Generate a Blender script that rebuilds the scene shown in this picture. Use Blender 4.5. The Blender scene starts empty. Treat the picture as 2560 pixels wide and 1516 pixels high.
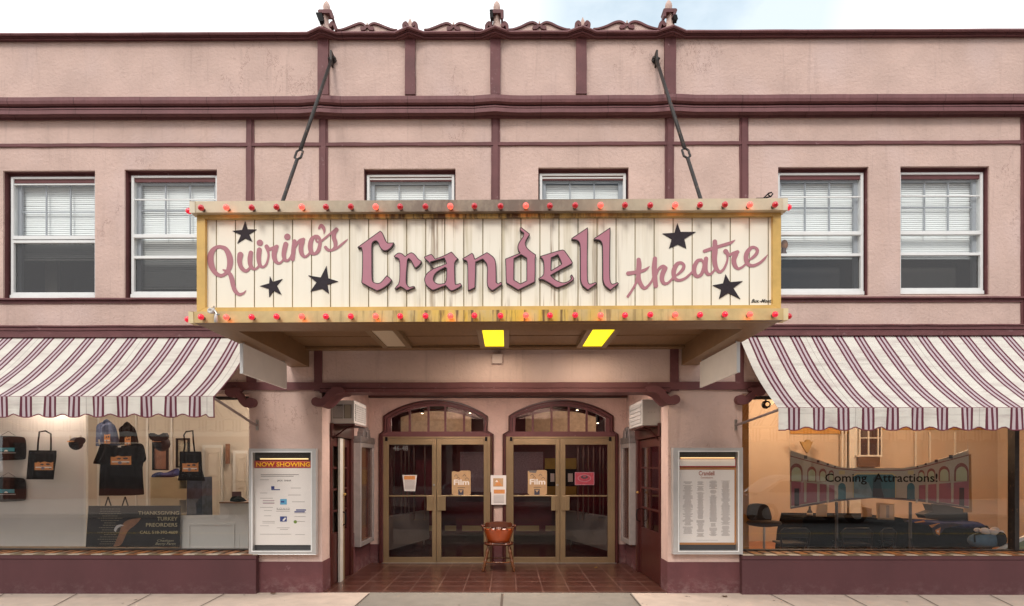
import bpy, math, random
import numpy as np
from mathutils import Vector
from mathutils.geometry import tessellate_polygon
R = math.radians
random.seed(7)
S = bpy.context.scene
COL = S.collection

# ---------------------------------------------------------------- camera
FPX = 1548.0; CX = 1259.4; CY = 1167.0; YAW = 0.0062
CAM = Vector((0.0, -8.1, 1.65))
cd = bpy.data.cameras.new('camera'); cam = bpy.data.objects.new('camera', cd); COL.objects.link(cam)
cam.location = CAM; cam.rotation_euler = (R(90), 0, YAW)
cd.sensor_fit = 'HORIZONTAL'; cd.sensor_width = 36.0; cd.lens = FPX/2560*36.0
cd.shift_x = (1280-CX)/2560; cd.shift_y = (CY-758)/2560
cd.clip_end = 500; cd.clip_start = 0.05
S.camera = cam
# ---------------------------------------------------------------- sky and sun
SUN_EL, SUN_AZ = R(40), R(14)      # sun behind the viewer, a little to the left
w = bpy.data.worlds.new('World'); S.world = w; w.use_nodes = True
nt = w.node_tree; N = nt.nodes; L = nt.links
bg = N['Background']; bg.inputs[1].default_value = 1.25
sky = N.new('ShaderNodeTexSky'); sky.sky_type = 'NISHITA'; sky.sun_disc = False
sky.sun_elevation = SUN_EL; sky.sun_rotation = R(180)+SUN_AZ; sky.altitude = 100
tc = N.new('ShaderNodeTexCoord'); mp = N.new('ShaderNodeMapping'); mp.inputs['Scale'].default_value = (1.6, 1.6, 3.0)
mp.inputs['Location'].default_value = (0.4, 0.1, 0.3)
no = N.new('ShaderNodeTexNoise'); no.inputs['Scale'].default_value = 1.9; no.inputs['Detail'].default_value = 6; no.inputs['Roughness'].default_value = .55
cr = N.new('ShaderNodeValToRGB'); cr.color_ramp.elements[0].position = .38; cr.color_ramp.elements[1].position = .56
sc = N.new('ShaderNodeVectorMath'); sc.operation = 'SCALE'; sc.inputs['Scale'].default_value = 0.05
ad = N.new('ShaderNodeMixRGB'); ad.blend_type = 'ADD'; ad.inputs[0].default_value = 1; ad.inputs[2].default_value = (.34, .43, .47, 1)
mx = N.new('ShaderNodeMixRGB'); mx.inputs[2].default_value = (1.10, 1.10, 1.09, 1)
L.new(tc.outputs['Generated'], mp.inputs[0]); L.new(mp.outputs[0], no.inputs['Vector']); L.new(no.outputs['Fac'], cr.inputs[0])
L.new(sky.outputs[0], sc.inputs[0]); L.new(sc.outputs[0], ad.inputs[1]); L.new(ad.outputs[0], mx.inputs[1]); sx0 = N.new('ShaderNodeSeparateXYZ'); L.new(tc.outputs['Generated'], sx0.inputs[0])
def wmath(op, a, b):
    n = N.new('ShaderNodeMath'); n.operation = op; n.use_clamp = True if op == 'MAXIMUM' else False
    for i, v in enumerate((a, b)):
        if hasattr(v, 'is_output'): L.new(v, n.inputs[i])
        else: n.inputs[i].default_value = v
    return n.outputs[0]
rg = N.new('ShaderNodeMapRange'); rg.inputs['From Min'].default_value = .10; rg.inputs['From Max'].default_value = .26
L.new(wmath('ABSOLUTE', wmath('SUBTRACT', sx0.outputs[0], .22), 0), rg.inputs['Value'])
L.new(wmath('MAXIMUM', wmath('MULTIPLY', cr.outputs[0], .35), wmath('MULTIPLY', rg.outputs[0], .95)), mx.inputs[0]); L.new(mx.outputs[0], bg.inputs[0])
ld = bpy.data.lights.new('sun', 'SUN'); ld.energy = 1.5; ld.angle = R(16); ld.color = (1, .95, .88)
sun = bpy.data.objects.new('sun', ld); COL.objects.link(sun); sun.location = (-5, -20, 20)
sd = Vector((math.sin(SUN_AZ)*math.cos(SUN_EL), math.cos(SUN_AZ)*math.cos(SUN_EL), -math.sin(SUN_EL)))
sun.rotation_euler = sd.to_track_quat('-Z', 'Y').to_euler()
S.view_settings.view_transform = 'Standard'; S.view_settings.look = 'None'; S.view_settings.exposure = 0.14; S.view_settings.gamma = 1
S.render.engine = 'CYCLES'
S.cycles.max_bounces = 8; S.cycles.transparent_max_bounces = 16

# ---------------------------------------------------------------- measuring: a photo pixel on the plane y = Y
_r = Vector((math.cos(YAW), math.sin(YAW), 0)); _f = Vector((-math.sin(YAW), math.cos(YAW), 0))
def P(px, py, Y):
    d = _r*(px-CX) + Vector((0, 0, 1))*(CY-py) + _f*FPX
    t = (Y-CAM.y)/d.y
    return CAM.x+t*d.x, CAM.z+t*d.z
def PX(px, Y, py=700): return P(px, py, Y)[0]
def PZ(py, Y, px=1280): return P(px, py, Y)[1]
def PG(px, py, z=0.0):
    d = _r*(px-CX) + Vector((0, 0, 1))*(CY-py) + _f*FPX
    t = (z-CAM.z)/d.z
    return CAM.x+t*d.x, CAM.y+t*d.y
def YS(px, X):   # depth at which the plane x = X shows at pixel column px
    d = _r*(px-CX) + _f*FPX
    return CAM.y + (X-CAM.x)/d.x*d.y

# ---------------------------------------------------------------- materials
def s2l(c): return tuple(((v/255)/12.92 if v/255 <= .04045 else ((v/255+.055)/1.055)**2.4) for v in c)
def nd(nt, t, **k):
    n = nt.nodes.new(t)
    for a, b in k.items(): setattr(n, a, b)
    return n
def M(name, col, rough=.6, metal=0.0, var=0.0, vs=3.0, bump=0.0, bs=60.0, coat=0.0, vec=(1, 1, 1), emit=None, es=1.0, spec=.5, detail=6, dist=.01):
    m = bpy.data.materials.new(name); m.use_nodes = True; t = m.node_tree; b = t.nodes['Principled BSDF']
    b.inputs['Base Color'].default_value = (*col, 1); b.inputs['Roughness'].default_value = rough; b.inputs['Metallic'].default_value = metal
    b.inputs['Specular IOR Level'].default_value = spec; b.inputs['Coat Weight'].default_value = coat
    if emit: b.inputs['Emission Color'].default_value = (*emit, 1); b.inputs['Emission Strength'].default_value = es
    if var or bump:
        c = nd(t, 'ShaderNodeTexCoord'); mpn = nd(t, 'ShaderNodeMapping'); mpn.inputs['Scale'].default_value = vec
        t.links.new(c.outputs['Object'], mpn.inputs[0])
    if var:
        n1 = nd(t, 'ShaderNodeTexNoise'); n1.inputs['Scale'].default_value = vs; n1.inputs['Detail'].default_value = detail; n1.inputs['Roughness'].default_value = .6
        n1.name = 'var_noise'
        t.links.new(mpn.outputs[0], n1.inputs['Vector'])
        r = nd(t, 'ShaderNodeMapRange'); r.inputs['From Min'].default_value = .28; r.inputs['From Max'].default_value = .72
        r.inputs['To Min'].default_value = 1-var; r.inputs['To Max'].default_value = 1+var
        t.links.new(n1.outputs['Fac'], r.inputs['Value'])
        v = nd(t, 'ShaderNodeVectorMath', operation='SCALE'); v.name = 'tint'; v.inputs[0].default_value = col
        t.links.new(r.outputs[0], v.inputs['Scale']); t.links.new(v.outputs[0], b.inputs['Base Color'])
    if bump:
        n2 = nd(t, 'ShaderNodeTexNoise'); n2.inputs['Scale'].default_value = bs; n2.inputs['Detail'].default_value = 5; n2.inputs['Roughness'].default_value = .6
        t.links.new(mpn.outputs[0], n2.inputs['Vector'])
        bp = nd(t, 'ShaderNodeBump'); bp.inputs['Strength'].default_value = bump; bp.inputs['Distance'].default_value = dist
        t.links.new(n2.outputs['Fac'], bp.inputs['Height']); t.links.new(bp.outputs[0], b.inputs['Normal'])
    return m
def over(m, colr, maker):
    """mix another colour over a material's base colour; maker(tree) returns the factor socket"""
    t = m.node_tree; b = t.nodes['Principled BSDF']; fac = maker(t)
    x = nd(t, 'ShaderNodeMixRGB'); x.inputs[2].default_value = (*colr, 1)
    bc = b.inputs['Base Color']
    if bc.is_linked: t.links.new(bc.links[0].from_socket, x.inputs[1])
    else: x.inputs[1].default_value = bc.default_value
    t.links.new(fac, x.inputs[0]); t.links.new(x.outputs[0], bc)
def math_(t, op, a, b=None, c=None, clamp=False):
    n = nd(t, 'ShaderNodeMath', operation=op); n.use_clamp = clamp
    for i, v in enumerate((a, b, c)):
        if v is None: continue
        if hasattr(v, 'is_output'): t.links.new(v, n.inputs[i])
        else: n.inputs[i].default_value = v
    return n.outputs[0]
def coords(t):
    c = nd(t, 'ShaderNodeTexCoord'); s = nd(t, 'ShaderNodeSeparateXYZ'); t.links.new(c.outputs['Object'], s.inputs[0]); return c.outputs['Object'], s.outputs
def noise(t, scale, vec=(1, 1, 1), detail=4, rough=.55, loc=(0, 0, 0)):
    c = nd(t, 'ShaderNodeTexCoord'); mpn = nd(t, 'ShaderNodeMapping'); mpn.inputs['Scale'].default_value = vec; mpn.inputs['Location'].default_value = loc
    n = nd(t, 'ShaderNodeTexNoise'); n.inputs['Scale'].default_value = scale; n.inputs['Detail'].default_value = detail; n.inputs['Roughness'].default_value = rough
    t.links.new(c.outputs['Object'], mpn.inputs[0]); t.links.new(mpn.outputs[0], n.inputs['Vector']); return n.outputs['Fac']
def ramp(t, v, a, b, lo=0.0, hi=1.0):
    r = nd(t, 'ShaderNodeMapRange'); r.inputs['From Min'].default_value = a; r.inputs['From Max'].default_value = b
    r.inputs['To Min'].default_value = lo; r.inputs['To Max'].default_value = hi
    t.links.new(v, r.inputs['Value']); return r.outputs[0]

PINK = (.59, .425, .37); MAR = (.15, .055, .058)
stucco = M('pink_stucco', PINK, rough=.9, var=.13, vs=1.6, bump=.85, bs=26, dist=.014, spec=.2)
over(stucco, tuple(c*.78 for c in PINK), lambda t: math_(t, 'MULTIPLY', ramp(t, noise(t, 7, (1, 1, 1.6), 8, .7), .56, .72), .55, clamp=True))
over(stucco, (.62, .47, .44), lambda t: math_(t, 'MULTIPLY', ramp(t, noise(t, 1.1, (1, 1, .6), 3, .5, (7, 0, 3)), .52, .7), .6, clamp=True))
over(stucco, (.21, .11, .09), lambda t: math_(t, 'MULTIPLY',     # hairline cracks
     math_(t, 'LESS_THAN', math_(t, 'ABSOLUTE', math_(t, 'SUBTRACT', noise(t, .55, (1, 1, .55), 12, .72), .5)), .0011),
     ramp(t, noise(t, .5, (1, 1, 1), 2, .5, (3, 1, 9)), .56, .58)))
maroon = M('maroon_paint', MAR, rough=.6, var=.12, vs=4, bump=.25, bs=30, spec=.35)
maroon_w = M('maroon_paint_worn', (.140, .050, .052), rough=.6, var=.18, vs=4, bump=.3, bs=30, spec=.35)
over(maroon_w, (.42, .27, .27), lambda t: math_(t, 'MULTIPLY', ramp(t, noise(t, 9, (1, 1, 1), 8, .75), .60, .68), .45, clamp=True))
def seams(t, per, w_=.006):
    _, xyz = coords(t); f = math_(t, 'ABSOLUTE', math_(t, 'SUBTRACT', math_(t, 'FRACT', math_(t, 'DIVIDE', math_(t, 'ADD', xyz[0], ramp(t, noise(t, 2, (1, 0, 3)), 0, 1, -.015, .015)), per)), .5))
    return math_(t, 'MULTIPLY', math_(t, 'LESS_THAN', f, w_/per/2), .7)
maroon_c = M('maroon_cornice_paint', (.17, .069, .072), rough=.62, var=.14, vs=5, bump=.35, bs=26, spec=.35)
over(maroon_c, (.10, .035, .035), lambda t: math_(t, 'MULTIPLY', ramp(t, noise(t, 5, (6, 6, .4), 6, .7), .5, .75), .55, clamp=True))
over(maroon_c, (.06, .02, .02), lambda t: seams(t, .86, .010))
over(maroon_c, (.55, .42, .41), lambda t: math_(t, 'MULTIPLY', ramp(t, noise(t, 7, (1, 1, 2), 9, .8), .70, .73), .8, clamp=True))
over(stucco, (.36, .25, .22), lambda t: math_(t, 'MULTIPLY', ramp(t, noise(t, 5, (2.2, 1, .16), 7, .7, (4, 0, 2)), .55, .72), .42, clamp=True))
maroon_gl = M('maroon_gloss_wood', (.060, .012, .010), rough=.35, var=.15, vs=6, bump=.1, bs=40)
bulk = M('maroon_bulkhead', (.082, .026, .030), rough=.75, var=.12, vs=2.2, bump=.15, bs=20, vec=(1, 1, .5))
plinth = M('maroon_plinth', (.115, .036, .040), rough=.75, var=.18, vs=3.5, bump=.3, bs=24)
over(plinth, (.30, .20, .19), lambda t: math_(t, 'MULTIPLY', math_(t, 'MULTIPLY', ramp(t, noise(t, 8, (1, 1, 1.5), 8, .75), .45, .65), .6), ramp(t, coords(t)[1][2], .22, .0, 0, 1), clamp=True))
over(bulk, (.22, .14, .14), lambda t: math_(t, 'MULTIPLY', math_(t, 'MULTIPLY', ramp(t, noise(t, 8, (1, 1, 1.5), 8, .75), .48, .7), .45), ramp(t, coords(t)[1][2], .20, .0, 0, 1), clamp=True))
over(plinth, (.36, .22, .24), lambda t: math_(t, 'MULTIPLY', ramp(t, noise(t, 5, (1, 1, 1), 8, .7, (2, 5, 1)), .64, .72), .5, clamp=True))
white_al = M('white_aluminium', (.74, .74, .73), rough=.45, var=.05, vs=6)
alu = M('silver_aluminium', (.56, .55, .54), rough=.38, metal=.55, var=.08, vs=5)
bronze = M('bronze_door_metal', (.36, .26, .15), rough=.33, metal=.6, var=.08, vs=4)
dkmetal = M('dark_iron', (.03, .024, .022), rough=.5, metal=.4, var=.3, vs=12, bump=.3, bs=60)
over(dkmetal, (.14, .08, .05), lambda t: ramp(t, noise(t, 14, (1, 1, 1), 6, .7), .58, .68))
chrome = M('galvanised_steel', (.5, .48, .45), rough=.3, metal=.9)
black = M('black', (.010, .009, .010), rough=.6, spec=.15)
blackcloth = M('black_cloth', (.013, .010, .010), rough=.95, var=.4, vs=9, bump=.3, bs=18, dist=.02, spec=.06)
greyw = M('primer_white_board', (.52, .50, .47), rough=.55, var=.05, vs=2)
beige = M('beige_wall', (.52, .45, .37), rough=.8, var=.05, vs=1.5)
tanw = M('tan_wall', (.50, .40, .31), rough=.85, var=.06, vs=1.2)
tan2 = M('ochre_wall_and_shade', (.42, .22, .06), rough=.85, var=.06, vs=1.2)
whitew = M('white_painted_wood', (.60, .57, .52), rough=.6, var=.05, vs=2)
woodfl = M('orange_wood_floor', (.32, .13, .05), rough=.4, var=.25, vs=3, vec=(1, 8, 1))
paper = M('white_paper', (.76, .725, .70), rough=.8, var=.03, vs=3)
orangep = M('orange_print', (.66, .28, .09), rough=.7, var=.18, vs=14)
orange2 = M('kraft_orange_poster', (.50, .32, .17), rough=.7, var=.12, vs=12)
inkg = M('grey_ink', (.30, .27, .26), rough=.8)
inkd = M('dark_ink', (.06, .05, .06), rough=.8)
inkblue = M('navy_ink', (.04, .06, .22), rough=.8)
inkcyan = M('cyan_ink', (.12, .38, .60), rough=.8)
inkred = M('red_ink', (.36, .018, .015), rough=.7)
inkyel = M('yellow_ink', (.90, .46, .02), rough=.7)
inkwh = M('white_ink', (.8, .75, .7), rough=.7)
inkgreen = M('green_ink', (.16, .25, .05), rough=.7)
def glass_mat(name, tint=(1, 1, 1), refl=1.0, rough=0.0, wav=0.0):
    m = bpy.data.materials.new(name); m.use_nodes = True; t = m.node_tree; t.nodes.clear()
    o = nd(t, 'ShaderNodeOutputMaterial'); tr = nd(t, 'ShaderNodeBsdfTransparent'); tr.inputs[0].default_value = (*tint, 1)
    g = nd(t, 'ShaderNodeBsdfGlossy'); g.inputs['Roughness'].default_value = rough; g.inputs[0].default_value = (1, 1, 1, 1)
    f = nd(t, 'ShaderNodeLayerWeight'); f.inputs[0].default_value = .5
    k = math_(t, 'MULTIPLY', math_(t, 'ADD', math_(t, 'MULTIPLY', math_(t, 'POWER', f.outputs['Facing'], 5), .92), .045), refl, clamp=True)
    if wav:
        n = noise(t, 1.2, detail=2); bp = nd(t, 'ShaderNodeBump'); bp.inputs['Strength'].default_value = wav; bp.inputs['Distance'].default_value = .02
        t.links.new(n, bp.inputs['Height']); t.links.new(bp.outputs[0], g.inputs['Normal'])
    x = nd(t, 'ShaderNodeMixShader'); t.links.new(k, x.inputs[0]); t.links.new(tr.outputs[0], x.inputs[1]); t.links.new(g.outputs[0], x.inputs[2]); t.links.new(x.outputs[0], o.inputs[0])
    return m
glass = glass_mat('window_glass', (.96, .96, .95), 1.9, wav=.03)
glass_up = glass_mat('upper_window_glass', (.95, .97, .97), 1.0)
glass_door = glass_mat('door_glass', (.86, .80, .78), .75, wav=.06)
def screen_mat():
    m = bpy.data.materials.new('insect_screen'); m.use_nodes = True; t = m.node_tree; t.nodes.clear()
    o = nd(t, 'ShaderNodeOutputMaterial'); tr = nd(t, 'ShaderNodeBsdfTransparent'); d = nd(t, 'ShaderNodeBsdfDiffuse'); d.inputs[0].default_value = (.022, .018, .02, 1)
    x = nd(t, 'ShaderNodeMixShader'); x.inputs[0].default_value = .72
    t.links.new(tr.outputs[0], x.inputs[1]); t.links.new(d.outputs[0], x.inputs[2]); t.links.new(x.outputs[0], o.inputs[0]); return m
screen = screen_mat()

# ---------------------------------------------------------------- mesh helpers
class MB:
    def __init__(s): s.v = []; s.f = []; s.mi = []; s.mats = []; s.cur = 0
    def mat(s, m):
        if m not in s.mats: s.mats.append(m)
        s.cur = s.mats.index(m); return s
    def add(s, vs, fs):
        o = len(s.v); s.v += [tuple(v) for v in vs]
        for f in fs: s.f.append([i+o for i in f]); s.mi.append(s.cur)
        return s
    def box(s, x0, x1, y0, y1, z0, z1):
        x0, x1 = sorted((x0, x1)); y0, y1 = sorted((y0, y1)); z0, z1 = sorted((z0, z1))
        v = [(x, y, z) for z in (z0, z1) for y in (y0, y1) for x in (x0, x1)]
        return s.add(v, [(0, 2, 3, 1), (4, 5, 7, 6), (0, 1, 5, 4), (2, 6, 7, 3), (0, 4, 6, 2), (1, 3, 7, 5)])
    def pb(s, x0, x1, y0, y1, Yf, Yb):          # box whose front face shows at these photo pixels
        xm, ym = (x0+x1)/2, (y0+y1)/2
        return s.box(P(x0, ym, Yf)[0], P(x1, ym, Yf)[0], Yf, Yb, P(xm, y1, Yf)[1], P(xm, y0, Yf)[1])
    def prism(s, pts, holes, y0, y1):           # pts in (x,z), front at y0, back at y1
        rings = [pts]+list(holes); vl = [[Vector((p[0], p[1], 0)) for p in r] for r in rings]
        flat = [p for r in rings for p in r]; n = len(flat); tri = tessellate_polygon(vl)
        v = [(p[0], y0, p[1]) for p in flat]+[(p[0], y1, p[1]) for p in flat]
        f = []
        for a, b, c in tri:
            A, B, C = flat[a], flat[b], flat[c]
            cr_ = (B[0]-A[0])*(C[1]-A[1])-(B[1]-A[1])*(C[0]-A[0])
            if cr_ < 0: a, c = c, a
            f.append((a, b, c)); f.append((c+n, b+n, a+n))
        o = 0
        for r in rings:
            k = len(r)
            for i in range(k):
                j = (i+1) % k; f.append((o+i, o+i+n, o+j+n, o+j))
            o += k
        return s.add(v, f)
    def tube(s, pts, r, n=8, closed=False, caps=True):
        pts = [Vector(p) for p in pts]; rr = r if hasattr(r, '__len__') else [r]*len(pts); k = len(pts); rings = []
        up = None
        for i, p in enumerate(pts):
            if closed: d = pts[(i+1) % k]-pts[i-1]
            else: d = pts[min(i+1, k-1)]-pts[max(i-1, 0)]
            d.normalize()
            if up is None: up = Vector((0, 0, 1)) if abs(d.z) < .9 else Vector((0, 1, 0))
            a = d.cross(up).normalized(); b = a.cross(d).normalized(); up = b
            rings.append([p+(a*math.cos(2*math.pi*q/n)+b*math.sin(2*math.pi*q/n))*rr[i] for q in range(n)])
        v = [q for rg in rings for q in rg]; f = []
        for i in range(k if closed else k-1):
            j = (i+1) % k
            for q in range(n):
                w_ = (q+1) % n; f.append((i*n+q, i*n+w_, j*n+w_, j*n+q))
        if not closed and caps: f.append(tuple(range(n))[::-1]); f.append(tuple((k-1)*n+q for q in range(n)))
        return s.add(v, f)
    def lathe(s, c, prof, n=16, axis='z'):      # prof: list of (r, h)
        v = []; f = []
        for r, h in prof:
            for q in range(n):
                a = 2*math.pi*q/n; x, y = r*math.cos(a), r*math.sin(a)
                v.append({'z': (c[0]+x, c[1]+y, c[2]+h), 'y': (c[0]+x, c[1]+h, c[2]+y), 'x': (c[0]+h, c[1]+x, c[2]+y)}[axis])
        for i in range(len(prof)-1):
            for q in range(n):
                w_ = (q+1) % n; f.append((i*n+q, i*n+w_, (i+1)*n+w_, (i+1)*n+q))
        f.append(tuple(range(n))[::-1]); f.append(tuple((len(prof)-1)*n+q for q in range(n)))
        return s.add(v, f)
    def ball(s, c, r, n=12, sq=(1, 1, 1)):
        v = []; f = []; m_ = n//2
        for i in range(m_+1):
            t = math.pi*i/m_
            for q in range(n):
                a = 2*math.pi*q/n; v.append((c[0]+r*sq[0]*math.sin(t)*math.cos(a), c[1]+r*sq[1]*math.sin(t)*math.sin(a), c[2]+r*sq[2]*math.cos(t)))
        for i in range(m_):
            for q in range(n):
                w_ = (q+1) % n; f.append((i*n+q, (i+1)*n+q, (i+1)*n+w_, i*n+w_))
        return s.add(v, f)
    def islands(s):
        n = len(s.v); p = list(range(n))
        def fd(a):
            while p[a] != a: p[a] = p[p[a]]; a = p[a]
            return a
        for f in s.f:
            for q in f[1:]: p[fd(q)] = fd(f[0])
        g = {}
        for i, f in enumerate(s.f): g.setdefault(fd(f[0]), []).append(i)
        out = []
        for fi in g.values():
            m = MB(); mp_ = {}
            for i in fi:
                for q in s.f[i]:
                    if q not in mp_: mp_[q] = len(m.v); m.v.append(s.v[q])
                m.f.append([mp_[q] for q in s.f[i]]); m.mi.append(s.mi[i])
            m.mats = list(s.mats); out.append(m)
        return out
    def build_split(s, name, mat=None, parent=None, **k): return [m.build(name, mat, parent, **k) for m in s.islands()]
    def build(s, name, mat=None, parent=None, smooth=False, bevel=0.0, label=None):
        me = bpy.data.meshes.new(name); off = parent_loc(parent)
        me.from_pydata([(x-off[0], y-off[1], z-off[2]) for x, y, z in s.v], [], s.f)
        ms = s.mats if s.mats else [mat]
        for m in ms: me.materials.append(m)
        if s.mats: me.polygons.foreach_set('material_index', s.mi)
        if smooth: me.polygons.foreach_set('use_smooth', [True]*len(me.polygons))
        me.update(); o = bpy.data.objects.new(name, me); COL.objects.link(o)
        if parent: o.parent = parent
        if bevel:
            b = o.modifiers.new('b', 'BEVEL'); b.width = bevel; b.segments = 2; b.limit_method = 'ANGLE'
        if label: o['label'] = label
        return o
def parent_loc(p):
    v = Vector((0, 0, 0))
    while p: v += p.location; p = p.parent
    return v
def tag(o, label, cat, group=None):
    o['label'] = label; o['category'] = cat
    if group: o['group'] = group
    return o
def thing(name, loc, label, cat, group=None):
    o = bpy.data.objects.new(name, None); COL.objects.link(o); o.location = loc; o.empty_display_size = .1; return tag(o, label, cat, group)
def struct(o): o['kind'] = 'structure'; return o
def pp(pts, Y): return [P(x, y, Y) for x, y in pts]
def smooth_poly(pts, it=2, keep=42, closed=True):
    for _ in range(it):
        n = len(pts); out = []
        for i in range(n):
            a, b, c = pts[i-1], pts[i], pts[(i+1) % n]
            if not closed and i in (0, n-1): out.append(b); continue
            v1 = (b[0]-a[0], b[1]-a[1]); v2 = (c[0]-b[0], c[1]-b[1])
            an = abs(math.degrees(math.atan2(v1[0]*v2[1]-v1[1]*v2[0], v1[0]*v2[0]+v1[1]*v2[1])))
            if an > keep: out.append(b)
            else: out.append((b[0]*.75+a[0]*.25, b[1]*.75+a[1]*.25)); out.append((b[0]*.75+c[0]*.25, b[1]*.75+c[1]*.25))
        pts = out
    return pts
# --- distance-field outlines (letters, scrolls)
def sdf_poly(rings, gx, gy):
    X, Y = np.meshgrid(gx, gy); d = np.full(X.shape, 1e9); ins = np.zeros(X.shape, bool)
    for r in rings:
        n = len(r)
        for i in range(n):
            x0, y0 = r[i]; x1, y1 = r[(i+1) % n]; dx, dy = x1-x0, y1-y0; l2 = dx*dx+dy*dy+1e-9
            t = np.clip(((X-x0)*dx+(Y-y0)*dy)/l2, 0, 1); d = np.minimum(d, (X-x0-t*dx)**2+(Y-y0-t*dy)**2)
            if y0 != y1:
                c = ((y0 > Y) != (y1 > Y)) & (X < (x1-x0)*(Y-y0)/(y1-y0)+x0); ins ^= c
    return np.where(ins, 1, -1)*np.sqrt(d)
def catmull(pts, step=.6):
    out = []; n = len(pts); A = [np.array(p, float) for p in pts]; A = [2*A[0]-A[1]]+A+[2*A[-1]-A[-2]]
    for i in range(1, n):
        p0, p1, p2, p3 = A[i-1], A[i], A[i+1], A[i+2]; k = max(2, int(np.hypot(*(p2-p1)[:2])/step))
        for j in range(k):
            t = j/k; out.append(.5*((2*p1)+(p2-p0)*t+(2*p0-5*p1+4*p2-p3)*t*t+(3*p1-p0-3*p2+p3)*t**3))
    out.append(A[n]); return out
def sdf_strokes(strokes, gx, gy):
    X, Y = np.meshgrid(gx, gy); d = np.full(X.shape, -1e9); sx = gx[1]-gx[0]
    for s_ in strokes:
        for x, y, w_ in (catmull(s_) if len(s_) > 1 else s_):
            r = max(w_, .3)/2; R_ = r+4*sx
            i0, i1 = np.searchsorted(gx, [x-R_, x+R_]); j0, j1 = np.searchsorted(gy, [y-R_, y+R_])
            if i1 <= i0 or j1 <= j0: continue
            q = r-np.hypot(X[j0:j1, i0:i1]-x, Y[j0:j1, i0:i1]-y); d[j0:j1, i0:i1] = np.maximum(d[j0:j1, i0:i1], q)
    return np.maximum(d, -9)
def contour(mb, D, gx, gy, to3, level=0.0, yf=0.0, yb=None):
    """fill of D>level as faces at depth yf (and side walls back to yb)"""
    D = D-level; ny, nx = D.shape; idx = {}; V = []; F = []; SW = []
    def vert(key, x, y):
        if key not in idx: idx[key] = len(V); V.append(to3(x, y))
        return idx[key]
    for j in range(ny-1):
        run = None
        for i in range(nx):
            full = i < nx-1 and D[j, i] > 0 and D[j, i+1] > 0 and D[j+1, i] > 0 and D[j+1, i+1] > 0
            if full:
                if run is None: run = i
                continue
            if run is not None:
                F.append([vert(('g', run, j), gx[run], gy[j]), vert(('g', i, j), gx[i], gy[j]), vert(('g', i, j+1), gx[i], gy[j+1]), vert(('g', run, j+1), gx[run], gy[j+1])]); run = None
            if i == nx-1: continue
            cs = [(i, j), (i+1, j), (i+1, j+1), (i, j+1)]; vs = [D[b, a] for a, b in cs]
            if max(vs) <= 0: continue
            poly = []; cross = []
            for k in range(4):
                a, b = cs[k], cs[(k+1) % 4]; va, vb = vs[k], vs[(k+1) % 4]
                if va > 0: poly.append(vert(('g',)+a, gx[a[0]], gy[a[1]]))
                if (va > 0) != (vb > 0):
                    t = va/(va-vb); key = ('e',)+min(a, b)+max(a, b)
                    q = vert(key, gx[a[0]]+(gx[b[0]]-gx[a[0]])*t, gy[a[1]]+(gy[b[1]]-gy[a[1]])*t); poly.append(q); cross.append(q)
            if len(poly) >= 3: F.append(poly)
            if yb is not None and len(cross) == 2: SW.append(cross)
    n = len(V); mb.add([(x, yf, z) for x, z in V], [f[::-1] if True else f for f in F])
    if yb is not None and SW:
        o = len(mb.v)-n; mb.v += [(x, yb, z) for x, z in V]
        for a, b in SW: mb.f.append([o+a, o+b, o+n+b, o+n+a]); mb.mi.append(mb.cur)
    return mb
def grid(x0, x1, y0, y1, st): return np.arange(x0, x1+st, st), np.arange(y0, y1+st, st)
# --- writing
_txtcache = {}
def text(name, s, box, Y, m, parent=None, shear=0.0, bold=0.0, label=None, fit='box', to=None, depth=0.0, spacing=1.0):
    cu = bpy.data.curves.new('t', 'FONT'); cu.body = s; cu.size = 1; cu.shear = shear; cu.offset = bold; cu.space_character = spacing; cu.resolution_u = 3
    cu.align_x = 'LEFT'
    ob = bpy.data.objects.new('t', cu); COL.objects.link(ob); dg = bpy.context.evaluated_depsgraph_get()
    me = bpy.data.meshes.new_from_object(ob.evaluated_get(dg)); bpy.data.objects.remove(ob); bpy.data.curves.remove(cu)
    vs = [v.co.copy() for v in me.vertices]; fs = [list(p.vertices) for p in me.polygons]; bpy.data.meshes.remove(me)
    xs = [v.x for v in vs]; ys = [v.y for v in vs]; x0, x1, y0, y1 = min(xs), max(xs), min(ys), max(ys)
    mb = MB(); pts = []
    for v in vs:
        u, t = (v.x-x0)/(x1-x0), (v.y-y0)/(y1-y0)
        px = box[0]+u*(box[2]-box[0]); py = box[3]-t*(box[3]-box[1])
        if to: pts.append(to(px, py))
        else: q = P(px, py, Y); pts.append((q[0], Y, q[1]))
    mb.add(pts, fs)
    return mb.build(name, m, parent, label=label)

# ================================================================ GROUND
def sheet(name, x0, x1, y0, y1, z, m):
    o = MB().add([(x0, y0, z), (x1, y0, z), (x1, y1, z), (x0, y1, z)], [(0, 1, 2, 3)]).build(name, m); return struct(o)
asph = M('asphalt', (.10, .10, .10), rough=.9, var=.25, vs=4, bump=.4, bs=80)
conc = M('sidewalk_concrete', (.53, .43, .36), rough=.9, var=.10, vs=5, bump=.25, bs=60)
over(conc, (.20, .16, .13), lambda t: math_(t, 'MULTIPLY', ramp(t, noise(t, 26, detail=6, rough=.7), .66, .72), .5, clamp=True))
over(conc, (.26, .21, .17), lambda t: math_(t, 'MULTIPLY', ramp(t, noise(t, 2.2, detail=8, rough=.7), .58, .75), .45, clamp=True))
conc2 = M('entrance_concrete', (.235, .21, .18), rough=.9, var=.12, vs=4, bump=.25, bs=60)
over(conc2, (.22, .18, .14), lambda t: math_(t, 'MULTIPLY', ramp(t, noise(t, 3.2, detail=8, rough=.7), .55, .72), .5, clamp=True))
kerbm = M('kerb_concrete', (.42, .38, .34), rough=.9, var=.1)
sheet('ground', -200, 200, -200, 60, -.19, asph)
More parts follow.
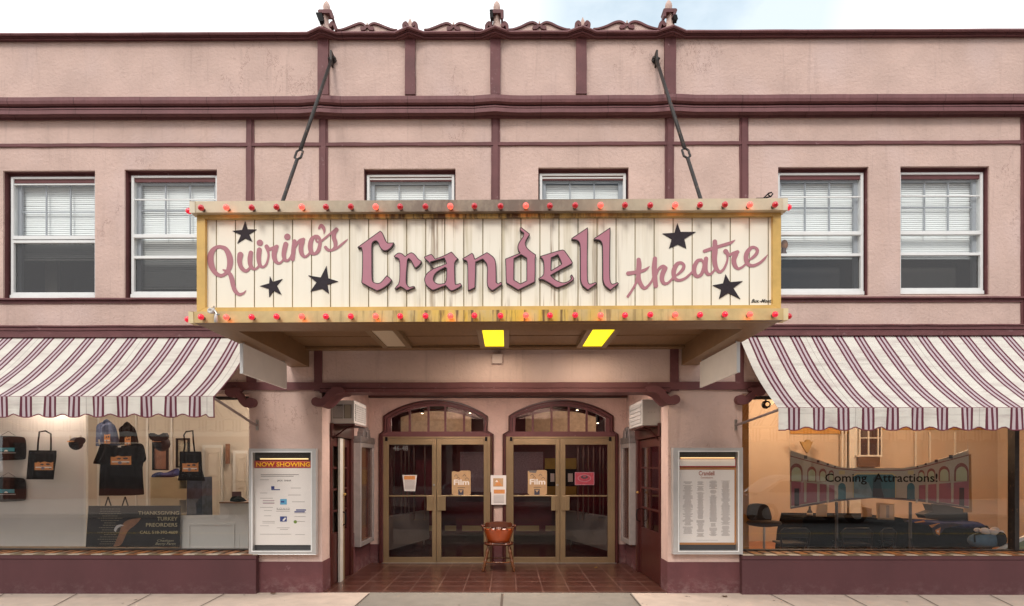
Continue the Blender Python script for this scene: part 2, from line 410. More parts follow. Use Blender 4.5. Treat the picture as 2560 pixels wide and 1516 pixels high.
sheet('road', -60, 60, -12.8, -3.2, -.15, asph)
for Y in (-8.02, -7.86):
    o = sheet('road', -60, 60, Y-.05, Y+.05, -.146, M('yellow_road_paint', (.5, .33, .05), rough=.8, var=.2, vs=9)); o.name = 'road_marking'
struct(MB().box(-60, 60, -3.2, -3.04, -.15, .002).build('kerb', kerbm, bevel=.02))
struct(MB().box(-60, 60, -12.96, -12.8, -.15, .002).build('kerb', kerbm, bevel=.02))
struct(MB().box(-60, 60, -3.04, 6.9, -.18, 0).build('sidewalk', conc))
struct(MB().box(-60, 60, -30, -12.96, -.18, 0).build('sidewalk', conc))
# paler slab before the entrance
xa, ya = PG(915, 1484); xb, yb_ = PG(1578, 1484)
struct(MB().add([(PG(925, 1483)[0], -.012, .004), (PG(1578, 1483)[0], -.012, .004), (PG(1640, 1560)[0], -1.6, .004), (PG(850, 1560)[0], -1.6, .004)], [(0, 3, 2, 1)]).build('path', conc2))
jm = M('dark_joint', (.10, .075, .06), rough=1)  # plain dark colour of the pavement joints
mb = MB()
def joint(p, q, wd=.012, z=.006, mb_=None):
    x0, y0 = PG(*p); x1, y1 = PG(*q); mb_.add([(x0-wd/2, min(y0, -.1), z), (x0+wd/2, min(y0, -.1), z), (x1+wd/2, y1, z), (x1-wd/2, y1, z)], [(0, 3, 2, 1)])
for a, b in (((34, 1479), (-40, 1516)), ((214, 1479), (100, 1535)), ((394, 1480), (280, 1537)), ((574, 1480), (466, 1535)), ((1924, 1486), (2024, 1535)), ((2106, 1486), (2206, 1536)), ((2287, 1486), (2382, 1536)), ((2467, 1486), (2560, 1530))):
    joint(a, b, mb_=mb)
joint((925, 1484), (868, 1535), .02, .009, mb); joint((1575, 1486), (1616, 1535), .016, .009, mb); joint((1256, 1484), (1252, 1535), .03, .009, mb)
x_ = -20
while x_ < -9: mb.box(x_, x_+.012, -3, -.1, .004, .0065); x_ += .94
struct(mb.build('sidewalk_joint_lines', jm))

# ================================================================ THEATRE BUILDING
B = thing('theatre_building', (0, 0, 0), 'pink stucco two storey theatre front with maroon trim, wide arched entrance and two shop windows', 'building')
XW0, XW1 = -12.5, 12.5
YB = 2.475                                   # back wall of the recessed entrance
ztop = PZ(82, 0)
XE0, XE1 = PX(805, 0, 1200), PX(1670.5, 0, 1200)
zlin = PZ(978, 0)
XL1 = PX(623, 0, 1200); XR0 = PX(1855.5, 0, 1200)
zsh_t = PZ(985, 0); zledge = PZ(1386, -.05)
wins = [  # x0,x1,ytop,ybot, storm bar, meet rail, lower rail, blind mode
    (27, 243, 442, 742, 460, 594, 604, 'a'), (328, 545, 439, 740, 498, 590, 643, 'b'), (917, 1136, 437, 739, 447, 590, 643, 'c'), (1349, 1565, 434, 736, 444, 590, 640, 'c'),
    (1943, 2159, 432.5, 733, 491.6, 583, 637, 'd'), (2246, 2458, 431, 731, 489, 582, 635, 'd')]
YWF = .075
holes = []; wrects = []
for x0, x1, y0, y1, *_ in wins:
    xm = (x0+x1)/2; a = PX(x0-4, YWF, 580); b = PX(x1+4, YWF, 580); t_ = P(xm, y0-15, 0)[1]; bo = P(xm, y1+10, YWF)[1]
    if x0 < 700: a -= .02
    wrects.append((a, b, bo, t_)); holes.append([(a, bo), (b, bo), (b, t_), (a, t_)])
XLs = -9.3; XRs1 = 9.9
holes.append([(XLs, .47), (XL1, .47), (XL1, zsh_t), (XLs, zsh_t)]); holes.append([(XR0, .47), (XRs1, .47), (XRs1, zsh_t), (XR0, zsh_t)])
outer = [(XW0, -.05), (XE0, -.05), (XE0, zlin), (XE1, zlin), (XE1, -.05), (XW1, -.05), (XW1, ztop), (XW0, ztop)]
MB().prism(outer, holes, 0, .30).build('front_wall', stucco, B)
# window cheeks are painted maroon
mb = MB()
for (a, b, bo, t_) in wrects:
    mb = MB(); mb.box(a, a+.004, .025, .16, bo, t_-.004); mb.box(b-.004, b, .025, .16, bo, t_-.004); mb.box(a, b, .035, .16, t_-.004, t_); mb.box(a+.004, b-.004, .095, .12, P(0, 0, 1)[1]*0+t_-.12, t_-.004); mb.build('window_reveal', maroon_w, B)
# --- trim: long strips with hand-painted wobbly edges
def hstrip(mb, x0, x1, z0, z1, y0=-.012, y1=.02, wob=.003):
    n = max(2, int((x1-x0)/.18)); xs = [x0+(x1-x0)*i/n for i in range(n+1)]
    lo = [z0+random.uniform(-wob, wob) for _ in xs]; hi = [z1+random.uniform(-wob, wob) for _ in xs]
    v = []; f = []
    for x, a, b in zip(xs, lo, hi): v += [(x, y0, a), (x, y0, b), (x, y1, a), (x, y1, b)]
    for i in range(n):
        k = 4*i; f += [(k, k+4, k+5, k+1), (k+1, k+5, k+7, k+3), (k+2, k+6, k+4, k)]
    mb.add(v, f); return mb
def vstrip(mb, z0, z1, x0, x1, y0=-.014, y1=.02, wob=.003):
    n = max(2, int((z1-z0)/.16)); zs = [z0+(z1-z0)*i/n for i in range(n+1)]
    lo = [x0+random.uniform(-wob, wob) for _ in zs]; hi = [x1+random.uniform(-wob, wob) for _ in zs]
    v = []; f = []
    for z, a, b in zip(zs, lo, hi): v += [(a, y0, z), (b, y0, z), (a, y1, z), (b, y1, z)]
    for i in range(n):
        k = 4*i; f += [(k, k+1, k+5, k+4), (k+1, k+3, k+7, k+5), (k+2, k, k+4, k+6)]
    mb.add(v, f); return mb
def profile(mb, prof, x0, x1, bumps=(), bw=.17, bd=.11, seg=.22):
    """moulding: prof = [(y, z)...] from top to bottom; bumps are pointed projections at given x"""
    xs = set([x0, x1]); x = x0
    while x < x1: xs.add(round(x, 4)); x += seg
    for b in bumps: xs |= {b-bw, b-bw*.15, b, b+bw*.15, b+bw}
    xs = sorted(q for q in xs if x0 <= q <= x1); k = len(prof); v = []; f = []
    for q in xs:
        p = 0
        for b in bumps: p = max(p, 1-abs(q-b)/bw)
        jz = random.uniform(-.002, .002)
        for i, (yy, zz) in enumerate(prof): v.append((q, yy-(p*bd if 0 < i < k-1 else 0), zz+jz))
    for i in range(len(xs)-1):
        for j in range(k-1):
            a = i*k+j; f.append((a, a+1, a+k+1, a+k))
    mb.add(v, f); return mb
Z = lambda py, Y: PZ(py, Y)
px_up = [809.5, 1026, 1238.5, 1452.7, 1674]
upx = [PX(q, 0, 170) for q in px_up]
# coping
cop = [(0, Z(76, -.10)), (-.10, Z(77, -.10)), (-.115, Z(80, -.115)), (-.10, Z(84.5, -.10)), (-.075, Z(86, -.075)), (-.078, Z(88.5, -.078)), (-.055, Z(90, -.055)), (-.058, Z(94, -.058)), (-.02, Z(97, -.02)), (-.018, Z(100, -.018)), (.01, Z(100.3, .01))]
MB_ = profile(MB(), cop, XW0, XW1, upx, .19, .10); MB_.build('coping', maroon_c, B)
# big cornice
cor = [(0, Z(237.5, -.12)), (-.16, Z(239, -.16)), (-.165, Z(248, -.165)), (-.155, Z(256, -.155)), (-.12, Z(262, -.12)), (-.085, Z(265.5, -.085)), (-.12, Z(266.5, -.12)), (-.122, Z(270, -.122)), (-.10, Z(271.2, -.10)),
       (-.128, Z(272, -.128)), (-.132, Z(281.5, -.132)), (-.05, Z(284, -.05)), (-.03, Z(290, -.03)), (-.022, Z(290.5, -.022)), (-.022, Z(297.5, -.022)), (.01, Z(298, .01))]
profile(MB(), cor, XW0, XW1, [upx[0], upx[2], upx[4]], .28, .03).build('cornice', maroon_c, B)
mb = MB()
for c, h in zip(px_up, (13.4, 12.6, 12.6, 12.8, 14)): vstrip(mb, Z(240, 0), Z(99, 0), PX(c-h, 0, 170), PX(c+h, 0, 170), -.045)
mb.build_split('parapet_pilaster', maroon_w, B)
mb = MB()
for a, b in ((616, 636), (798.5, 820.5), (1228, 1250), (1662, 1684.5), (1848, 1870), (2551, 2573)): 
    vstrip(mb, Z(870, 0), Z(298, 0), PX(a, 0, 420), PX(b, 0, 420), -.014)
    vstrip(mb, Z(870, 0), Z(298, 0), PX(a+5, 0, 420), PX(b-5, 0, 420), -.030, wob=.001)
    mb.build('timber_strip', maroon_w, B); mb = MB()
for a, b in ((786, 806), (1675, 1696)): vstrip(mb, zlin, Z(850, 0), PX(a, 0, 900), PX(b, 0, 900), -.018)
for a, b in ((617, 641), (1838, 1859)): vstrip(mb, Z(958, 0), Z(835, 0), PX(a, 0, 900), PX(b, 0, 900), -.018)
mb.build_split('timber_strip', maroon_w, B)
mb = MB(); hstrip(mb, XW0, XW1, Z(365.5, 0), Z(357.5, 0), -.024); mb.build('string_course', maroon_w, B)
mb = MB(); profile(mb, [(.0, Z(742.5, -.055)), (-.055, Z(743, -.055)), (-.058, Z(747, -.058)), (-.02, Z(748.3, -.02)), (-.02, Z(757, -.02)), (.01, Z(757.4, .01))], XW0, XW1); mb.build('sill_band', maroon_w, B)
mb = MB(); profile(mb, [(0, Z(811, -.05)), (-.06, Z(812, -.06)), (-.06, Z(815.5, -.06)), (-.03, Z(816.5, -.03)), (-.045, Z(817.5, -.045)), (-.045, Z(825, -.045)), (-.02, Z(826, -.02)), (-.04, Z(827, -.04)), (-.04, Z(836, -.04)), (.01, Z(837, .01))], XW0, PX(760, 0, 820)); 
profile(mb, [(0, Z(811, -.05)), (-.06, Z(812, -.06)), (-.06, Z(815.5, -.06)), (-.03, Z(816.5, -.03)), (-.045, Z(817.5, -.045)), (-.045, Z(825, -.045)), (-.02, Z(826, -.02)), (-.04, Z(827, -.04)), (-.04, Z(836, -.04)), (.01, Z(837, .01))], PX(1715, 0, 820), XW1)
mb.build_split('awning_board', maroon_w, B)
mb = MB(); profile(mb, [(0, Z(955.5, -.02)), (-.03, Z(956, -.03)), (-.03, Z(970, -.03)), (-.018, Z(970.5, -.018)), (-.04, Z(972, -.04)), (-.045, Z(981, -.045)), (.0, Z(982, 0)), (.3, Z(982, 0))], XE0-.02, XE1+.02, seg=.4)
hstrip(mb, PX(555, 0, 960), XE0-.02, Z(975.5, 0), Z(956, 0), -.03, .02); hstrip(mb, XE1+.02, PX(1950, 0, 960), Z(975.5, 0), Z(956, 0), -.03, .02)
mb.build_split('lintel_band', maroon_w, B)
# --- roof and far sides of the block
MB().box(XW0, XW1, .30, 9, ztop-.7, ztop-.6).box(XW0, XW0+.3, .302, 9, 0, ztop-.1).box(XW1-.3, XW1, .302, 9, 0, ztop-.1).box(XW0, XW1, 8.8, 9.1, 0, ztop-.62).build('roof', M('roof_felt', (.08, .08, .085), rough=.9), B)
# --- parapet crest: scroll ironwork with pink infill
def to_at(Y): return lambda x, y: P(x, y, Y)
def crest_bay(xl, xr, yb0, peak, name):
    c = (xl+xr)/2; hw = (xr-xl)/2
    g = grid(xl-6, xr+6, peak-8, yb0+5, .7); st = []; top = []
    for s_ in (-1, 1):
        curve = [(c+s_*hw, yb0-1, 4), (c+s_*hw*.86, yb0-2, 4.2), (c+s_*hw*.62, yb0-8, 4.6), (c+s_*hw*.38, peak+2.5, 5), (c+s_*hw*.22, peak, 5), (c+s_*hw*.09, peak+4, 4.6), (c+s_*hw*.03, peak+10, 4.2)]
        st.append(curve); st.append([(c+s_*hw*.17, peak+13.5, 9.5), (c+s_*hw*.09, peak+12.5, 8)])
        top.append(curve)
    mb = MB(); contour(mb, sdf_strokes(st, *g), *g, to_at(-.05), 0, -.07, -.03); mb.build('crest_scroll', maroon_w, B)
    l = catmull(top[0][:6], 3); r = catmull(top[1][:6], 3)
    pts = [(p[0], p[1]) for p in l]+[(p[0], p[1]) for p in r[::-1]]+[(xr, yb0+3), (xl, yb0+3)]
    MB().prism(pp(pts, -.045), [], -.045, -.01).prism(pp([(c-3, peak+4), (c, peak-4), (c+3, peak+4)], -.045), [], -.06, -.012).build('crest_panel', stucco, B)
for xl, xr, yb0, pk in ((845, 992, 78, 60.5), (1062, 1206, 77.5, 60.2), (1273, 1424, 77, 58), (1484, 1650, 75.5, 56)): crest_bay(xl, xr, yb0, pk, '')
YF = -.10
def small_finial(cx, yb0):
    g = grid(cx-26, cx+26, yb0-36, yb0+4, .7)
    st = [[(cx-15, yb0-1, 8), (cx-16, yb0-9, 7), (cx-11, yb0-14, 7), (cx-7.5, yb0-9, 8)], [(cx+15, yb0-1, 8), (cx+16, yb0-9, 7), (cx+11, yb0-14, 7), (cx+7.5, yb0-9, 8)]]
    o = MB(); contour(o, sdf_strokes(st, *g), *g, to_at(YF), 0, YF-.04, YF+.06); f_ = o.build('finial', maroon_w, B)
    pts = smooth_poly([(cx-9, yb0+1), (cx-7, yb0-9), (cx-4.5, yb0-17), (cx, yb0-27), (cx+4.5, yb0-17), (cx+7, yb0-9), (cx+9, yb0+1)], 1)
    MB().prism(pp(pts, YF), [], YF-.03, YF+.07).build('finial_spike', stucco, f_)
small_finial(1026, 76); small_finial(1456, 74)
def big_finial(cx, yb0, dx, scr):
    x, z0 = P(cx, yb0, YF); k = 8.0/FPX
    def zz(py): return P(cx, py, YF)[1]
    f_ = MB(); 
    prof = [(.085, zz(yb0+2)), (.07, zz(yb0-6)), (.05, zz(yb0-16)), (.045, zz(yb0-24)), (.05, zz(yb0-38))]
    f_.lathe((x, YF, 0), prof, 4); b_ = f_.build('finial', stucco, B)
    tip = [(.03, zz(yb0-37)), (.032, zz(yb0-42)), (.042, zz(yb0-50)), (.046, zz(yb0-56)), (.038, zz(yb0-63)), (.018, zz(yb0-69)), (.003, zz(yb0-72))]
    MB().lathe((x+dx*.018, YF, 0), tip, 16).build('finial_ball', stucco, b_, smooth=True)
    # bent maroon strap round the neck
    g = grid(cx-28, cx+28, yb0-46, yb0-14, .7)
    st = [[(cx-13+dx*3, yb0-37, 9), (cx+13+dx*3, yb0-37, 9)], [(cx-13+dx*3, yb0-37, 6), (cx-13+dx*5-2*dx, yb0-24, 5.5)], [(cx+13+dx*3, yb0-37, 6), (cx+13+dx*5+(3*dx), yb0-22, 5.5)]]
    m_ = MB(); contour(m_, sdf_strokes(st, *g), *g, to_at(YF), 0, YF-.07, YF+.05); m_.build('strap', maroon_w, b_)
    for s_ in scr:
        g = grid(cx-34, cx+34, yb0-24, yb0+5, .7); st = [[(cx+s_*27, yb0+2, 6), (cx+s_*25, yb0-8, 8), (cx+s_*19, yb0-14, 8), (cx+s_*15, yb0-8, 9)]]
        m_ = MB(); contour(m_, sdf_strokes(st, *g), *g, to_at(YF), 0, YF-.03, YF+.05); m_.build('scroll', maroon_w, b_)
big_finial(813, 75, 1, (1,)); big_finial(1242, 75, 0, (-1, 1)); big_finial(1675, 72.5, -1, (-1,))
for i, (x, y, sgn, lb) in enumerate(((800, 46, 1, 'black floodlight on the left finial of the roof crest, facing left'), (1228.5, 38, 0, 'slim black floodlight on the middle finial above the marquee'), (1687, 47, -1, 'small black floodlight under the right finial of the roof crest'))):
    X_, Z_ = P(x, y, YF-.09); t_ = thing('floodlight', (X_, YF-.09, Z_), lb, 'floodlight', 'floodlights on the roof crest')
    k = (1.0, .45, .6)[i]; hh = (.05, .045, .028)[i]
    MB().prism([(X_-.045*k, Z_+hh), (X_+.03*k, Z_+hh), (X_+.05*k, Z_-hh), (X_-.005, Z_-hh*1.1)], [], YF-.12, YF-.05).build('housing', black, t_, bevel=.004)
    MB().box(X_-.008, X_+.012, YF-.05, YF-.02, Z_-.02, Z_+.012).build('bracket', dkmetal, t_)

# --- upper windows
slatm = M('white_blind_slats', (.92, .93, .92), rough=.5)
slatd = M('dimmed_blind_slats', (.50, .49, .47), rough=.5)  # darker slat copy, painting the dimness of the lower half
muntm = M('grey_muntin', (.32, .33, .36), rough=.6)
roomd = M('dark_room', (.10, .09, .085), rough=.9)
for wi, ((x0, x1, y0, y1, yb_, ym, yl, mode), (a, b, bo, t_)) in enumerate(zip(wins, wrects)):
    xm = (x0+x1)/2
    fx0, fx1 = PX(x0, YWF, 580), PX(x1, YWF, 580); z = lambda py, Y=YWF: P(xm, py, Y)[1]
    zt, zb = z(y0), z(y1-4); fr = .035
    f_ = MB(); f_.box(fx0, fx0+fr, YWF, YWF+.08, zb, zt).box(fx1-fr, fx1, YWF, YWF+.08, zb, zt).box(fx0+fr, fx1-fr, YWF, YWF+.08, zt-fr*.8, zt).box(fx0+fr, fx1-fr, YWF-.003, YWF+.08, zb, zb+fr)
    f_.box(fx0, fx1, YWF-.02, YWF+.1, zb-.05, zb-.003)
    W = f_.build('window', white_al, B, bevel=.004)
    m_ = MB(); r_ = .016
    m_.box(fx0+fr, fx1-fr, YWF+.012, YWF+.03, z(yb_)-r_*.55, z(yb_)+r_*.55)
    m_.box(fx0+fr*.6, fx1-fr*.6, YWF-.004, YWF+.05, z(ym)-.025, z(ym)+.022)
    m_.box(fx0+fr*.6, fx1-fr*.6, YWF+.003, YWF+.04, z(yl)-.018, z(yl)+.018)
    m_.build_split('sash_rail', white_al, W, bevel=.003)
    MB().add([(fx0+fr, YWF+.033, zb+fr), (fx1-fr, YWF+.033, zb+fr), (fx1-fr, YWF+.033, zt-fr), (fx0+fr, YWF+.033, zt-fr)], [(0, 1, 2, 3)]).build('pane', glass_up, W)
    MB().add([(fx0+fr, YWF+.045, zb+fr), (fx1-fr, YWF+.045, zb+fr), (fx1-fr, YWF+.045, z(yl)), (fx0+fr, YWF+.045, z(yl))], [(0, 1, 2, 3)]).build('insect_screen', screen, W)
    g_ = MB(); Ym = YWF+.075
    ix0, ix1 = fx0+fr+.05, fx1-fr-.05
    g_.box(ix0-.055, ix0, Ym, Ym+.04, zb+fr, zt-fr).box(ix1, ix1+.055, Ym, Ym+.04, zb+fr, zt-fr).box(ix0, ix1, Ym, Ym+.04, zt-fr-.05, zt-fr+.005)
    for q in (1/3, 2/3): g_.box(ix0+(ix1-ix0)*q-.008, ix0+(ix1-ix0)*q+.008, Ym+.005, Ym+.02, z(ym), zt-fr-.05)
    zq = (z(ym)+zt-fr-.03)/2; g_.box(ix0, ix1, Ym+.007, Ym+.018, zq-.007, zq+.007)
    g_.build('muntin', muntm, W)
    s_ = MB(); zz = zt-.09-.006*wi % .02; pitch = .026; tilt = random.uniform(-.004, .004)
    low = {'a': z(640), 'b': z(712), 'c': zb, 'd': z(641)}[mode]
    k = 0
    while zz > low:
        up_ = zz > z(ym) or mode in 'cd'
        s_.mat(slatm if (zz > z(ym)-.02 or mode == 'd') else slatd)
        x_a, x_b = ix0-.03, ix1+.03
        sag = random.uniform(-.0018, .0018)+tilt*.4+(.004 if random.random() < .04 else 0)
        s_.add([(x_a, Ym+.06, zz-.012+sag), (x_b, Ym+.06, zz-.012-sag), (x_b, Ym+.067, zz+.0145-sag), (x_a, Ym+.067, zz+.0145+sag)], [(0, 1, 2, 3)])
        zz -= pitch; k += 1
    if mode in 'ab': s_.mat(whitew).box(ix0-.03, ix1+.03, Ym+.055, Ym+.08, low-.02, low)
    s_.build('blind', None, W)
    r2 = MB(); r2.mat(roomd); X0, X1 = a-.02, b+.02
    r2.add([(X0, .30, bo), (X1, .30, bo), (X1, 2.2, bo), (X0, 2.2, bo), (X0, .30, t_), (X1, .30, t_), (X1, 2.2, t_), (X0, 2.2, t_)], [(0, 1, 2, 3), (4, 7, 6, 5), (0, 3, 7, 4), (1, 5, 6, 2), (2, 6, 7, 3)])
    if mode == 'a':
        r2.mat(beige).box(ix0+.05, ix0+.22, .5, .56, zb+.05, z(620)); r2.mat(M('grey_filing_cabinet', (.13, .14, .17), rough=.6, var=.2, vs=6)).box(ix0+.24, ix1+.05, .8, 1.2, zb, z(655))
    if mode == 'd':
        r2.mat(M('grey_office_board', (.16, .145, .14) if wi == 4 else (.22, .2, .18), rough=.7, var=.15, vs=10)).box(ix0-.03, ix1-.1, .32, .36, zb+.07, z(652)); r2.mat(black).box(ix0-.03, ix1-.08, .315, .33, z(652)-.01, z(652)+.05)
    r2.build('room', None, W)
# a little carved head stands inside the fifth window
X_, Z_ = P(1961, 618, .2)
t_ = thing('figurine', (X_, .2, P(1961, 634, .2)[1]), 'small brown carved head standing in the upper window right of the marquee', 'figurine')
MB().ball((X_, .2, Z_+.03), .05, 14, (.9, .8, 1.35)).build('head', M('carved_wood', (.30, .13, .06), rough=.6, var=.4, vs=40, bump=.6, bs=50), t_, smooth=True)
MB().lathe((X_-.01, .2, Z_-.1), [(.045, 0), (.03, .04), (.028, .08)], 12).build('neck', M('dark_wood', (.07, .03, .025), rough=.5), t_)

# --- corbel scrolls beside piers
def corbel(strokes, Y0, Y1, bx, par=B):
    g = grid(bx[0]-4, bx[1]+4, bx[2]-4, bx[3]+4, .8); m_ = MB(); contour(m_, sdf_strokes(strokes, *g), *g, to_at(0), 0, Y0, Y1); return m_.build('corbel', maroon, B)
corbel([[(582, 984, 20), (588, 988, 16)], [(580, 983, 20), (598, 984, 12), (606, 992, 13), (612, 1004, 15), (622, 1012, 17), (633, 1008, 23)], [(586, 978, 10), (604, 977, 10)]], -.10, 0, (568, 648, 970, 1024))
corbel([[(795, 1006.5, 22), (808, 1008, 18), (820, 1000, 17), (830, 988, 18), (842, 980, 17), (858, 979, 14)], [(838, 976, 10), (856, 974, 8)]], -.10, .30, (782, 875, 968, 1024))
corbel([[(1684, 1001, 23), (1670, 1003, 18), (1658, 994, 17), (1648, 982, 18), (1634, 975, 17), (1618, 975, 14)]], -.10, .30, (1600, 1697, 966, 1020))
corbel([[(1846, 1001, 23), (1860, 1003, 17), (1872, 993, 15), (1882, 984, 17), (1895, 980, 24)], [(1872, 976, 9), (1905, 973, 9)]], -.10, 0, (1832, 1912, 966, 1016))
# --- plinths and bulkheads
mb = MB(); zp = PZ(1405, 0)
mb.box(PX(622, 0, 1440), XE0+.0, -.012, .002, -.05, zp).box(XE1, PX(1857, 0, 1440), -.012, .002, -.05, zp-.0)
mb.box(XE0, XE0+.012, -.012, .35, -.05, zp).box(XE1-.012, XE1, -.012, .35, -.05, zp)
mb.build_split('plinth', plinth, B)
mb = MB(); zt_ = zledge; zc = PZ(1399.5, -.10)
mb.box(XLs, PX(639.5, -.1, 1440), -.10, .34, -.05, zc).box(XLs, PX(640, -.11, 1390), -.112, .34, zc+.006, zt_-.012).box(XLs, PX(639, -.1, 1390), -.09, .3, zc, zc+.006)
mb.box(PX(1855.5, -.1, 1440), XRs1, -.10, .34, -.05, zc).box(PX(1855.5, -.1, 1440), XRs1, -.112, .34, zc+.006, zt_-.012).box(PX(1856, -.1, 1440), XRs1, -.09, .3, zc, zc+.006)
mb.build_split('bulkhead', bulk, B)
# tiled ledge: brown and off-white quarry tiles laid in two rows
tm = [M('ledge_tile_brown', (.20, .075, .025), rough=.35, var=.4, vs=20), M('ledge_tile_orange', (.36, .13, .03), rough=.35, var=.4, vs=20), M('ledge_tile_cream', (.52, .44, .35), rough=.4, var=.2, vs=20), M('ledge_tile_olive', (.18, .13, .07), rough=.4, var=.3, vs=20)]
mb = MB()
def ledge(x0, x1):
    mb.mat(M('ledge_grout', (.06, .03, .02), rough=.9)).box(x0, x1, -.113, .335, zt_-.012, zt_-.004)
    x = x0; i = 0
    while x < x1-.02:
        wd = min(.15, x1-x)
        for r_, (ya_, yb2) in enumerate(((-.118, -.02), (-.01, .10), (.11, .22), (.23, .335))):
            if r_ == 0: k_ = 2 if (i % 2 == 0) else (3 if random.random() < .6 else 0)
            elif r_ == 1: k_ = 3 if i % 2 == 0 else 1
            else: k_ = (i+r_) % 2
            sh = .05*r_
            mb.mat(tm[k_]).box(x+.004+min(sh, wd*.3), x+wd-.004, ya_+.002, yb2, zt_-.004, zt_+random.uniform(0, .003))
        x += wd; i += 1
ledge(XLs, PX(645, -.1, 1385)); ledge(PX(1856, -.1, 1385), XRs1)
mb.build('tiled_ledge', None, B)
# --- shop windows
def shopwin(x0, x1, mull):
    f_ = MB(); zb, zt = zt_+.004, zsh_t
    f_.box(x0, x0+.03, .27, .36, zb, zt).box(x1-.03, x1, .27, .36, zb, zt).box(x0+.03, x1-.03, .27, .36, zt-.04, zt-.002).box(x0+.03, x1-.03, .27, .36, zb, zb+.015)
    for m_ in mull: f_.box(m_-.03, m_+.03, .25, .37, zb+.015, zt-.04)
    o = f_.build('shop_window', dkmetal, B)
    MB().add([(x0+.02, .318, zb+.01), (x1-.02, .318, zb+.01), (x1-.02, .318, zt-.03), (x0+.02, .318, zt-.03)], [(0, 1, 2, 3)]).build('pane', glass, o); return o
swl = shopwin(XLs, XL1, []); xm_ = PX(2543, .25, 1250); swr = shopwin(XR0, XRs1, [xm_])
text('window_lettering', 'Coming  Attractions!', (2063, 1184, 2344, 1212), .31, black, swr, bold=.012)

# ================================================================ RECESSED ENTRANCE
XB0, XB1 = PX(924, YB, 1250), PX(1566, YB, 1250)
zceil = PZ(984, YB)+.12
def sidewall(Xp, Xb, sgn, dy0, dy1, zdt):
    """side wall of the recess with a door opening between depths dy0..dy1"""
    def xi(y): return Xp+(Xb-Xp)*(y-.30)/(YB-.30)
    m_ = MB(); ys = [.30, dy0, dy1, YB]
    for i in range(3):
        za = -.05 if i != 1 else zdt
        a, b = ys[i], ys[i+1]; q = [(xi(a), a, za), (xi(b), b, za), (xi(b), b, zceil), (xi(a), a, zceil)]
        o = [(x+sgn*.12, y, z) for x, y, z in q]; m_.add(q+o, [(0, 1, 2, 3), (4, 7, 6, 5), (0, 4, 5, 1), (3, 2, 6, 7), (0, 3, 7, 4), (1, 5, 6, 2)])
    m_.build('recess_side_wall', stucco, B)
    p_ = MB()
    for a, b in ((dy1+.02, YB-.001),):
        p_.add([(xi(a)-sgn*.012, a, 0), (xi(b)-sgn*.012, b, 0), (xi(b)-sgn*.012, b, .62), (xi(a)-sgn*.012, a, .62), (xi(a), a, 0), (xi(b), b, 0), (xi(b), b, .62), (xi(a), a, .62)], [(0, 1, 2, 3), (3, 2, 6, 7), (0, 3, 7, 4)])
    p_.build_split('plinth', plinth, B)
    return xi
zdt = PZ(1068, .6)
xiL = sidewall(XE0-.0, XB0, -1, .34, 1.40, zdt); xiR = sidewall(XE1, XB1, 1, .36, 1.70, zdt)
MB().box(XE0-.2, XE1+.2, .30, YB+.3, zceil, zceil+.1).build('recess_ceiling', stucco, B)
MB().box(XB0+.001, XB1-.001, YB-.10, YB-.001, PZ(994, YB-.1), zceil-.001).build('dark_band', M('dark_maroon_band', (.055, .016, .014), rough=.6, var=.15), B)  # dark band across the top of the recess back wall
tile = M('quarry_tile', (.070, .024, .017), rough=.28, var=.3, vs=5, spec=.45)
t = tile.node_tree
def tilefac(t):
    _, xyz = coords(t)
    def ln(v, off, w_): return math_(t, 'LESS_THAN', math_(t, 'ABSOLUTE', math_(t, 'SUBTRACT', math_(t, 'FRACT', math_(t, 'DIVIDE', math_(t, 'ADD', v, off), .352)), .5)), w_/.704)
    return math_(t, 'MULTIPLY', math_(t, 'MAXIMUM', ln(xyz[0], .06, .014), ln(xyz[1], .10, .030)), ramp(t, noise(t, 3, detail=3), .35, .6, .35, 1.0))
over(tile, (.19, .105, .085), tilefac)
over(tile, (.30, .19, .17), lambda t: math_(t, 'MULTIPLY', ramp(t, noise(t, 9, detail=8, rough=.75), .6, .75), .5, clamp=True))
struct(MB().add([(XE0, -.004, .004), (XE1, -.004, .004), (XE1+.3, .35, .004), (XE1+.3, YB+.2, .004), (XE0-.3, YB+.2, .004), (XE0-.3, .35, .004)], [(0, 1, 2, 3, 4, 5)]).build('entrance_floor', tile))
# back wall with two arched door openings
def arch(xl, xr, yspr, ytop, n=20):
    """segmental arch in photo pixels from (xl,yspr) over ytop to (xr,yspr)"""
    c = (xl+xr)/2; h = yspr-ytop; a = (xr-xl)/2; r = (a*a+h*h)/(2*h); cy = ytop+r; th = math.asin(min(1, a/r))
    return [(c+r*math.sin(-th+2*th*i/n), cy-r*math.cos(-th+2*th*i/n)) for i in range(n+1)]
doors = [dict(ox0=950.5, ox1=1232, ax0=961, ax1=1217.5, gx0=958, gx1=1229.5, mul=(1024, 1071, 1113, 1160), fg=(978, 1209), g1=(971.6, 1080), g2=(1103, 1209.3), mid=1091),
         dict(ox0=1259, ox1=1543, ax0=1273.5, ax1=1531, gx0=1265, gx1=1537.5, mul=(1332, 1379, 1422, 1467), fg=(1288, 1513), g1=(1283.7, 1389), g2=(1413.5, 1519.5), mid=1400)]
def outer_pts(d): return [(d['ox0'], 1412), (d['ox0'], 1086), (d['ax0'], 1078), (d['ax0'], 1041)]+arch(d['ax0'], d['ax1'], 1041, 1002.5)[1:-1]+[(d['ax1'], 1041), (d['ax1'], 1078), (d['ox1'], 1086), (d['ox1'], 1412)]
def zr(pts): return pp(pts, YB)
wallp = [(XB0, -.05)]
for d in doors: wallp += [(p[0], max(p[1], -.05)) for p in zr(outer_pts(d))]
wallp += [(XB1, -.05), (XB1, zceil), (XB0, zceil)]
MB().prism(wallp, [], YB, YB+.2).build('recess_back_wall', stucco, B)
mb = MB(); zpl = PZ(1361, YB)
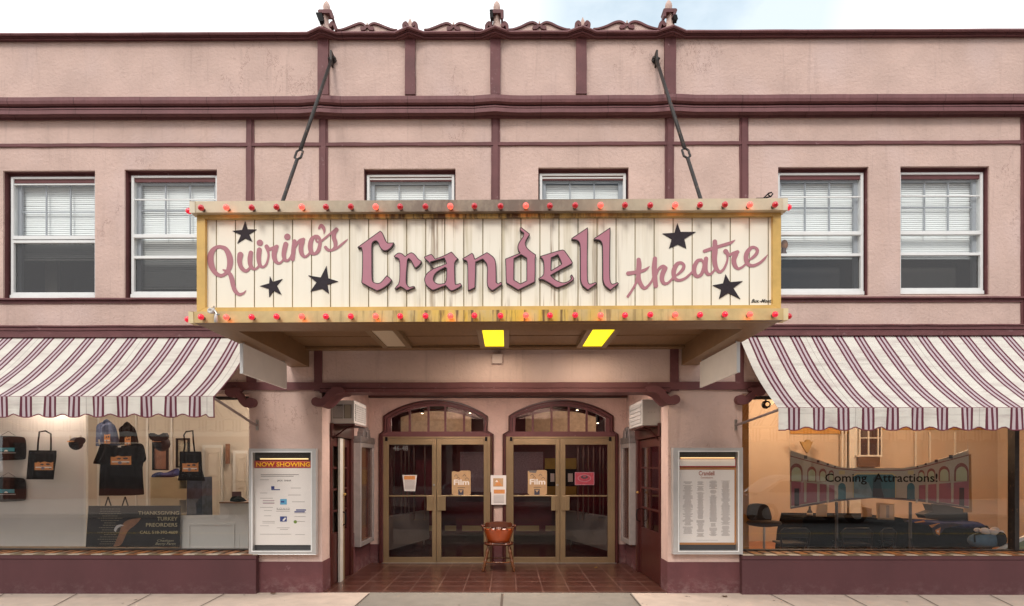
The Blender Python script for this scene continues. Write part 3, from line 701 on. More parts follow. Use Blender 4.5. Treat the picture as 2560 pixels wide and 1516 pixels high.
for a, b in ((924, 950.5), (1232, 1259), (1543, 1566)): mb.box(PX(a, YB, 1380), PX(b, YB, 1380), YB-.012, YB-.001, 0, zpl)
mb.build_split('plinth', plinth, B)
for di, d in enumerate(doors):
    # maroon surround with fanlight
    op = outer_pts(d); inn = [(d['gx0'], 1414), (d['gx0'], 1091.5), (d['gx1'], 1091.5), (d['gx1'], 1414)]
    ring = zr([op[0], (d['gx0'], 1412), (d['gx0'], 1092), (d['gx1'], 1092), (d['gx1'], 1412)]+op[::-1][:-1])
    a0, a1 = d['fg']; fl = arch(a0, a1, 1046, 1016.5)
    hole = zr([(a0, 1079.5)]+fl+[(a1, 1079.5)])
    m_ = MB(); m_.prism(ring, [hole], YB-.03, YB+.05)
    # raised outer bead
    op2 = outer_pts(d); c = ((d['ox0']+d['ox1'])/2, 1200)
    fan = m_.build('fanlight', maroon_w, B)
    m_ = MB(); pts = [(x, YB-.034, z) for x, z in zr(op2)]; m_.tube(pts, .016, 6); 
    ip = outer_pts(dict(ox0=d['ox0']+5, ox1=d['ox1']-5, ax0=d['ax0']+7, ax1=d['ax1']-7)); ip = [(x, y+(6 if y < 1060 else (1.5 if y < 1100 else 0))) for x, y in ip]
    m_.tube([(x, YB-.032, z) for x, z in zr(ip)], .008, 6); m_.build('moulding', maroon_gl, fan)
    m_ = MB()
    for q in d['mul']: m_.pb(q-2.6, q+2.6, 1016, 1080, YB-.012, YB+.03)
    m_.build_split('mullion', maroon_w, fan)
    MB().add([(x, YB+.012, z) for x, z in hole], [tuple(range(len(hole)))]).build('fanlight_pane', glass_door, fan)
    # bronze double door
    fm = MB(); Yd = YB+.0
    fm.pb(d['gx0'], d['g1'][0]-9, 1091.5, 1410, Yd-.02, Yd+.07).pb(d['g2'][1]+9, d['gx1'], 1091.5, 1410, Yd-.02, Yd+.07).pb(d['gx0'], d['gx1'], 1091.5, 1096, Yd-.024, Yd+.07)
    fm.mat(chrome).pb(d['gx0'], d['gx1'], 1408, 1411.5, Yd-.04, Yd+.07) if False else None
    frm = fm.build('door_frame', bronze, B, bevel=.003)
    MB().pb(d['gx0']-4, d['gx1']+4, 1407.5, 1411.5, Yd-.05, Yd+.07).build('threshold', chrome, frm)
    for li, (g0, g1_) in enumerate((d['g1'], d['g2'])):
        x0 = g0-9 if li == 0 else d['mid']+.4; x1 = d['mid']-.4 if li == 0 else g1_+9
        m_ = MB(); Y0 = Yd-.012
        m_.pb(x0, g0, 1096.5, 1407, Y0, Y0+.05).pb(g1_, x1, 1096.5, 1407, Y0, Y0+.05).pb(g0, g1_, 1096.5, 1112, Y0+.001, Y0+.048).pb(g0, g1_, 1393.5, 1407, Y0+.001, Y0+.048).pb(g0, g1_, 1238.5, 1242, Y0-.02, Y0+.02)
        D_ = m_.build('door', bronze, B, bevel=.003)
        MB().add([(x, Y0+.024, z) for x, z in pp([(g0, 1393.5), (g1_, 1393.5), (g1_, 1112), (g0, 1112)], Y0+.024)], [(0, 1, 2, 3)]).build('pane', glass_door, D_)
        hx = (g1_-12, g1_-1.5) if li == 0 else (g0+1, g0+11)
        hx = (1066.7, 1077.6) if (di, li) == (0, 0) else ((1102.5, 1114) if (di, li) == (0, 1) else ((1378, 1389) if (di, li) == (1, 0) else (1413.5, 1424)))
        MB().pb(hx[0], hx[1], 1240, 1277, Y0-.045, Y0-.03).pb(hx[0]+(9 if li == 0 else -9), hx[1]+(5 if li == 0 else -9), 1240, 1277, Y0-.03, Y0-.002).build('push_handle', bronze, D_, bevel=.003)
        hg = MB().pb((x0 if li == 0 else x1-6), (x0+6 if li == 0 else x1), 1093, 1103, Y0-.02, Y0-.002); hg.build('pivot_hinge', black, D_)
        if li == 0:
            X_, Z_ = P(x1-6, 1213, Y0-.012); MB().lathe((X_, Y0-.012, Z_), [(.018, 0), (.018, .01), (.02, .012)], 14, 'y').build('lock_cylinder', chrome, D_)
text('door_number', '46-48', (983, 1115, 1020, 1127), YB+.005, M('faded_numerals', (.22, .2, .2), rough=.6), B)

# side doors of the recess
def quadbox(mb, xi, sgn, y0, y1, z0, z1, d0, d1):
    """box lying along the recess side wall: depth range y0..y1, heights z0..z1, standing d0..d1 proud of the wall towards the opening"""
    v = []
    for z in (z0, z1):
        for y in (y0, y1):
            for d in (d0, d1): v.append((xi(y)-sgn*d, y, z))
    return mb.add(v, [(0, 2, 3, 1), (4, 5, 7, 6), (0, 1, 5, 4), (2, 6, 7, 3), (0, 4, 6, 2), (1, 3, 7, 5)])
def side_door(xi, sgn, y0, y1, white, lite=(1.05, 2.0)):
    m_ = MB(); quadbox(m_, xi, sgn, y0, y0+.07, 0, zdt, -.1, .015); quadbox(m_, xi, sgn, y1-.12, y1, 0, zdt+.0, -.1, .03); quadbox(m_, xi, sgn, y0, y1, zdt-.14, zdt+.04, -.1, .04)
    f_ = m_.build('side_door_frame', maroon_gl, B, bevel=.004)
    D0, D1 = y0+.075, y1-.125; st = .09
    m_ = MB(); quadbox(m_, xi, sgn, D0, D0+st, .01, zdt-.15, -.05, -.005); quadbox(m_, xi, sgn, D1-st, D1, .01, zdt-.15, -.05, -.005)
    quadbox(m_, xi, sgn, D0+st, D1-st, .01, .72, -.048, -.007); quadbox(m_, xi, sgn, D0+st, D1-st, zdt-.27, zdt-.15, -.048, -.007)
    for k in range(1, 4):
        z_ = .72+(zdt-.27-.72)*k/4; quadbox(m_, xi, sgn, D0+st, D1-st, z_-.014, z_+.014, -.042, -.008)
    dm = (D0+D1)/2; quadbox(m_, xi, sgn, dm-.012, dm+.012, .72, zdt-.27, -.041, -.009)
    d_ = m_.build('side_door', maroon_gl, B, bevel=.003)
    m_ = MB(); quadbox(m_, xi, sgn, D0+st, D1-st, .72, zdt-.27, -.03, -.026); m_.build('pane', glass_door, d_)
    if white:
        m_ = MB(); quadbox(m_, xi, sgn, y0+.36, y0+.50, 0.0, zdt-.15, 0.005, .035); m_.build('door_edge', M('white_door_edge', (.62, .58, .52), rough=.5, var=.1, vs=8), d_)
        m_ = MB(); quadbox(m_, xi, sgn, y0+.51, y0+.62, 0.0, zdt-.15, 0.002, .02); m_.build('door_stop', M('tan_door_edge', (.24, .17, .09), rough=.5), d_)
    x = xi(D0+.5)-sgn*.02; yy = D0+.42 if white else D1-.06
    MB().tube([(x, yy, 1.0), (x-sgn*.05, yy, .98), (x-sgn*.055, yy, .9), (x-sgn*.05, yy, .82), (x, yy, .80)], .009, 8).build('pull_handle', black, d_, smooth=True)
    MB().ball((x-sgn*.04, yy, 1.25), .022, 10).build('door_knob', M('brass', (.6, .38, .12), rough=.3, metal=.9), d_, smooth=True)
side_door(xiL, -1, .34, 1.40, True); side_door(xiR, 1, .36, 1.70, False)
# dark hallways behind the side doors
mb = MB()
for xi, sg, a, b in ((xiL, -1, .4, 1.35), (xiR, 1, .4, 1.65)):
    m2 = MB(); quadbox(m2, xi, sg, a-.05, b+.05, -.01, zdt+.1, -.7, -.68); mb.v += []; mb.add(m2.v, m2.f)
mb.build('hall_partition', beige, B)

for i, x in enumerate((-.95, .65)):  # lamps added out of view to brighten the recess
    YL_ = .62
    t_ = thing('added_entrance_lamp', (x, YL_, zceil-.05), ('left', 'right')[i]+' round lamp added unseen behind the lintel to brighten the entrance recess', 'ceiling lamp', 'added entrance ceiling lamps')
    MB().lathe((x, YL_, zceil), [(.15, -.001), (.16, -.02), (.14, -.045)], 20).build('rim', bronze, t_, smooth=True)
    MB().lathe((x, YL_, zceil-.04), [(.13, 0), (.11, -.035), (.04, -.05)], 20).build('globe', M('lit_globe', (1, .9, .75), emit=(1, .72, .42), es=.7), t_, smooth=True)
    l_ = bpy.data.lights.new('added_entrance_light', 'AREA'); l_.size = .5; l_.energy = 44; l_.color = (1, .86, .76); lo = bpy.data.objects.new('added_entrance_light', l_); COL.objects.link(lo); lo.parent = t_; lo.location = (0, 0, -.06)
# --- lobby behind the glass doors
lob = M('lobby_maroon', (.16, .018, .034), rough=.35, var=.25, vs=3)
lobg = M('lobby_textured_glass', (.30, .22, .28), rough=.25, var=.35, vs=40, bump=.8, bs=45)
x0, x1, y0, y1, z0, z1 = XB0-.6, XB1+.6, YB+.2, YB+4.4, .002, 3.05
mb = MB().mat(lob).add([(x0, y1, z0), (x1, y1, z0), (x1, y1, z1), (x0, y1, z1), (x0, y0, z0), (x1, y0, z0), (x1, y0, z1), (x0, y0, z1)], [(0, 1, 2, 3), (0, 3, 7, 4), (1, 5, 6, 2)])
mb.mat(M('lobby_ceiling', (.16, .10, .08), rough=.7)).add([(x0, y0, z1), (x1, y0, z1), (x1, y1, z1), (x0, y1, z1)], [(0, 1, 2, 3)])
mb.mat(M('lobby_floor_tile', (.05, .02, .02), rough=.2, var=.3, vs=5)).add([(x0, y0, z0), (x1, y0, z0), (x1, y1, z0), (x0, y1, z0)], [(0, 1, 2, 3)])
mb.build('lobby_room', None, B)
mb = MB(); Yl = YB+3.6
mb.mat(lobg).pb(1150, 1232, 1130, 1230, Yl, Yl+.03).pb(1285, 1358, 1130, 1234, Yl, Yl+.03)
mb.mat(lob).pb(1040, 1100, 1150, 1350, Yl-.2, Yl+.05).pb(1140, 1380, 1255, 1330, Yl-.05, Yl)
mb.build('lobby_panel', None, B)
mb = MB(); lp = M('lobby_post', (.13, .085, .08), rough=.2, metal=.3)
for q in (985, 1003, 1013, 1022, 1035, 1062, 1445, 1458, 1471, 1484, 1500, 1508): mb.pb(q-1.6, q+1.6, 1120, 1300, YB+1.6, YB+1.64)
mb.build_split('lobby_rail', lp, B)
cream = M('cream_kerb_reflection', (.40, .33, .17), rough=.6)  # cream strips stand in for the kerb mirrored in the door glass
mb = MB()
for a, b in ((1065, 1102), (1112, 1140), (1155, 1205), (1290, 1348), (1364, 1388), (1420, 1444)): mb.pb(a, b, 1315, 1328, YB+3.0, YB+3.06)
mb.build_split('kerb_reflection', cream, B)
# barrel vault of pale plaster seen through the fanlights
vault = M('lobby_plaster', (.42, .33, .22), rough=.8, var=.25, vs=14, bump=.4, bs=30)
mb = MB()
for c in (1090, 1402): mb.prism(pp([(c-88, 1082)]+arch(c-88, c+88, 1044, 1028)+[(c+88, 1082)], YB+2.0), [], YB+2.0, YB+2.1)
mb.build('lobby_arch', vault, B)
for i, (px_, py_) in enumerate(((1055.5, 1033.5), (1175, 1033), (1443, 1025.5), (1494, 1058))):
    Yq = YB+1.2; X_, Z_ = P(px_, py_, Yq)
    t_ = thing('downlight', (X_, Yq, Z_), ('lit downlight behind the second pane of the left fanlight', 'lit downlight behind the rightmost pane of the left fanlight', 'lit downlight behind the fourth pane of the right fanlight', 'dim lit spot low behind the rightmost pane of the right fanlight')[i], 'downlight', 'lobby downlights')
    MB().lathe((X_, Yq, Z_), [(.03, 0), (.034, .02), (.034, .45)], 12).build('can', black, t_)
    MB().ball((X_, Yq, Z_-.002), .024, 10, (1, 1, .4)).build('bulb', M('lit_downlight', (1, .9, .75), emit=(1, .85, .6), es=4), t_)
    l_ = bpy.data.lights.new('downlight', 'POINT'); l_.energy = 9; l_.color = (1, .75, .6); l_.shadow_soft_size = .05; lo = bpy.data.objects.new('downlight_lamp', l_); COL.objects.link(lo); lo.parent = t_; lo.location = (0, 0, -.12)
def radiator(name, p0, p1, z1, lb):
    t_ = thing('radiator', (p0[0], p0[1], 0), lb, 'radiator', 'radiators in the lobby')
    d = Vector((p1[0]-p0[0], p1[1]-p0[1], 0)); Ln = d.length; d.normalize(); n_ = Vector((-d.y, d.x, 0)); m_ = MB()
    k = int(Ln/.035)
    for i in range(k):
        a = Vector((p0[0], p0[1], 0))+d*(i*.035); b = a+d*.025; c = n_*.09
        m_.add([(*((a-c)[:2]), .12), (*((b-c)[:2]), .12), (*((b+c)[:2]), .12), (*((a+c)[:2]), .12), (*((a-c)[:2]), z1), (*((b-c)[:2]), z1), (*((b+c)[:2]), z1), (*((a+c)[:2]), z1)], [(0, 3, 2, 1), (4, 5, 6, 7), (0, 1, 5, 4), (1, 2, 6, 5), (2, 3, 7, 6), (3, 0, 4, 7)])
    m_.build('fin_body', M('radiator_grey', (.20, .185, .18), rough=.5), t_)
    m_ = MB()
    for q in (.05, .95):
        c = Vector((p0[0], p0[1], 0))+d*(Ln*q); m_.tube([(c.x, c.y, 0), (c.x, c.y, .13)], .02, 8)
    m_.build('leg', M('radiator_leg', (.3, .28, .27), rough=.5), t_)
radiator('l', (XB0+.02, YB+.45), (XB0+.62, YB+2.6), .72, 'grey ribbed radiator behind the leftmost glass door')
radiator('r', (XB1-.05, YB+.45), (XB1-.72, YB+2.6), .72, 'grey ribbed radiator behind the rightmost glass door')
mb = MB(); yb2 = M('lobby_yellow_board', (.30, .20, .03), rough=.6, var=.15, vs=6)
o = MB().mat(yb2).pb(1362, 1441, 1146, 1238, YB+3.0, YB+3.03).mat(black).pb(1362, 1441, 1173, 1216, YB+2.99, YB+2.995).mat(paper).pb(1376, 1386, 1184, 1205, YB+2.985, YB+2.988).pb(1420, 1432, 1184, 1205, YB+2.985, YB+2.988).build('notice_board', None)
tag(o, 'yellow lobby board with black band behind the right pair of doors', 'notice board')

# ================================================================ MARQUEE
YM, YFm, YPn = -2.5, -2.44, -2.40
gold = M('gold_paint', (.62, .385, .105), rough=.42, var=.14, vs=7, bump=.15, bs=25)
def xmask(t, c, w_):      # 1 near x = c, fading over w_
    _, xyz = coords(t); d = math_(t, 'ABSOLUTE', math_(t, 'SUBTRACT', xyz[0], c)); return ramp(t, d, w_, w_*.25, 0, 1)
def streaks(t, sc=9, lo=.5, hi=.62, z=.35, loc=(0, 0, 0)): return ramp(t, noise(t, sc, (1, .3, z*.25), 5, .65, loc), lo, hi)
goldb = M('gold_bulb_band', (.60, .44, .20), rough=.38, var=.14, vs=8, bump=.15, bs=25)
over(goldb, (.72, .45, .04), lambda t: math_(t, 'MULTIPLY', math_(t, 'MULTIPLY', xmask(t, .15, 1.5), .9), ramp(t, noise(t, 6, (1, 1, .2)), .38, .55), clamp=True))
over(goldb, (.11, .05, .016), lambda t: math_(t, 'MULTIPLY', math_(t, 'MULTIPLY', xmask(t, .1, 1.9), .9), streaks(t, 17, .50, .60, .3), clamp=True))
topb = M('weathered_top_band', (.60, .49, .34), rough=.5, var=.12, vs=7, bump=.2, bs=25)
over(topb, (.15, .095, .065), lambda t: math_(t, 'MULTIPLY', math_(t, 'MULTIPLY', xmask(t, -.05, 2.0), 1.0), ramp(t, noise(t, 5, (1, 1, .5), 6, .7), .32, .58, .6, 1), clamp=True))
goldt = M('gold_top_frame', (.62, .40, .13), rough=.42, var=.14, vs=7, bump=.15, bs=25)
over(goldt, (.10, .045, .02), lambda t: math_(t, 'MULTIPLY', math_(t, 'MULTIPLY', xmask(t, -.2, 2.3), .95), streaks(t, 18, .44, .58, .3), clamp=True))
soff = M('brown_soffit_paint', (.21, .115, .052), rough=.45, var=.15, vs=6, vec=(6, 1, 1), bump=.1, bs=20)
over(soff, (.42, .36, .30), lambda t: math_(t, 'MULTIPLY', ramp(t, noise(t, 7, (1, 1, 1), 8, .8), .69, .73), .6, clamp=True))
boardm = M('cream_sign_board', (.88, .81, .68), rough=.45, var=.035, vs=5, vec=(1, 1, .3), spec=.4)
over(boardm, (.60, .52, .36), lambda t: math_(t, 'MULTIPLY', math_(t, 'MULTIPLY', xmask(t, .1, 2.2), .85), streaks(t, 12, .50, .68, .18), clamp=True))
over(boardm, (.20, .10, .04), lambda t: math_(t, 'MULTIPLY', math_(t, 'MULTIPLY', xmask(t, .12, 1.5), .9), streaks(t, 15, .56, .64, .12, (3, 0, 1)), clamp=True))
over(boardm, (.16, .10, .06), lambda t: math_(t, 'MULTIPLY', math_(t, 'MULTIPLY', math_(t, 'MULTIPLY', xmask(t, .0, 1.4), .8), streaks(t, 17, .57, .68, .3, (9, 0, 4))), ramp(t, coords(t)[1][2], .33, .10, 0, 1), clamp=True))
groovem = M('board_groove', (.30, .235, .14), rough=.8, var=.4, vs=6, vec=(1, 1, .5))
letp = M('pink_letter_face', (.43, .165, .215), rough=.5, var=.07, vs=5)
letk = M('letter_edge', (.035, .016, .016), rough=.6)
scrp = M('pink_script_paint', (.43, .175, .205), rough=.6, var=.05, vs=5)
starm = M('black_star_paint', (.030, .022, .028), rough=.6, spec=.2, var=.2, vs=30)
XA, XB = PX(484, YM, 650), PX(1959, YM, 650); KT = .0035
XI0, XI1 = -2.60, 2.27
zbot = PZ(803.5, YM, 1222); ztopm = PZ(500.5, YM, 1222); zsoff = PZ(870, 0)
mq = thing('marquee', ((XA+XB)/2, YM, zbot), 'cream and gold theatre marquee with raised pink lettering, black stars and red bulbs', 'marquee')
def tb(mb, x0, x1, y0, y1, z0, z1):
    v = [(x, y, z+KT*x) for z in (z0, z1) for y in (y0, y1) for x in (x0, x1)]
    return mb.add(v, [(0, 2, 3, 1), (4, 5, 7, 6), (0, 1, 5, 4), (2, 6, 7, 3), (0, 4, 6, 2), (1, 3, 7, 5)])
m_ = MB().mat(soff)
tb(m_, XA, XB, YM+.012, YPn+.012, zbot+.0, zbot+.085); tb(m_, XA+.006, XB-.006, YPn+.012, -2.13, zbot+.0, zsoff+.03); tb(m_, XA, XI0, -2.13, -.002, zbot, zsoff+.03); tb(m_, XI1, XB, -2.13, -.002, zbot, zsoff+.03)
m_.mat(gold); tb(m_, XA+.006, XB-.006, YPn+.012, -.05, zsoff+.03, ztopm-.06)
m_.mat(topb); tb(m_, XA, XB, YPn+.02, -.004, ztopm-.06, ztopm-.03)
m_.build('housing', None, mq)
m_ = MB(); tb(m_, XI0, XI1, -2.13, -.003, zsoff, zsoff+.025)
for y in (-1.55, -.75): tb(m_, XI0, XI1, y-.006, y+.006, zsoff-.006, zsoff)
tb(m_, XI0, XI1, -.16, -.004, zsoff-.03, zsoff-.006)
m_.build('soffit', soff, mq)
def quad(mb, pts, Yf, Yb): return mb.prism(pp(pts, Yf), [], Yf, Yb)
m_ = MB(); quad(m_, [(487.5, 504), (1958, 496.5), (1958, 525), (487.5, 531.4)], YM, YM+.10); m_.build('top_band', topb, mq, bevel=.004)
m_ = MB(); quad(m_, [(474.5, 504), (487, 504), (487, 531.4), (474.5, 531.4)], YM-.006, YM+.10); quad(m_, [(1958.5, 496.5), (1969, 496.4), (1969, 525), (1958.5, 525)], YM-.006, YM+.10)
m_.build_split('band_cap', M('cream_band_cap', (.66, .58, .44), rough=.5, var=.1, vs=9), mq, bevel=.003)
m_ = MB(); quad(m_, [(483.5, 779.8), (1959, 771.8), (1959, 800), (483.5, 807)], YM, YM+.10); m_.build('bottom_band', goldb, mq, bevel=.004)
m_ = MB(); quad(m_, [(471.6, 779.6), (483, 779.6), (483, 807), (471.6, 807)], YM-.006, YM+.10); quad(m_, [(1959.5, 771.8), (1970, 771.7), (1970, 800), (1959.5, 800)], YM-.006, YM+.10)
m_.build_split('band_cap', M('gold_band_cap', (.72, .58, .33), rough=.5, var=.1, vs=9), mq, bevel=.003)
m_ = MB().mat(gold)
quad(m_, [(492, 533), (512.4, 546.7), (512.4, 769), (492, 781)], YFm, YPn+.02); quad(m_, [(1932.4, 540), (1952.5, 525), (1952.5, 773), (1932.4, 762.6)], YFm, YPn+.02)
m_.mat(gold); quad(m_, [(512.8, 769.4), (1932, 763), (1951.5, 773), (493.5, 781)], YFm-.001, YPn+.02)
m_.build('gold_frame', None, mq, bevel=.004)
m_ = MB(); quad(m_, [(492.6, 533), (1951.5, 525), (1932, 539.6), (512.8, 546.3)], YFm-.001, YPn+.02); m_.build('top_frame_rail', goldt, mq)
# boards with grooves
m_ = MB(); xs = [512]+[541+47.58*k for k in range(30) if 541+47.58*k < 1926]+[1933]
yt = lambda x: 546.7+(x-512.4)*(-6.7/1420); yb3 = lambda x: 769+(x-512.4)*(-6.4/1420)
for i in range(len(xs)-1):
    a, b = xs[i]+(1.5 if i else 0), xs[i+1]-1.5; quad(m_, [(a, yt(a)-1), (b, yt(b)-1), (b, yb3(b)+1), (a, yb3(a)+1)], YPn+random.uniform(0, .0015), YPn+.012)
m_.build('sign_panel', boardm, mq, bevel=.002)
m_ = MB(); quad(m_, [(512, 545), (1933, 539), (1933, 764), (512, 771)], YPn+.007, YPn+.011); m_.build('panel_backing', groovem, mq)
# bulbs
bulbm = [M('red_bulb', (.75, .006, .03), rough=.10, coat=.9, emit=(1.0, .01, .05), es=.42), M('lit_pink_bulb', (.75, .10, .08), rough=.15, coat=.5, emit=(1.0, .13, .09), es=.8), M('dark_red_bulb', (.50, .003, .012), rough=.10, coat=.9, emit=(.8, .0, .02), es=.12)]  # unlit red bulbs also glow slightly, lifting their colour
sockm = M('bulb_socket', (.10, .06, .04), rough=.5)
BX = [491, 553, 615, 676, 738, 797, 858, 919, 979, 1041, 1102, 1161, 1225, 1287, 1346, 1408, 1470, 1530, 1592, 1653, 1714, 1775, 1836, 1898]
proto = {}
def bulb(X_, Y_, Z_, k, ax='y', sg=-1):
    key = (k, ax, sg)
    if key not in proto:
        m_ = MB()
        m_.mat(sockm).lathe((0, 0, 0), [(.016, 0), (.016, sg*.022)], 12, ax)
        m_.mat(bulbm[k]).lathe((0, 0, 0), [(h_, sg*q) for h_, q in ((.012, .018), (.016, .026), (.024, .038), (.028, .052), (.026, .064), (.018, .075), (.006, .081), (.0005, .082))], 14, ax)
        o = m_.build('bulb', None, mq, smooth=True)
        me = o.data
        proto[key] = o; o.data.transform(__import__('mathutils').Matrix.Translation(mq.location)); o.location = Vector((X_, Y_, Z_))-mq.location
    else:
        o = proto[key].copy(); COL.objects.link(o); o.location = Vector((X_, Y_, Z_))-mq.location
    if k == 1:
        l_ = glow.copy(); COL.objects.link(l_); l_.parent = o; l_.location = (.012, -.035, -.045)
    return o
gl_ = bpy.data.lights.new('bulb_glow', 'POINT'); gl_.energy = .10; gl_.color = (1, .28, .06); gl_.shadow_soft_size = .03
glow = bpy.data.objects.new('bulb_glow', gl_)
for i, x in enumerate(BX):
    x *= 1.0215; a = (x-475)/1490
    yT = 519-8.5*a; yB_ = 793-7.5*a
    for row, (yy, ks) in enumerate(((yT, (2, 0)), (yB_, (0, 2)))):
        k = 1 if i % 3 == 1 else (2 if (i//3+i+row) % 2 == 0 else 0)
        q = P(x, yy+random.uniform(-.6, .6), YM-.06); bx_, by_ = q[0], YM
        bulb(q[0], YM-.0, q[1], k)
for X_, Z_, sg, k in ((PX(474.5, YM+.05)+.045, PZ(528, YM+.05, 474), -1, 0), (PX(471.6, YM+.05)+.045, PZ(799, YM+.05, 474), -1, 0), (PX(1969, YM+.05)-.045, PZ(519, YM+.05, 1969), 1, 0), (PX(1970, YM+.05)-.045, PZ(791, YM+.05, 1970), 1, 2)):
    bulb(X_, YM+.05, Z_, k, 'x', sg)
# --- raised blackletter word
def zz7(pts, ox=860, oy=480, s=2226/540): return [(ox+x/s, oy+y/s) for x, y in pts]
def zz8(pts): return zz7(pts, 1260)
LET = [
 ([(140,568),(372,400),(392,412),(408,442),(430,500),(450,524),(515,522),(515,535),(490,575),(460,600),(430,612),(402,608),(378,588),(362,560),(350,525),(335,508),(318,508),(300,520),(288,540),(290,700),(290,912),(310,932),(345,942),(375,935),(402,905),(438,860),(450,865),(480,890),(494,908),(490,922),(455,960),(400,1000),(343,1024),(335,1022),(260,985),(178,938),(185,850),(188,700),(186,610),(176,578),(155,576),(140,580)], [], 0),
 ([(512,662),(542,634),(568,625),(600,633),(630,662),(655,640),(690,622),(712,628),(740,652),(765,690),(800,712),(800,725),(780,760),(738,790),(725,780),(708,750),(690,712),(668,690),(656,700),(652,760),(645,850),(642,925),(652,958),(675,980),(715,970),(730,975),(733,985),(700,1000),(655,1020),(640,1018),(610,995),(583,980),(560,990),(530,1010),(520,1000),(535,975),(560,950),(570,900),(572,780),(568,700),(548,682),(522,678)], [], 0),
 ([(825,668),(895,638),(910,645),(940,688),(1000,668),(1050,645),(1105,616),(1120,625),(1160,675),(1180,690),(1145,720),(1142,760),(1145,900),(1150,950),(1175,948),(1198,938),(1216,960),(1210,975),(1150,1010),(1115,1024),(1090,1018),(1045,968),(990,990),(925,1018),(905,1015),(850,975),(830,935),(825,900),(838,855),(870,820),(912,795),(890,755),(860,715),(828,690)], [[(893,726),(1032,686),(1052,738),(925,788)], [(1042,782),(1055,792),(1052,910),(1035,940),(975,950),(935,930),(922,900),(932,860),(965,822)]], 0),
 ([(1218,688),(1318,628),(1335,640),(1350,690),(1472,622),(1490,630),(1565,688),(1570,800),(1572,930),(1590,944),(1612,928),(1630,938),(1632,955),(1535,1022),(1520,1020),(1470,975),(1472,870),(1475,748),(1430,696),(1360,725),(1358,860),(1352,990),(1290,1020),(1275,1015),(1272,900),(1270,725),(1252,708),(1230,705)], [], 0),
 ([(1660,690),(1810,630),(1795,605),(1785,565),(1800,520),(1845,460),(1850,428),(1810,395),(1812,370),(1825,362),(1915,432),(1915,445),(1885,490),(1870,530),(1880,565),(1910,600),(1980,648),(1972,700),(1975,790),(1970,930),(1795,1015),(1670,940),(1665,870),(1665,780)], [[(1825,650),(1880,685),(1880,915),(1818,945),(1752,905),(1755,690)]], 0),
 ([(372,662),(590,594),(620,598),(640,622),(705,715),(710,735),(690,752),(560,818),(485,862),(520,898),(575,928),(620,935),(665,920),(690,895),(685,860),(700,850),(725,895),(715,915),(640,960),(555,990),(535,988),(470,945),(400,905),(362,907),(356,890),(400,862),(408,830),(408,740),(398,695),(378,682)], [[(490,682),(555,652),(592,735),(585,750),(487,808)]], 1),
 ([(695,478),(862,366),(868,375),(862,600),(862,920),(880,946),(900,945),(945,928),(962,945),(868,1014),(855,1010),(785,950),(783,800),(783,560),(774,520),(750,498),(697,494)], [], 1),
 ([(926,480),(1095,366),(1099,378),(1093,600),(1092,920),(1115,948),(1135,945),(1172,930),(1185,948),(1100,1016),(1088,1012),(1015,950),(1015,800),(1013,560),(1004,520),(982,498),(928,495)], [], 1)]
for out_, hl, w8 in LET:
    cv = zz8 if w8 else zz7; rg = [smooth_poly(cv(out_), 2, 50)]+[smooth_poly(cv(h_), 1, 50) for h_ in hl]
    xs = [p[0] for p in rg[0]]; ys = [p[1] for p in rg[0]]; g = grid(min(xs)-2, max(xs)+2, min(ys)-2, max(ys)+2, .8)
    D = sdf_poly(rg, *g); m_ = MB().mat(letk); contour(m_, D, *g, to_at(YPn-.030), 0.0, YPn-.030, YPn+.004)
    m_.mat(letp); contour(m_, D, *g, to_at(YPn-.032), 2.1, YPn-.0325, YPn-.0305); m_.build('raised_letter', None, mq)
# --- painted script
def sc6(st): return [[(460+x/4.122, 480+y/4.122, w_/4.122) for x, y, w_ in s_] for s_ in st]
def sc1(st): return [[(1560+x/4.122, 480+y/4.122, w_/4.122) for x, y, w_ in s_] for s_ in st]
Q = [
 [(372,566,34),(425,586,46),(460,640,58),(476,705,62),(470,775,54),(442,832,38),(392,864,36),(342,850,42),(302,802,54),(278,735,64),(276,662,64),(298,606,50),(335,574,38),(372,566,34)],
 [(402,803,10),(420,812,24),(448,826,34),(478,856,44),(496,905,50),(508,965,46),(528,1020,44),(566,1056,34),(606,1050,24),(628,1032,14),(640,1016,4)],
 [(582,650,60),(574,705,52),(582,758,46),(606,798,42),(640,816,34),(672,795,28),(690,760,26)],
 [(690,630,46),(682,688,52),(684,745,46),(700,780,38),(728,798,26),(760,782,24),(782,745,22)],
 [(778,600,52),(772,655,50),(774,715,44),(788,762,36),(820,775,26),(850,745,24),(868,690,22),(872,640,24),(862,600,30),(852,568,40)],
 [(852,564,42),(880,592,36),(915,580,30),(948,570,40),(958,566,40)], [(940,590,60),(930,650,52),(940,705,46),(972,736,28),(1005,724,22),(1030,690,20)],
 [(1050,542,52),(1036,600,50),(1030,655,46),(1042,702,36),(1072,708,26),(1098,680,24),(1115,640,22)],
 [(1140,512,44),(1130,590,46),(1122,695,42)], [(1132,610,18),(1160,545,26),(1195,505,34),(1232,492,36)], [(1220,515,50),(1206,580,50),(1216,640,44),(1246,670,28),(1282,650,24),(1300,620,22)],
 [(1352,458,26),(1318,490,44),(1302,560,50),(1314,622,46),(1345,640,30),(1382,612,40),(1400,555,38),(1402,500,34),(1382,462,28),(1352,456,26)],
 [(1380,462,20),(1362,490,20),(1372,516,20),(1402,518,20),(1440,490,22),(1500,440,22),(1550,402,28),(1570,386,34)],
 [(1572,392,42),(1550,420,46),(1545,470,46),(1562,528,44),(1556,575,34),(1520,604,26),(1480,596,32),(1460,574,34)], [(1540,600,22),(1580,580,24),(1620,548,24),(1655,518,20),(1690,488,4)],
 [(1392,378,22),(1414,348,32),(1438,372,36),(1446,405,22),(1443,438,5)], [(783,527,66)], [(1066,465,66)]]
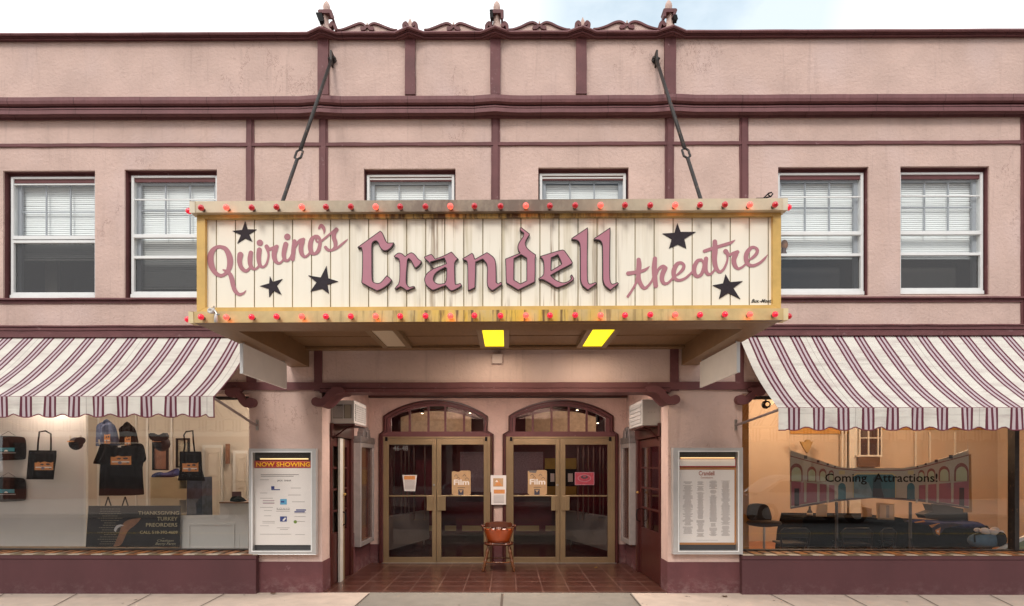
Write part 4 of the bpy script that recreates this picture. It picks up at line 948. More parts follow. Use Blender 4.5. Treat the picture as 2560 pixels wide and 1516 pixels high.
T = [
 [(150,702,44),(154,760,54),(146,850,50),(156,915,44),(182,970,42),(214,994,32),(250,968,26),(285,920,22),(300,880,20)], [(142,860,30),(120,945,26),(85,1010,24),(38,1080,26)],
 [(42,842,42),(110,832,38),(180,818,34),(225,800,28),(262,768,6)], [(318,690,44),(312,780,54),(316,880,52),(326,968,48)], [(330,870,18),(355,800,28),(400,770,36),(430,786,36)],
 [(420,795,50),(396,850,50),(390,905,46),(412,944,36),(450,942,26),(490,905,24),(515,870,24)],
 [(525,870,14),(565,842,26),(605,800,34),(615,760,34),(588,732,30),(548,745,40),(516,800,50),(512,860,46),(532,902,36),(575,912,30),(630,892,26),(680,850,24),(712,815,20)],
 [(795,700,26),(756,715,38),(724,775,46),(724,840,46),(755,872,34),(796,850,36),(818,790,34),(820,735,28),(795,700,26)], [(845,690,44),(838,745,48),(840,805,44),(862,848,36),(895,846,26),(925,815,22),(940,780,20)],
 [(935,515,46),(936,600,58),(930,690,54),(944,775,46),(982,826,32),(1022,802,26),(1052,745,24),(1066,690,22),(1062,650,26)], [(828,612,34),(900,588,36),(990,560,34),(1070,536,34),(1110,520,26),(1144,498,6)],
 [(1046,615,50),(1082,650,30),(1125,632,28),(1168,622,40)], [(1150,640,56),(1130,700,52),(1140,755,46),(1172,792,30),(1215,778,24),(1250,748,22)],
 [(1268,708,14),(1320,682,28),(1362,640,34),(1372,600,34),(1340,572,28),(1298,586,38),(1262,640,48),(1256,700,46),(1278,748,38),(1330,762,32),(1395,735,28),(1445,692,24),(1478,650,6)]]
for st, cv in ((Q, sc6), (T, sc1)):
    st = cv(st); xs = [p[0] for q in st for p in q]; ys = [p[1] for q in st for p in q]; g = grid(min(xs)-9, max(xs)+9, min(ys)-9, max(ys)+9, .8)
    m_ = MB(); contour(m_, sdf_strokes(st, *g), *g, to_at(YPn), 0, YPn-.004, None); m_.build('script_lettering', scrp, mq)
text('sign_writer_mark', 'Bux.-Mont.', (1878, 748, 1929, 757), YPn-.003, black, mq, shear=.5, bold=.02)
ST = [(zz7, 460, [(632,305),(657,388),(750,390),(673,440),(705,513),(630,482),(552,533),(590,446),(500,405),(602,395)]),
      (zz7, 460, [(887,872),(918,930),(1016,900),(958,968),(1007,1063),(926,1022),(880,1088),(876,1002),(785,972),(880,945)]),
      (zz7, 460, [(1470,765),(1488,892),(1590,925),(1480,958),(1495,1052),(1425,1000),(1305,1028),(1368,935),(1280,862),(1410,885)]),
      (zz7, 1560, [(548,325),(582,415),(738,415),(620,488),(640,585),(553,545),(463,585),(490,490),(395,432),(518,425)]),
      (zz7, 1560, [(1045,852),(1090,932),(1222,922),(1125,995),(1197,1108),(1072,1045),(978,1105),(1000,1008),(912,965),(1020,945)])]
for cv, ox, pts in ST: MB().prism(pp(cv(pts, ox), YPn), [], YPn-.007, YPn+.002).build('star', starm, mq)
# --- three light boxes hung under the soffit
yelm = M('lit_yellow_panel', (1, .85, .1), rough=.4, emit=(1, .80, .0), es=1.1, bump=.4, bs=8); beim = M('unlit_panel', (.62, .50, .36), rough=.5)
frm_ = M('light_box_frame', (.22, .14, .07), rough=.4, var=.15, vs=8)
for i, (fl, fr_, bl, br) in enumerate(((925, 979, 968, 1015.5), (1204, 1257.6, 1213, 1260), (1480.6, 1534.5, 1455.5, 1504))):
    zf = 3.145; x0 = (PX(bl, -.34, 868)+0); x1 = PX(br, -.34, 868); y0, y1 = -1.75, -.34
    m_ = MB(); f0 = .065
    m_.box(x0-f0, x0, y0-f0, y1+f0, zf, zsoff+.01).box(x1, x1+f0, y0-f0, y1+f0, zf, zsoff+.01).box(x0, x1, y1, y1+f0, zf, zsoff+.01).box(x0, x1, y0-f0, y0, zf, zsoff+.01)
    o = m_.build('light_box', frm_, mq, bevel=.006)
    pn = MB().box(x0, x1, y0, y1, zf+.012, zf+.02).build('diffuser', beim if i == 0 else yelm, o)
    if i == 0: o['label'] = 'unlit light box with beige panel'
    if i:
        l_ = bpy.data.lights.new('light_box_lamp', 'AREA'); l_.shape = 'RECTANGLE'; l_.size = x1-x0; l_.size_y = y1-y0; l_.energy = 16; l_.color = (1, .86, .72)
        lo = bpy.data.objects.new('light_box_lamp', l_); COL.objects.link(lo); lo.parent = o; lo.location = Vector(((x0+x1)/2, (y0+y1)/2, zf-.01))-mq.location
# stray fittings of the marquee
X_, Z_ = P(533, 787, YM-.06)
t_ = thing('lamp_socket', (X_, YM-.05, Z_), 'small twin white lamp socket clipped on the lower left band of the marquee', 'lamp fitting')
m_ = MB().mat(M('white_porcelain', (.65, .62, .60), rough=.3)).lathe((X_-.014, YM-.02, Z_+.03), [(.014, 0), (.022, -.03), (.026, -.07), (.018, -.075), (.008, -.06)], 14, 'y').lathe((X_+.02, YM-.05, Z_-.065), [(.017, 0), (.016, .05), (.012, .075)], 12); m_.build('socket', None, t_, smooth=True)
MB().tube([(X_-.02, YM, Z_+.085), (X_-.014, YM-.03, Z_+.06), (X_+.015, YM-.05, Z_+.03), (X_+.03, YM-.05, Z_+.005)], .011, 8).tube([(X_+.03, YM-.05, Z_), (X_+.058, YM-.055, Z_+.004)], .006, 6).build('bracket', chrome, t_)
t_ = thing('cable_clamp', (PX(1915, YM+.2, 490), YM+.2, ztopm), 'black bent metal bracket lying on top of the right end of the marquee', 'bracket')
q = lambda x, y: (P(x, y, YM+.2)[0], YM+.2, P(x, y, YM+.2)[1])
MB().tube([q(1890, 497), q(1908, 496.5), q(1913, 492), q(1921, 484), q(1929, 481.5), q(1932, 485), q(1927, 492), q(1917, 494), q(1912, 497)], .007, 6).tube([q(1919, 486), q(1926, 492)], .006, 6).build('bent_rod', black, t_)

# --- support rods
for i, (wx, wy, bx_, by_) in enumerate(((830, 146, 708, 500), (1640, 146, 1750, 493))):
    X0, Z0 = P(wx, wy, -.04)
    # same x all the way: depth where that plane shows at the marquee top
    Y1 = YS(bx_, X0); Z1 = PZ(by_, Y1, bx_); k = (Z0-Z1)/(-.04-Y1); Y2 = Y1-.33; Z2 = Z1-k*.33
    t_ = thing('support_rod', (X0, Y2, Z2), ('black iron tie rod holding the left end of the marquee', 'black iron tie rod holding the right end of the marquee')[i], 'tie rod', 'marquee tie rods')
    A = Vector((X0, -.04, Z0)); E = Vector((X0, Y2, Z2)); d = (E-A); 
    u0, u1 = (.40, .50) if i == 0 else (.40, .50)
    # turnbuckle position from the photo
    ty = 385; best = min((abs(P(0, 0, 1)[0]*0+(CY-(A+d*u).z*0)-CY)+abs(((A+d*u).z-CAM.z)*FPX/((A+d*u).y-CAM.y)-(CY-ty)), u) for u in [j/200 for j in range(200)])[1]
    up = best-.028; un = best+.028
    MB().tube([A, A+d*up], .021, 10).tube([A+d*un, E], .019, 10).build('rod', dkmetal, t_, smooth=True)
    a = A+d*up; b = A+d*un; sx = Vector((.034, 0, 0)); c1 = A+d*(up+.012); c2 = A+d*(un-.012)
    MB().tube([a, c1+sx, c2+sx, b, c2-sx, c1-sx], .013, 8, closed=True).build('turnbuckle', dkmetal, t_)
    MB().lathe((X0, 0, Z0), [(.05, 0), (.05, -.02), (.022, -.025), (.022, -.05)], 12, 'y').box(X0-.012, X0+.012, -.10, 0, Z0-.10, Z0+.07).tube([(X0-.05, -.05, Z0-.01), (X0+.05, -.05, Z0-.01)], .012, 8).build('wall_anchor', dkmetal, t_)

# --- two blank white signs on chains below the marquee ends
for i, (fx, bx_, yft, ybt, yfb, ybb) in enumerate(((604.8, 714.8, 859.5, 909, 933.7, 974), (1845, 1752, 854, 907, 928, 973))):
    X_ = (-2.77, 2.41)[i]; Ya, Yb_ = YS(fx, X_), YS(bx_, X_); zt1 = (PZ(yft, Ya, fx)+PZ(ybt, Yb_, bx_))/2; zb1 = (PZ(yfb, Ya, fx)+PZ(ybb, Yb_, bx_))/2
    t_ = thing('blank_sign', (X_, (Ya+Yb_)/2, zb1), ('blank white board hanging on chains under the left end of the marquee', 'blank white board hanging on chains under the right end of the marquee')[i], 'hanging sign', 'blank hanging signs')
    MB().box(X_-.012, X_+.012, Ya, Yb_, zb1, zt1).build('board', M('pale_sign_board', (.80, .76, .72), rough=.4, var=.05, vs=4), t_, bevel=.003)
    MB().box(X_-.017, X_+.017, Ya-.012, Ya-.0005, zb1, zt1).build('front_edge', white_al, t_)
    for Yc in (Ya+.05, Yb_-.06):
        m_ = MB(); n_ = 4
        for k in range(n_):
            zc_ = zt1+.005+(zbot+KT*X_-zt1)*(k+.5)/n_; hh = (zbot+KT*X_-zt1)/n_*.75; s_ = (.010, 0) if k % 2 else (0, .010)
            m_.tube([(X_-s_[0], Yc-s_[1], zc_-hh/1.4), (X_+s_[0], Yc+s_[1], zc_-hh/1.4), (X_+s_[0], Yc+s_[1], zc_+hh/1.4), (X_-s_[0], Yc-s_[1], zc_+hh/1.4)], .0035, 5, closed=True)
        m_.build('chain', chrome, t_)
# --- junction box
t_ = thing('junction_box', (PX(1243, -.05, 897), 0, PZ(909, -.05)), 'small white junction box on the wall under the marquee', 'junction box')
MB().pb(1230, 1256.5, 884.5, 909, -.05, -.001).build('box', M('junction_box_paint', (.50, .38, .34), rough=.6), t_, bevel=.008)
MB().tube([(PX(1251, -.03, 880), -.02, PZ(885, -.02)), (PX(1251, -.03, 880), -.02, zsoff+.03)], .009, 8).tube([(PX(1246, -.03, 880), -.02, PZ(885, -.02)), (PX(1246, -.03, 880), -.02, zsoff+.03)], .006, 8).build('conduit', M('conduit_paint', (.40, .28, .25), rough=.6), t_)

# ================================================================ AWNINGS
def awn_mat(name, grime):
    m = M(name, (.64, .60, .54), rough=.85, bump=.35, bs=9, vec=(1, 1, 1), dist=.02, spec=.2, var=.05, vs=4); t = m.node_tree
    def stripe(t, c_, hw_):
        _, xyz = coords(t); wob = ramp(t, noise(t, 3, detail=2), 0, 1, -.006, .006)
        f = math_(t, 'ABSOLUTE', math_(t, 'SUBTRACT', math_(t, 'FRACT', math_(t, 'ADD', math_(t, 'DIVIDE', math_(t, 'ADD', xyz[0], wob), .2728), .5+c_)), .5))
        return math_(t, 'LESS_THAN', f, hw_)
    over(m, (.50, .43, .40), lambda t: math_(t, 'MULTIPLY', ramp(t, noise(t, 2.2, (1, 1, 5), 7, .65), .48, .68), grime, clamp=True))
    over(m, (.36, .32, .29), lambda t: math_(t, 'MULTIPLY', math_(t, 'LESS_THAN', math_(t, 'ABSOLUTE', math_(t, 'SUBTRACT', math_(t, 'FRACT', math_(t, 'DIVIDE', coords(t)[1][0], 1.364)), .5)), .0035), .7))
    over(m, (.42, .38, .34), lambda t: math_(t, 'MULTIPLY', ramp(t, noise(t, 1.1, (.5, 1, 9), 8, .7, (5, 2, 1)), .56, .66), grime*.7, clamp=True))
    over(m, (.47, .38, .41), lambda t: math_(t, 'MULTIPLY', stripe(t, 0, .235), .85))
    for c_ in (-.20, 0, .20): over(m, (.12, .032, .048), lambda t, c_=c_: stripe(t, c_, .046))
    return m
def awning(nm, x0, x1, proj, z0, z1, zv, phase, label, arm, sag):
    t_ = thing('awning', (phase, 0, z0), label, 'awning', 'striped shop awnings'); mt = awn_mat(nm, .95 if 'soiled' in nm else .7)
    n = int((x1-x0)/.05); xs = [x0+(x1-x0)*i/n for i in range(n+1)]; K = 18; v = []; f = []
    for x in xs:
        for k in range(K+1):
            u = k/K; z = z0-(z0-z1)*u-sag*math.sin(math.pi*u)*(1-.25*(1-u)); y = -.02-(proj-.02)*u
            wr = .006*math.sin(x*9+u*7)*math.sin(math.pi*u)+.004*math.sin(x*23+u*3)*u
            v.append((x, y, z+wr))
    for i in range(n):
        for k in range(K): a = i*(K+1)+k; f.append((a, a+1, a+K+2, a+K+1))
    MB().add(v, f).build('canopy_cloth', mt, t_, smooth=True)
    v = []; f = []; V = 6; edge = []
    n2 = n*3; xs = [x0+(x1-x0)*i/n2 for i in range(n2+1)]
    for x in xs:
        ph = (x-phase)/.2728; sc_ = (.5-.5*math.cos(2*math.pi*ph))**1.8; zb_ = zv+.036*sc_
        if x > x1-.1 or x < x0+.1: zb_ = zv if (min(abs(x-x1), abs(x-x0)) < .13 and sc_ > 0) else zb_
        for k in range(V+1):
            u = k/V; z = z1-(z1-zb_)*u; y = -proj-.012-.012*u*math.sin(x*19)-.008*u*math.sin(x*41+2)
            v.append((x, y, z))
        edge.append((x, v[-1][1], zb_))
    for i in range(n2):
        for k in range(V): a = i*(V+1)+k; f.append((a, a+1, a+V+2, a+V+1))
    MB().add(v, f).build('valance', mt, t_, smooth=True)
    MB().tube(edge[::2], .0065, 5).tube([(x0, -proj-.005, z1), (x1, -proj-.005, z1)], .006, 5).build('piping', M(nm+'_piping', (.15, .03, .05), rough=.8), t_)
    MB().tube([(x0+.02, -proj+.02, z1-.025), (x1-.02, -proj+.02, z1-.025)], .022, 8).build('front_bar', M('awning_bar', (.35, .30, .28), rough=.5, metal=.5), t_)
    a, b = arm
    MB().tube([a, (a[0], a[1]-.06, a[2]), ((a[0]*.85+b[0]*.15), a[1]*.85+b[1]*.15-.02, a[2]*.9+b[2]*.1), b], .016, 8).build('arm', M('awning_arm', (.26, .20, .19), rough=.45, metal=.4), t_, smooth=True)
    MB().box(a[0]-.018, a[0]+.018, a[1]-.01, 0, a[2]-.07, a[2]+.07).build('arm_bracket', chrome, t_, bevel=.004)
    MB().box(x0, x1, -.09, -.046, z0-.035, z0+.012).build('roller_box', maroon_w, t_)
xwL = PX(639, -.02, 840); z0a = PZ(838, -.02)
xa1 = (xwL+PX(537, -1.14, 1000))/2
awning('awning_cloth', XLs, xa1, 1.14, z0a, P(300, 992, -1.14)[1], P(300, 1043.5, -1.15)[1], PX(65.3, -1.15, 1000), 'maroon and white striped awning over the left shop window with clothes', ((PX(644, 0, 1063), -.01, P(644, 1063, 0)[1]), (xa1-.03, -1.10, P(537, 995, -1.12)[1])), .075)
xb1 = (PX(1844, -.02, 840)+PX(1946, -1.21, 1020))/2
awning('awning_cloth_soiled', xb1, XRs1, 1.21, PZ(836, -.02)+.0, P(2200, 1020, -1.21)[1], P(2200, 1076, -1.22)[1], PX(1984.7, -1.22, 1030), 'maroon and white striped awning over the right shop window, its lower edge soiled grey', ((PX(1839, 0, 1063), -.01, P(1839, 1063, 0)[1]), (xb1+.03, -1.17, P(1946, 1024, -1.2)[1])), .10)

# ================================================================ POSTER CASES ON THE PIERS
def tubelamp(par, x0, x1, py, Y, e=.04):
    m_ = MB().pb(x0, x1, py-1.3, py+1.6, Y, Y+.02); m_.build('tube_lamp', M('lit_tube', (1, .8, .5), emit=(1, .66, .26), es=.8), par)
    l_ = bpy.data.lights.new('tube_lamp_light', 'AREA'); l_.shape = 'RECTANGLE'; l_.size = PX(x1, Y, py)-PX(x0, Y, py); l_.size_y = .02; l_.energy = e; l_.color = (1, .72, .42)
    lo = bpy.data.objects.new('tube_lamp_light', l_); COL.objects.link(lo); lo.parent = par; X_, Z_ = P((x0+x1)/2, py+3, Y); lo.location = Vector((X_, Y-.015, Z_))-par.location; lo.rotation_euler = (R(25), 0, 0)
def lines(mb, rows, Y, th=1.0):
    for x0, x1, y in rows: mb.add([(P(x0, y-th/2, Y)[0], Y, P(x0, y-th/2, Y)[1]), (P(x1, y-th/2, Y)[0], Y, P(x1, y-th/2, Y)[1]), (P(x1, y+th/2, Y)[0], Y, P(x1, y+th/2, Y)[1]), (P(x0, y+th/2, Y)[0], Y, P(x0, y+th/2, Y)[1])], [(0, 3, 2, 1)])
    return mb
case_glass = glass_mat('case_glass', (.96, .95, .94), .7)
caseback = M('case_dark_lining', (.05, .048, .05), rough=.7)
def case(x0, x1, y0, y1, ix0, ix1, iy0, iy1, lab):
    YC = -.09
    t_ = thing('poster_case', (P((x0+x1)/2, y1, YC)[0], 0, P((x0+x1)/2, y1, YC)[1]), lab, 'poster case', 'lit poster cases on the piers')
    m_ = MB(); out_ = pp([(x0, y0), (x1, y0), (x1, y1), (x0, y1)], YC); inn = pp([(ix0, iy0), (ix1, iy0), (ix1, iy1), (ix0, iy1)], YC)
    m_.prism(out_, [inn], YC, -.002); m_.build('frame', alu, t_, bevel=.004)
    m_ = MB(); c = 2.5; m_.prism(pp([(ix0-c, iy0-c), (ix1+c, iy0-c), (ix1+c, iy1+c), (ix0-c, iy1+c)], YC), [inn], YC-.008, YC); m_.build('door_trim', white_al, t_)
    MB().prism(inn, [], -.012, -.008).build('lining', caseback, t_)
    MB().add([(x, YC+.013, z) for x, z in inn], [(3, 2, 1, 0)]).build('pane', case_glass, t_)
    return t_
YP_ = -.03
cL = case(622, 790, 1122, 1387, 631.5, 777.5, 1131.5, 1377.5, 'aluminium poster case left of the entrance with a red NOW SHOWING header')
tubelamp(cL, 650, 770, 1147.5, -.05)
MB().pb(635, 777.5, 1152, 1170.5, YP_-.003, YP_).build('header', inkred, cL)
m_ = MB(); hb = [(637.5, 775, 1154.3, 1155.2), (637.5, 775, 1167.6, 1168.5)]
for a, b, c, d in hb: m_.pb(a, b, c, d, YP_-.0035, YP_-.0031)
m_.build('header_border', M('pale_red_ink', (.55, .25, .2), rough=.7), cL)
text('header_lettering', 'NOW SHOWING', (640, 1156, 775.5, 1167), YP_-.0045, inkyel, cL, bold=.03)
pst = MB().pb(633, 777.5, 1171, 1363, YP_-.002, YP_).build('poster', paper, cL)
m_ = MB().mat(inkg); lines(m_, [(652, 747, 1187), (652, 734, 1191)], YP_-.004, 1.6); 
lines(m_, [(680, 700, 1225.5), (727, 752, 1220.5), (720, 752, 1238), (657, 686, 1256), (730, 762, 1255), (660, 680, 1277), (692, 724, 1274.5), (690, 725, 1278.5), (735, 765, 1283), (660, 678, 1290), (656, 687, 1304), (656, 687, 1308), (738, 762, 1304), (736, 764, 1292), (692, 724, 1320), (700, 720, 1324), (650, 728, 1336), (738, 762, 1337), (650, 672, 1200), (650, 682, 1246), (650, 682, 1269), (650, 672, 1315), (650, 668, 1233)], YP_-.004, .9)
m_.mat(inkblue); lines(m_, [(678, 700, 1224.5)], YP_-.0045, 2); m_.pb(678, 686, 1216, 1223, YP_-.0047, YP_-.004).pb(700, 717, 1291.5, 1304.5, YP_-.0047, YP_-.004); lines(m_, [(736, 762, 1280), (740, 765, 1275.5)], YP_-.0042, 3)
m_.mat(paper); m_.prism(pp([(706, 1301), (713, 1294), (716, 1296), (710, 1303)], YP_), [], YP_-.0055, YP_-.005)
m_.mat(inkcyan).pb(700.5, 717, 1248, 1262, YP_-.0047, YP_-.004).mat(inkblue).pb(702, 711, 1253, 1257, YP_-.0055, YP_-.005)
m_.mat(M('mauve_ink', (.35, .2, .25), rough=.8)); lines(m_, [(657, 686, 1252), (657, 686, 1259)], YP_-.004, 1.4)
m_.mat(inkgreen).lathe((P(738.5, 1305, YP_)[0], YP_-.004, P(738.5, 1305, YP_)[1]), [(.022, 0), (.022, -.001)], 12, 'y')
m_.build('poster_print', None, pst)
text('poster_lettering', 'JACK  SHEAR', (693, 1200, 728, 1205), YP_-.005, inkd, pst); text('poster_lettering', 'K O N I G', (692, 1271.5, 724, 1277) if False else (692, 1270, 724, 1274), YP_-.0052, inkg, pst)
cR = case(1683, 1857, 1120, 1386, 1698, 1845, 1130, 1377.5, 'aluminium poster case right of the entrance with a white sheet of names in four columns')
tubelamp(cR, 1702, 1836, 1145, -.05)
m_ = MB().mat(inkred).pb(1699, 1840, 1146.5, 1168, -.035, -.03).mat(paper).pb(1699, 1838, 1148.5, 1165.5, -.037, -.0355); m_.build('header', None, cR)
MB().pb(1699, 1844, 1169, 1362, -.02, -.016).build('backing', M('orange_backing', (.52, .24, .09), rough=.7), cR)
ps2 = MB().pb(1699, 1836, 1175, 1357, YP_-.001, YP_).build('poster', paper, cR)
m_ = MB().mat(M('name_ink', (.36, .32, .31), rough=.8)); rnd = random.Random(3)
for c, w_, ya_, yb4 in ((1719.5, 13, 1205, 1335), (1751, 10, 1205, 1342), (1783, 10.5, 1203, 1341), (1814, 12, 1203, 1341)):
    y = ya_
    while y < yb4:
        if rnd.random() < .06: y += 2.4
        h_ = w_*rnd.uniform(.5, 1); lines(m_, [(c-h_, c+h_, y)], YP_-.003, .95); y += 2.35
lines(m_, [(1741, 1795, 1351)], YP_-.003, .7); m_.build('poster_print', None, ps2)
mred = M('brick_red_ink', (.40, .13, .09), rough=.8)
text('poster_lettering', 'Crandell', (1747, 1178, 1786, 1189), YP_-.004, mred, ps2, bold=.015); text('poster_lettering', 'Contributors', (1752, 1192, 1782, 1196.5), YP_-.004, mred, ps2)

# --- crested poster cases on the recess side walls
darkp = M('old_photo_print', (.16, .075, .05), rough=.4, var=.5, vs=9)
pewter = M('pewter_frame', (.24, .215, .21), rough=.45, metal=.5, var=.25, vs=12, bump=.3, bs=40)
def sidecase(xi, sgn, y0, y1, lab, cells):
    t_ = thing('poster_case', (xi((y0+y1)/2), (y0+y1)/2, .85), lab, 'poster case', 'crested poster cases in the entrance')
    z0, z1 = PZ(1372, 1.5)+.02, PZ(1107, 1.6); m_ = MB(); fr = .07
    quadbox(m_, xi, sgn, y0, y0+fr, z0, z1, .002, .11); quadbox(m_, xi, sgn, y1-fr, y1, z0, z1, .002, .11); quadbox(m_, xi, sgn, y0+fr, y1-fr, z0, z0+fr, .002, .11); quadbox(m_, xi, sgn, y0+fr, y1-fr, z1-fr, z1, .002, .11)
    m_.build('frame', M('pale_case_frame', (.42, .385, .375), rough=.4, metal=.4, var=.12, vs=9), t_, bevel=.006)
    m_ = MB(); quadbox(m_, xi, sgn, y0-.01, y1+.01, z1, z1+.10, .002, .12); n_ = 9
    for k in range(n_):
        a = k/n_*math.pi; ym_ = (y0+y1)/2; r_ = .26
        quadbox(m_, xi, sgn, ym_-r_*math.cos(a)*.9, ym_-r_*math.cos(a+math.pi/n_)*.9, z1+.1, z1+.1+.17*math.sin(a+math.pi/n_/2), .002, .10-.004*(k % 2))
    quadbox(m_, xi, sgn, (y0+y1)/2-.06, (y0+y1)/2+.06, z1+.05, z1+.2, .1, .125)
    m_.build('crest', pewter, t_, bevel=.008)
    m_ = MB().mat(darkp); quadbox(m_, xi, sgn, y0+fr, y1-fr, z0+fr, z1-fr, .01, .02)
    zc0 = z0+fr; H = z1-z0-2*fr
    for a, b, mt in cells: m_.mat(mt); quadbox(m_, xi, sgn, y0+fr+.08, y1-fr-.08, zc0+H*a, zc0+H*b, .021, .026)
    m_.build('poster', None, t_)
    m_ = MB(); quadbox(m_, xi, sgn, y0+fr, y1-fr, z0+fr, z1-fr, .085, .089); m_.build('pane', glass_door, t_)
dkg = M('grey_photo', (.13, .11, .12), rough=.5, var=.6, vs=14); tanp = M('ochre_print', (.28, .19, .06), rough=.5, var=.3, vs=9); pk_ = M('dusty_pink_print', (.22, .10, .10), rough=.5, var=.3, vs=20)
sidecase(xiL, -1, 1.50, 2.36, 'crested grey poster case on the left wall of the entrance recess', [(.02, .12, pk_), (.15, .42, dkg), (.44, .58, dkg), (.60, .76, tanp), (.79, .97, M('rust_print', (.2, .06, .03), rough=.5))])
sidecase(xiR, 1, 1.76, 2.40, 'crested grey poster case on the right wall of the entrance recess', [(.03, .2, dkg), (.22, .36, M('pale_photo', (.3, .26, .25), rough=.5, var=.3, vs=12)), (.38, .54, darkp), (.57, .73, dkg), (.76, .95, tanp)])

# --- window air conditioners over the side doors
acm = M('white_ac_housing', (.44, .42, .395), rough=.45, var=.08, vs=8); acd = M('ac_grille_dark', (.07, .06, .055), rough=.5)
def ac(xw, xf, y0, y1, z0, z1, sgn, lab, grille):
    t_ = thing('air_conditioner', ((xw+xf)/2, y0, z0), lab, 'air conditioner', 'air conditioners over the side doors')
    MB().box(xw, xf, y0, y1, z0, z1).build('housing', acm, t_, bevel=.012)
    m_ = MB(); a, b = sorted((xw+sgn*-1*.03, xf+sgn*.03))
    if grille:
        m_.mat(acd).box(a, b-.01, y0-.004, y0+.01, z0+.07, z1-.06); m_.mat(acm)
        for k in range(14): z = z0+.08+(z1-z0-.15)*k/14; m_.box(a+.003, a+(b-a)*.50, y0-.010, y0-.003, z, z+.006)
        m_.box(a+(b-a)*.52, a+(b-a)*.56, y0-.012, y0-.002, z0+.05, z1-.04)
        m_.mat(M('ac_filter', (.25, .22, .17), rough=.8)).box(a+(b-a)*.6, b-.02, y0-.006, y0-.003, z0+.075, z1-.065)
    else:
        m_.mat(acd)
        for k in range(3): m_.box(a+.05+k*.045, a+.057+k*.045, y0-.003, y0, (z0+z1)/2, (z0+z1)/2+.006)
    m_.build('front_grille', None, t_)
    m_ = MB(); n_ = 5 if not grille else 8
    xs_ = xf-sgn*.004
    for k in range(n_): z = z0+.04+(z1-z0-.08)*k/n_; m_.box(xs_-.006, xs_+.006, y0+.04, y1-.05, z, z+(z1-z0-.08)/n_*.8)
    m_.build('side_louvre', M('ac_louvre', (.34, .33, .315), rough=.5, var=.15, vs=20), t_, bevel=.003)
    MB().box(min(xw, xf)+.02, max(xw, xf)+.004, y0+.01, y1+.03, z0-.02, z0-.002).tube([(xf+sgn*.02, y0+.2, z0-.012), (xf+sgn*.14, y0+.1, z0-.06), (xw, y0+.1, z0-.2)], .012, 6).build('shelf_bracket', maroon_gl, t_)
ac(XE0+.002, PX(886, .40, 1030), .40, 1.12, P(880, 1059, .4)[1], P(880, 1001, .4)[1], -1, 'white air conditioner with dark louvred front above the left side door', True)
ac(XE1-.002, PX(1605, .40, 1030), .40, 1.30, P(1620, 1064, .4)[1], P(1620, 999, .4)[1], 1, 'white air conditioner with a plain front panel above the right side door', False)

# --- papers and posters on the glass doors
YD = YB-.02
def sheetpx(name, pts, Y, m, lab, cat, grp=None, prints=(), th=.003):
    x = sum(p[0] for p in pts)/len(pts); y = max(p[1] for p in pts)
    t_ = thing(name, (P(x, y, Y)[0], Y, P(x, y, Y)[1]), lab, cat, grp)
    MB().prism(pp(pts, Y), [], Y-th, Y).build('sheet', m, t_)
    if prints:
        m_ = MB()
        for k, (pm, q) in enumerate(prints): m_.mat(pm).prism(pp(q, Y), [], Y-th-.001-k*.0004, Y-th-.0003-k*.0004)
        m_.build('print', None, t_)
    return t_
def rc(a, b, c, d): return [(a, c), (b, c), (b, d), (a, d)]
g_ = 'papers on the entrance doors'
lt = [(inkg, rc(1012, 1037, 1201+k*3, 1202+k*3)) for k in range(8)]
sheetpx('notice', [(1006, 1188), (1042.5, 1188), (1038, 1228.5), (1011, 1228)], YD, paper, 'white notice with an orange heading on the leftmost glass door', 'notice', g_, [(orangep, rc(1010, 1038, 1190, 1199.5))]+lt)
navy = M('navy_print', (.05, .05, .08), rough=.7)
def film(x0, x1, y0, y1, lab, var):
    w_ = x1-x0; h_ = y1-y0; top = [(x0, y0+.05*h_), (x0+.1*w_, y0+.02*h_), (x0+.35*w_, y0+.06*h_), (x0+.5*w_, y0), (x1-.05*w_, y0), (x1, y0+.05*h_), (x1, y1-.05*h_), (x1-.1*w_, y1), (x0+.1*w_, y1), (x0, y1-.06*h_)]
    pr = [(navy, rc(x0+.34*w_, x0+.62*w_, y0+.76*h_, y1-.01*h_)), (orange2, [(x0+.38*w_, y0+.79*h_), (x0+.58*w_, y0+.79*h_), (x0+.48*w_, y0+.9*h_)]), (inkd, rc(x0+.3*w_, x0+.7*w_, y0+.68*h_, y0+.70*h_))]
    if var: pr.append((M('grey_patch', (.16, .14, .13), rough=.7), [(x0+.02*w_, y0+.02*h_), (x0+.48*w_, y0+.02*h_), (x0+.42*w_, y0+.12*h_), (x0+.1*w_, y0+.1*h_)]))
    t_ = sheetpx('film_poster', top, YD-.0, orange2, lab, 'poster', 'orange film posters', pr)
    for k, (a, b) in enumerate(((.22, .2), (.66, .2), (.8, .32), (.34, .3))):
        g2 = grid(x0, x1, y0, y1, .6); mm = MB(); cx_, cy_ = x0+a*w_, y0+b*h_; contour(mm, sdf_strokes([[(cx_-4, cy_+2, 1.1), (cx_, cy_-2.2, 1.1), (cx_+4, cy_+2, 1.1)]], *g2), *g2, to_at(YD), 0, YD-.006); mm.build('sketch', inkd, t_)
    text('poster_lettering', 'Film', (x0+.1*w_, y0+.36*h_, x1-.08*w_, y0+.58*h_), YD-.0065, inkwh, t_, bold=.03); text('poster_lettering', 'COLUMBIA', (x0+.2*w_, y0+.60*h_, x1-.2*w_, y0+.64*h_), YD-.0065, inkwh, t_) if False else None
film(1129.7, 1176.8, 1176.8, 1239, 'orange film poster on the second glass door from the left', 0)
film(1319.5, 1367.4, 1175.5, 1238, 'orange film poster with a grey top corner on the third glass door', 1)
YK = YB-.056
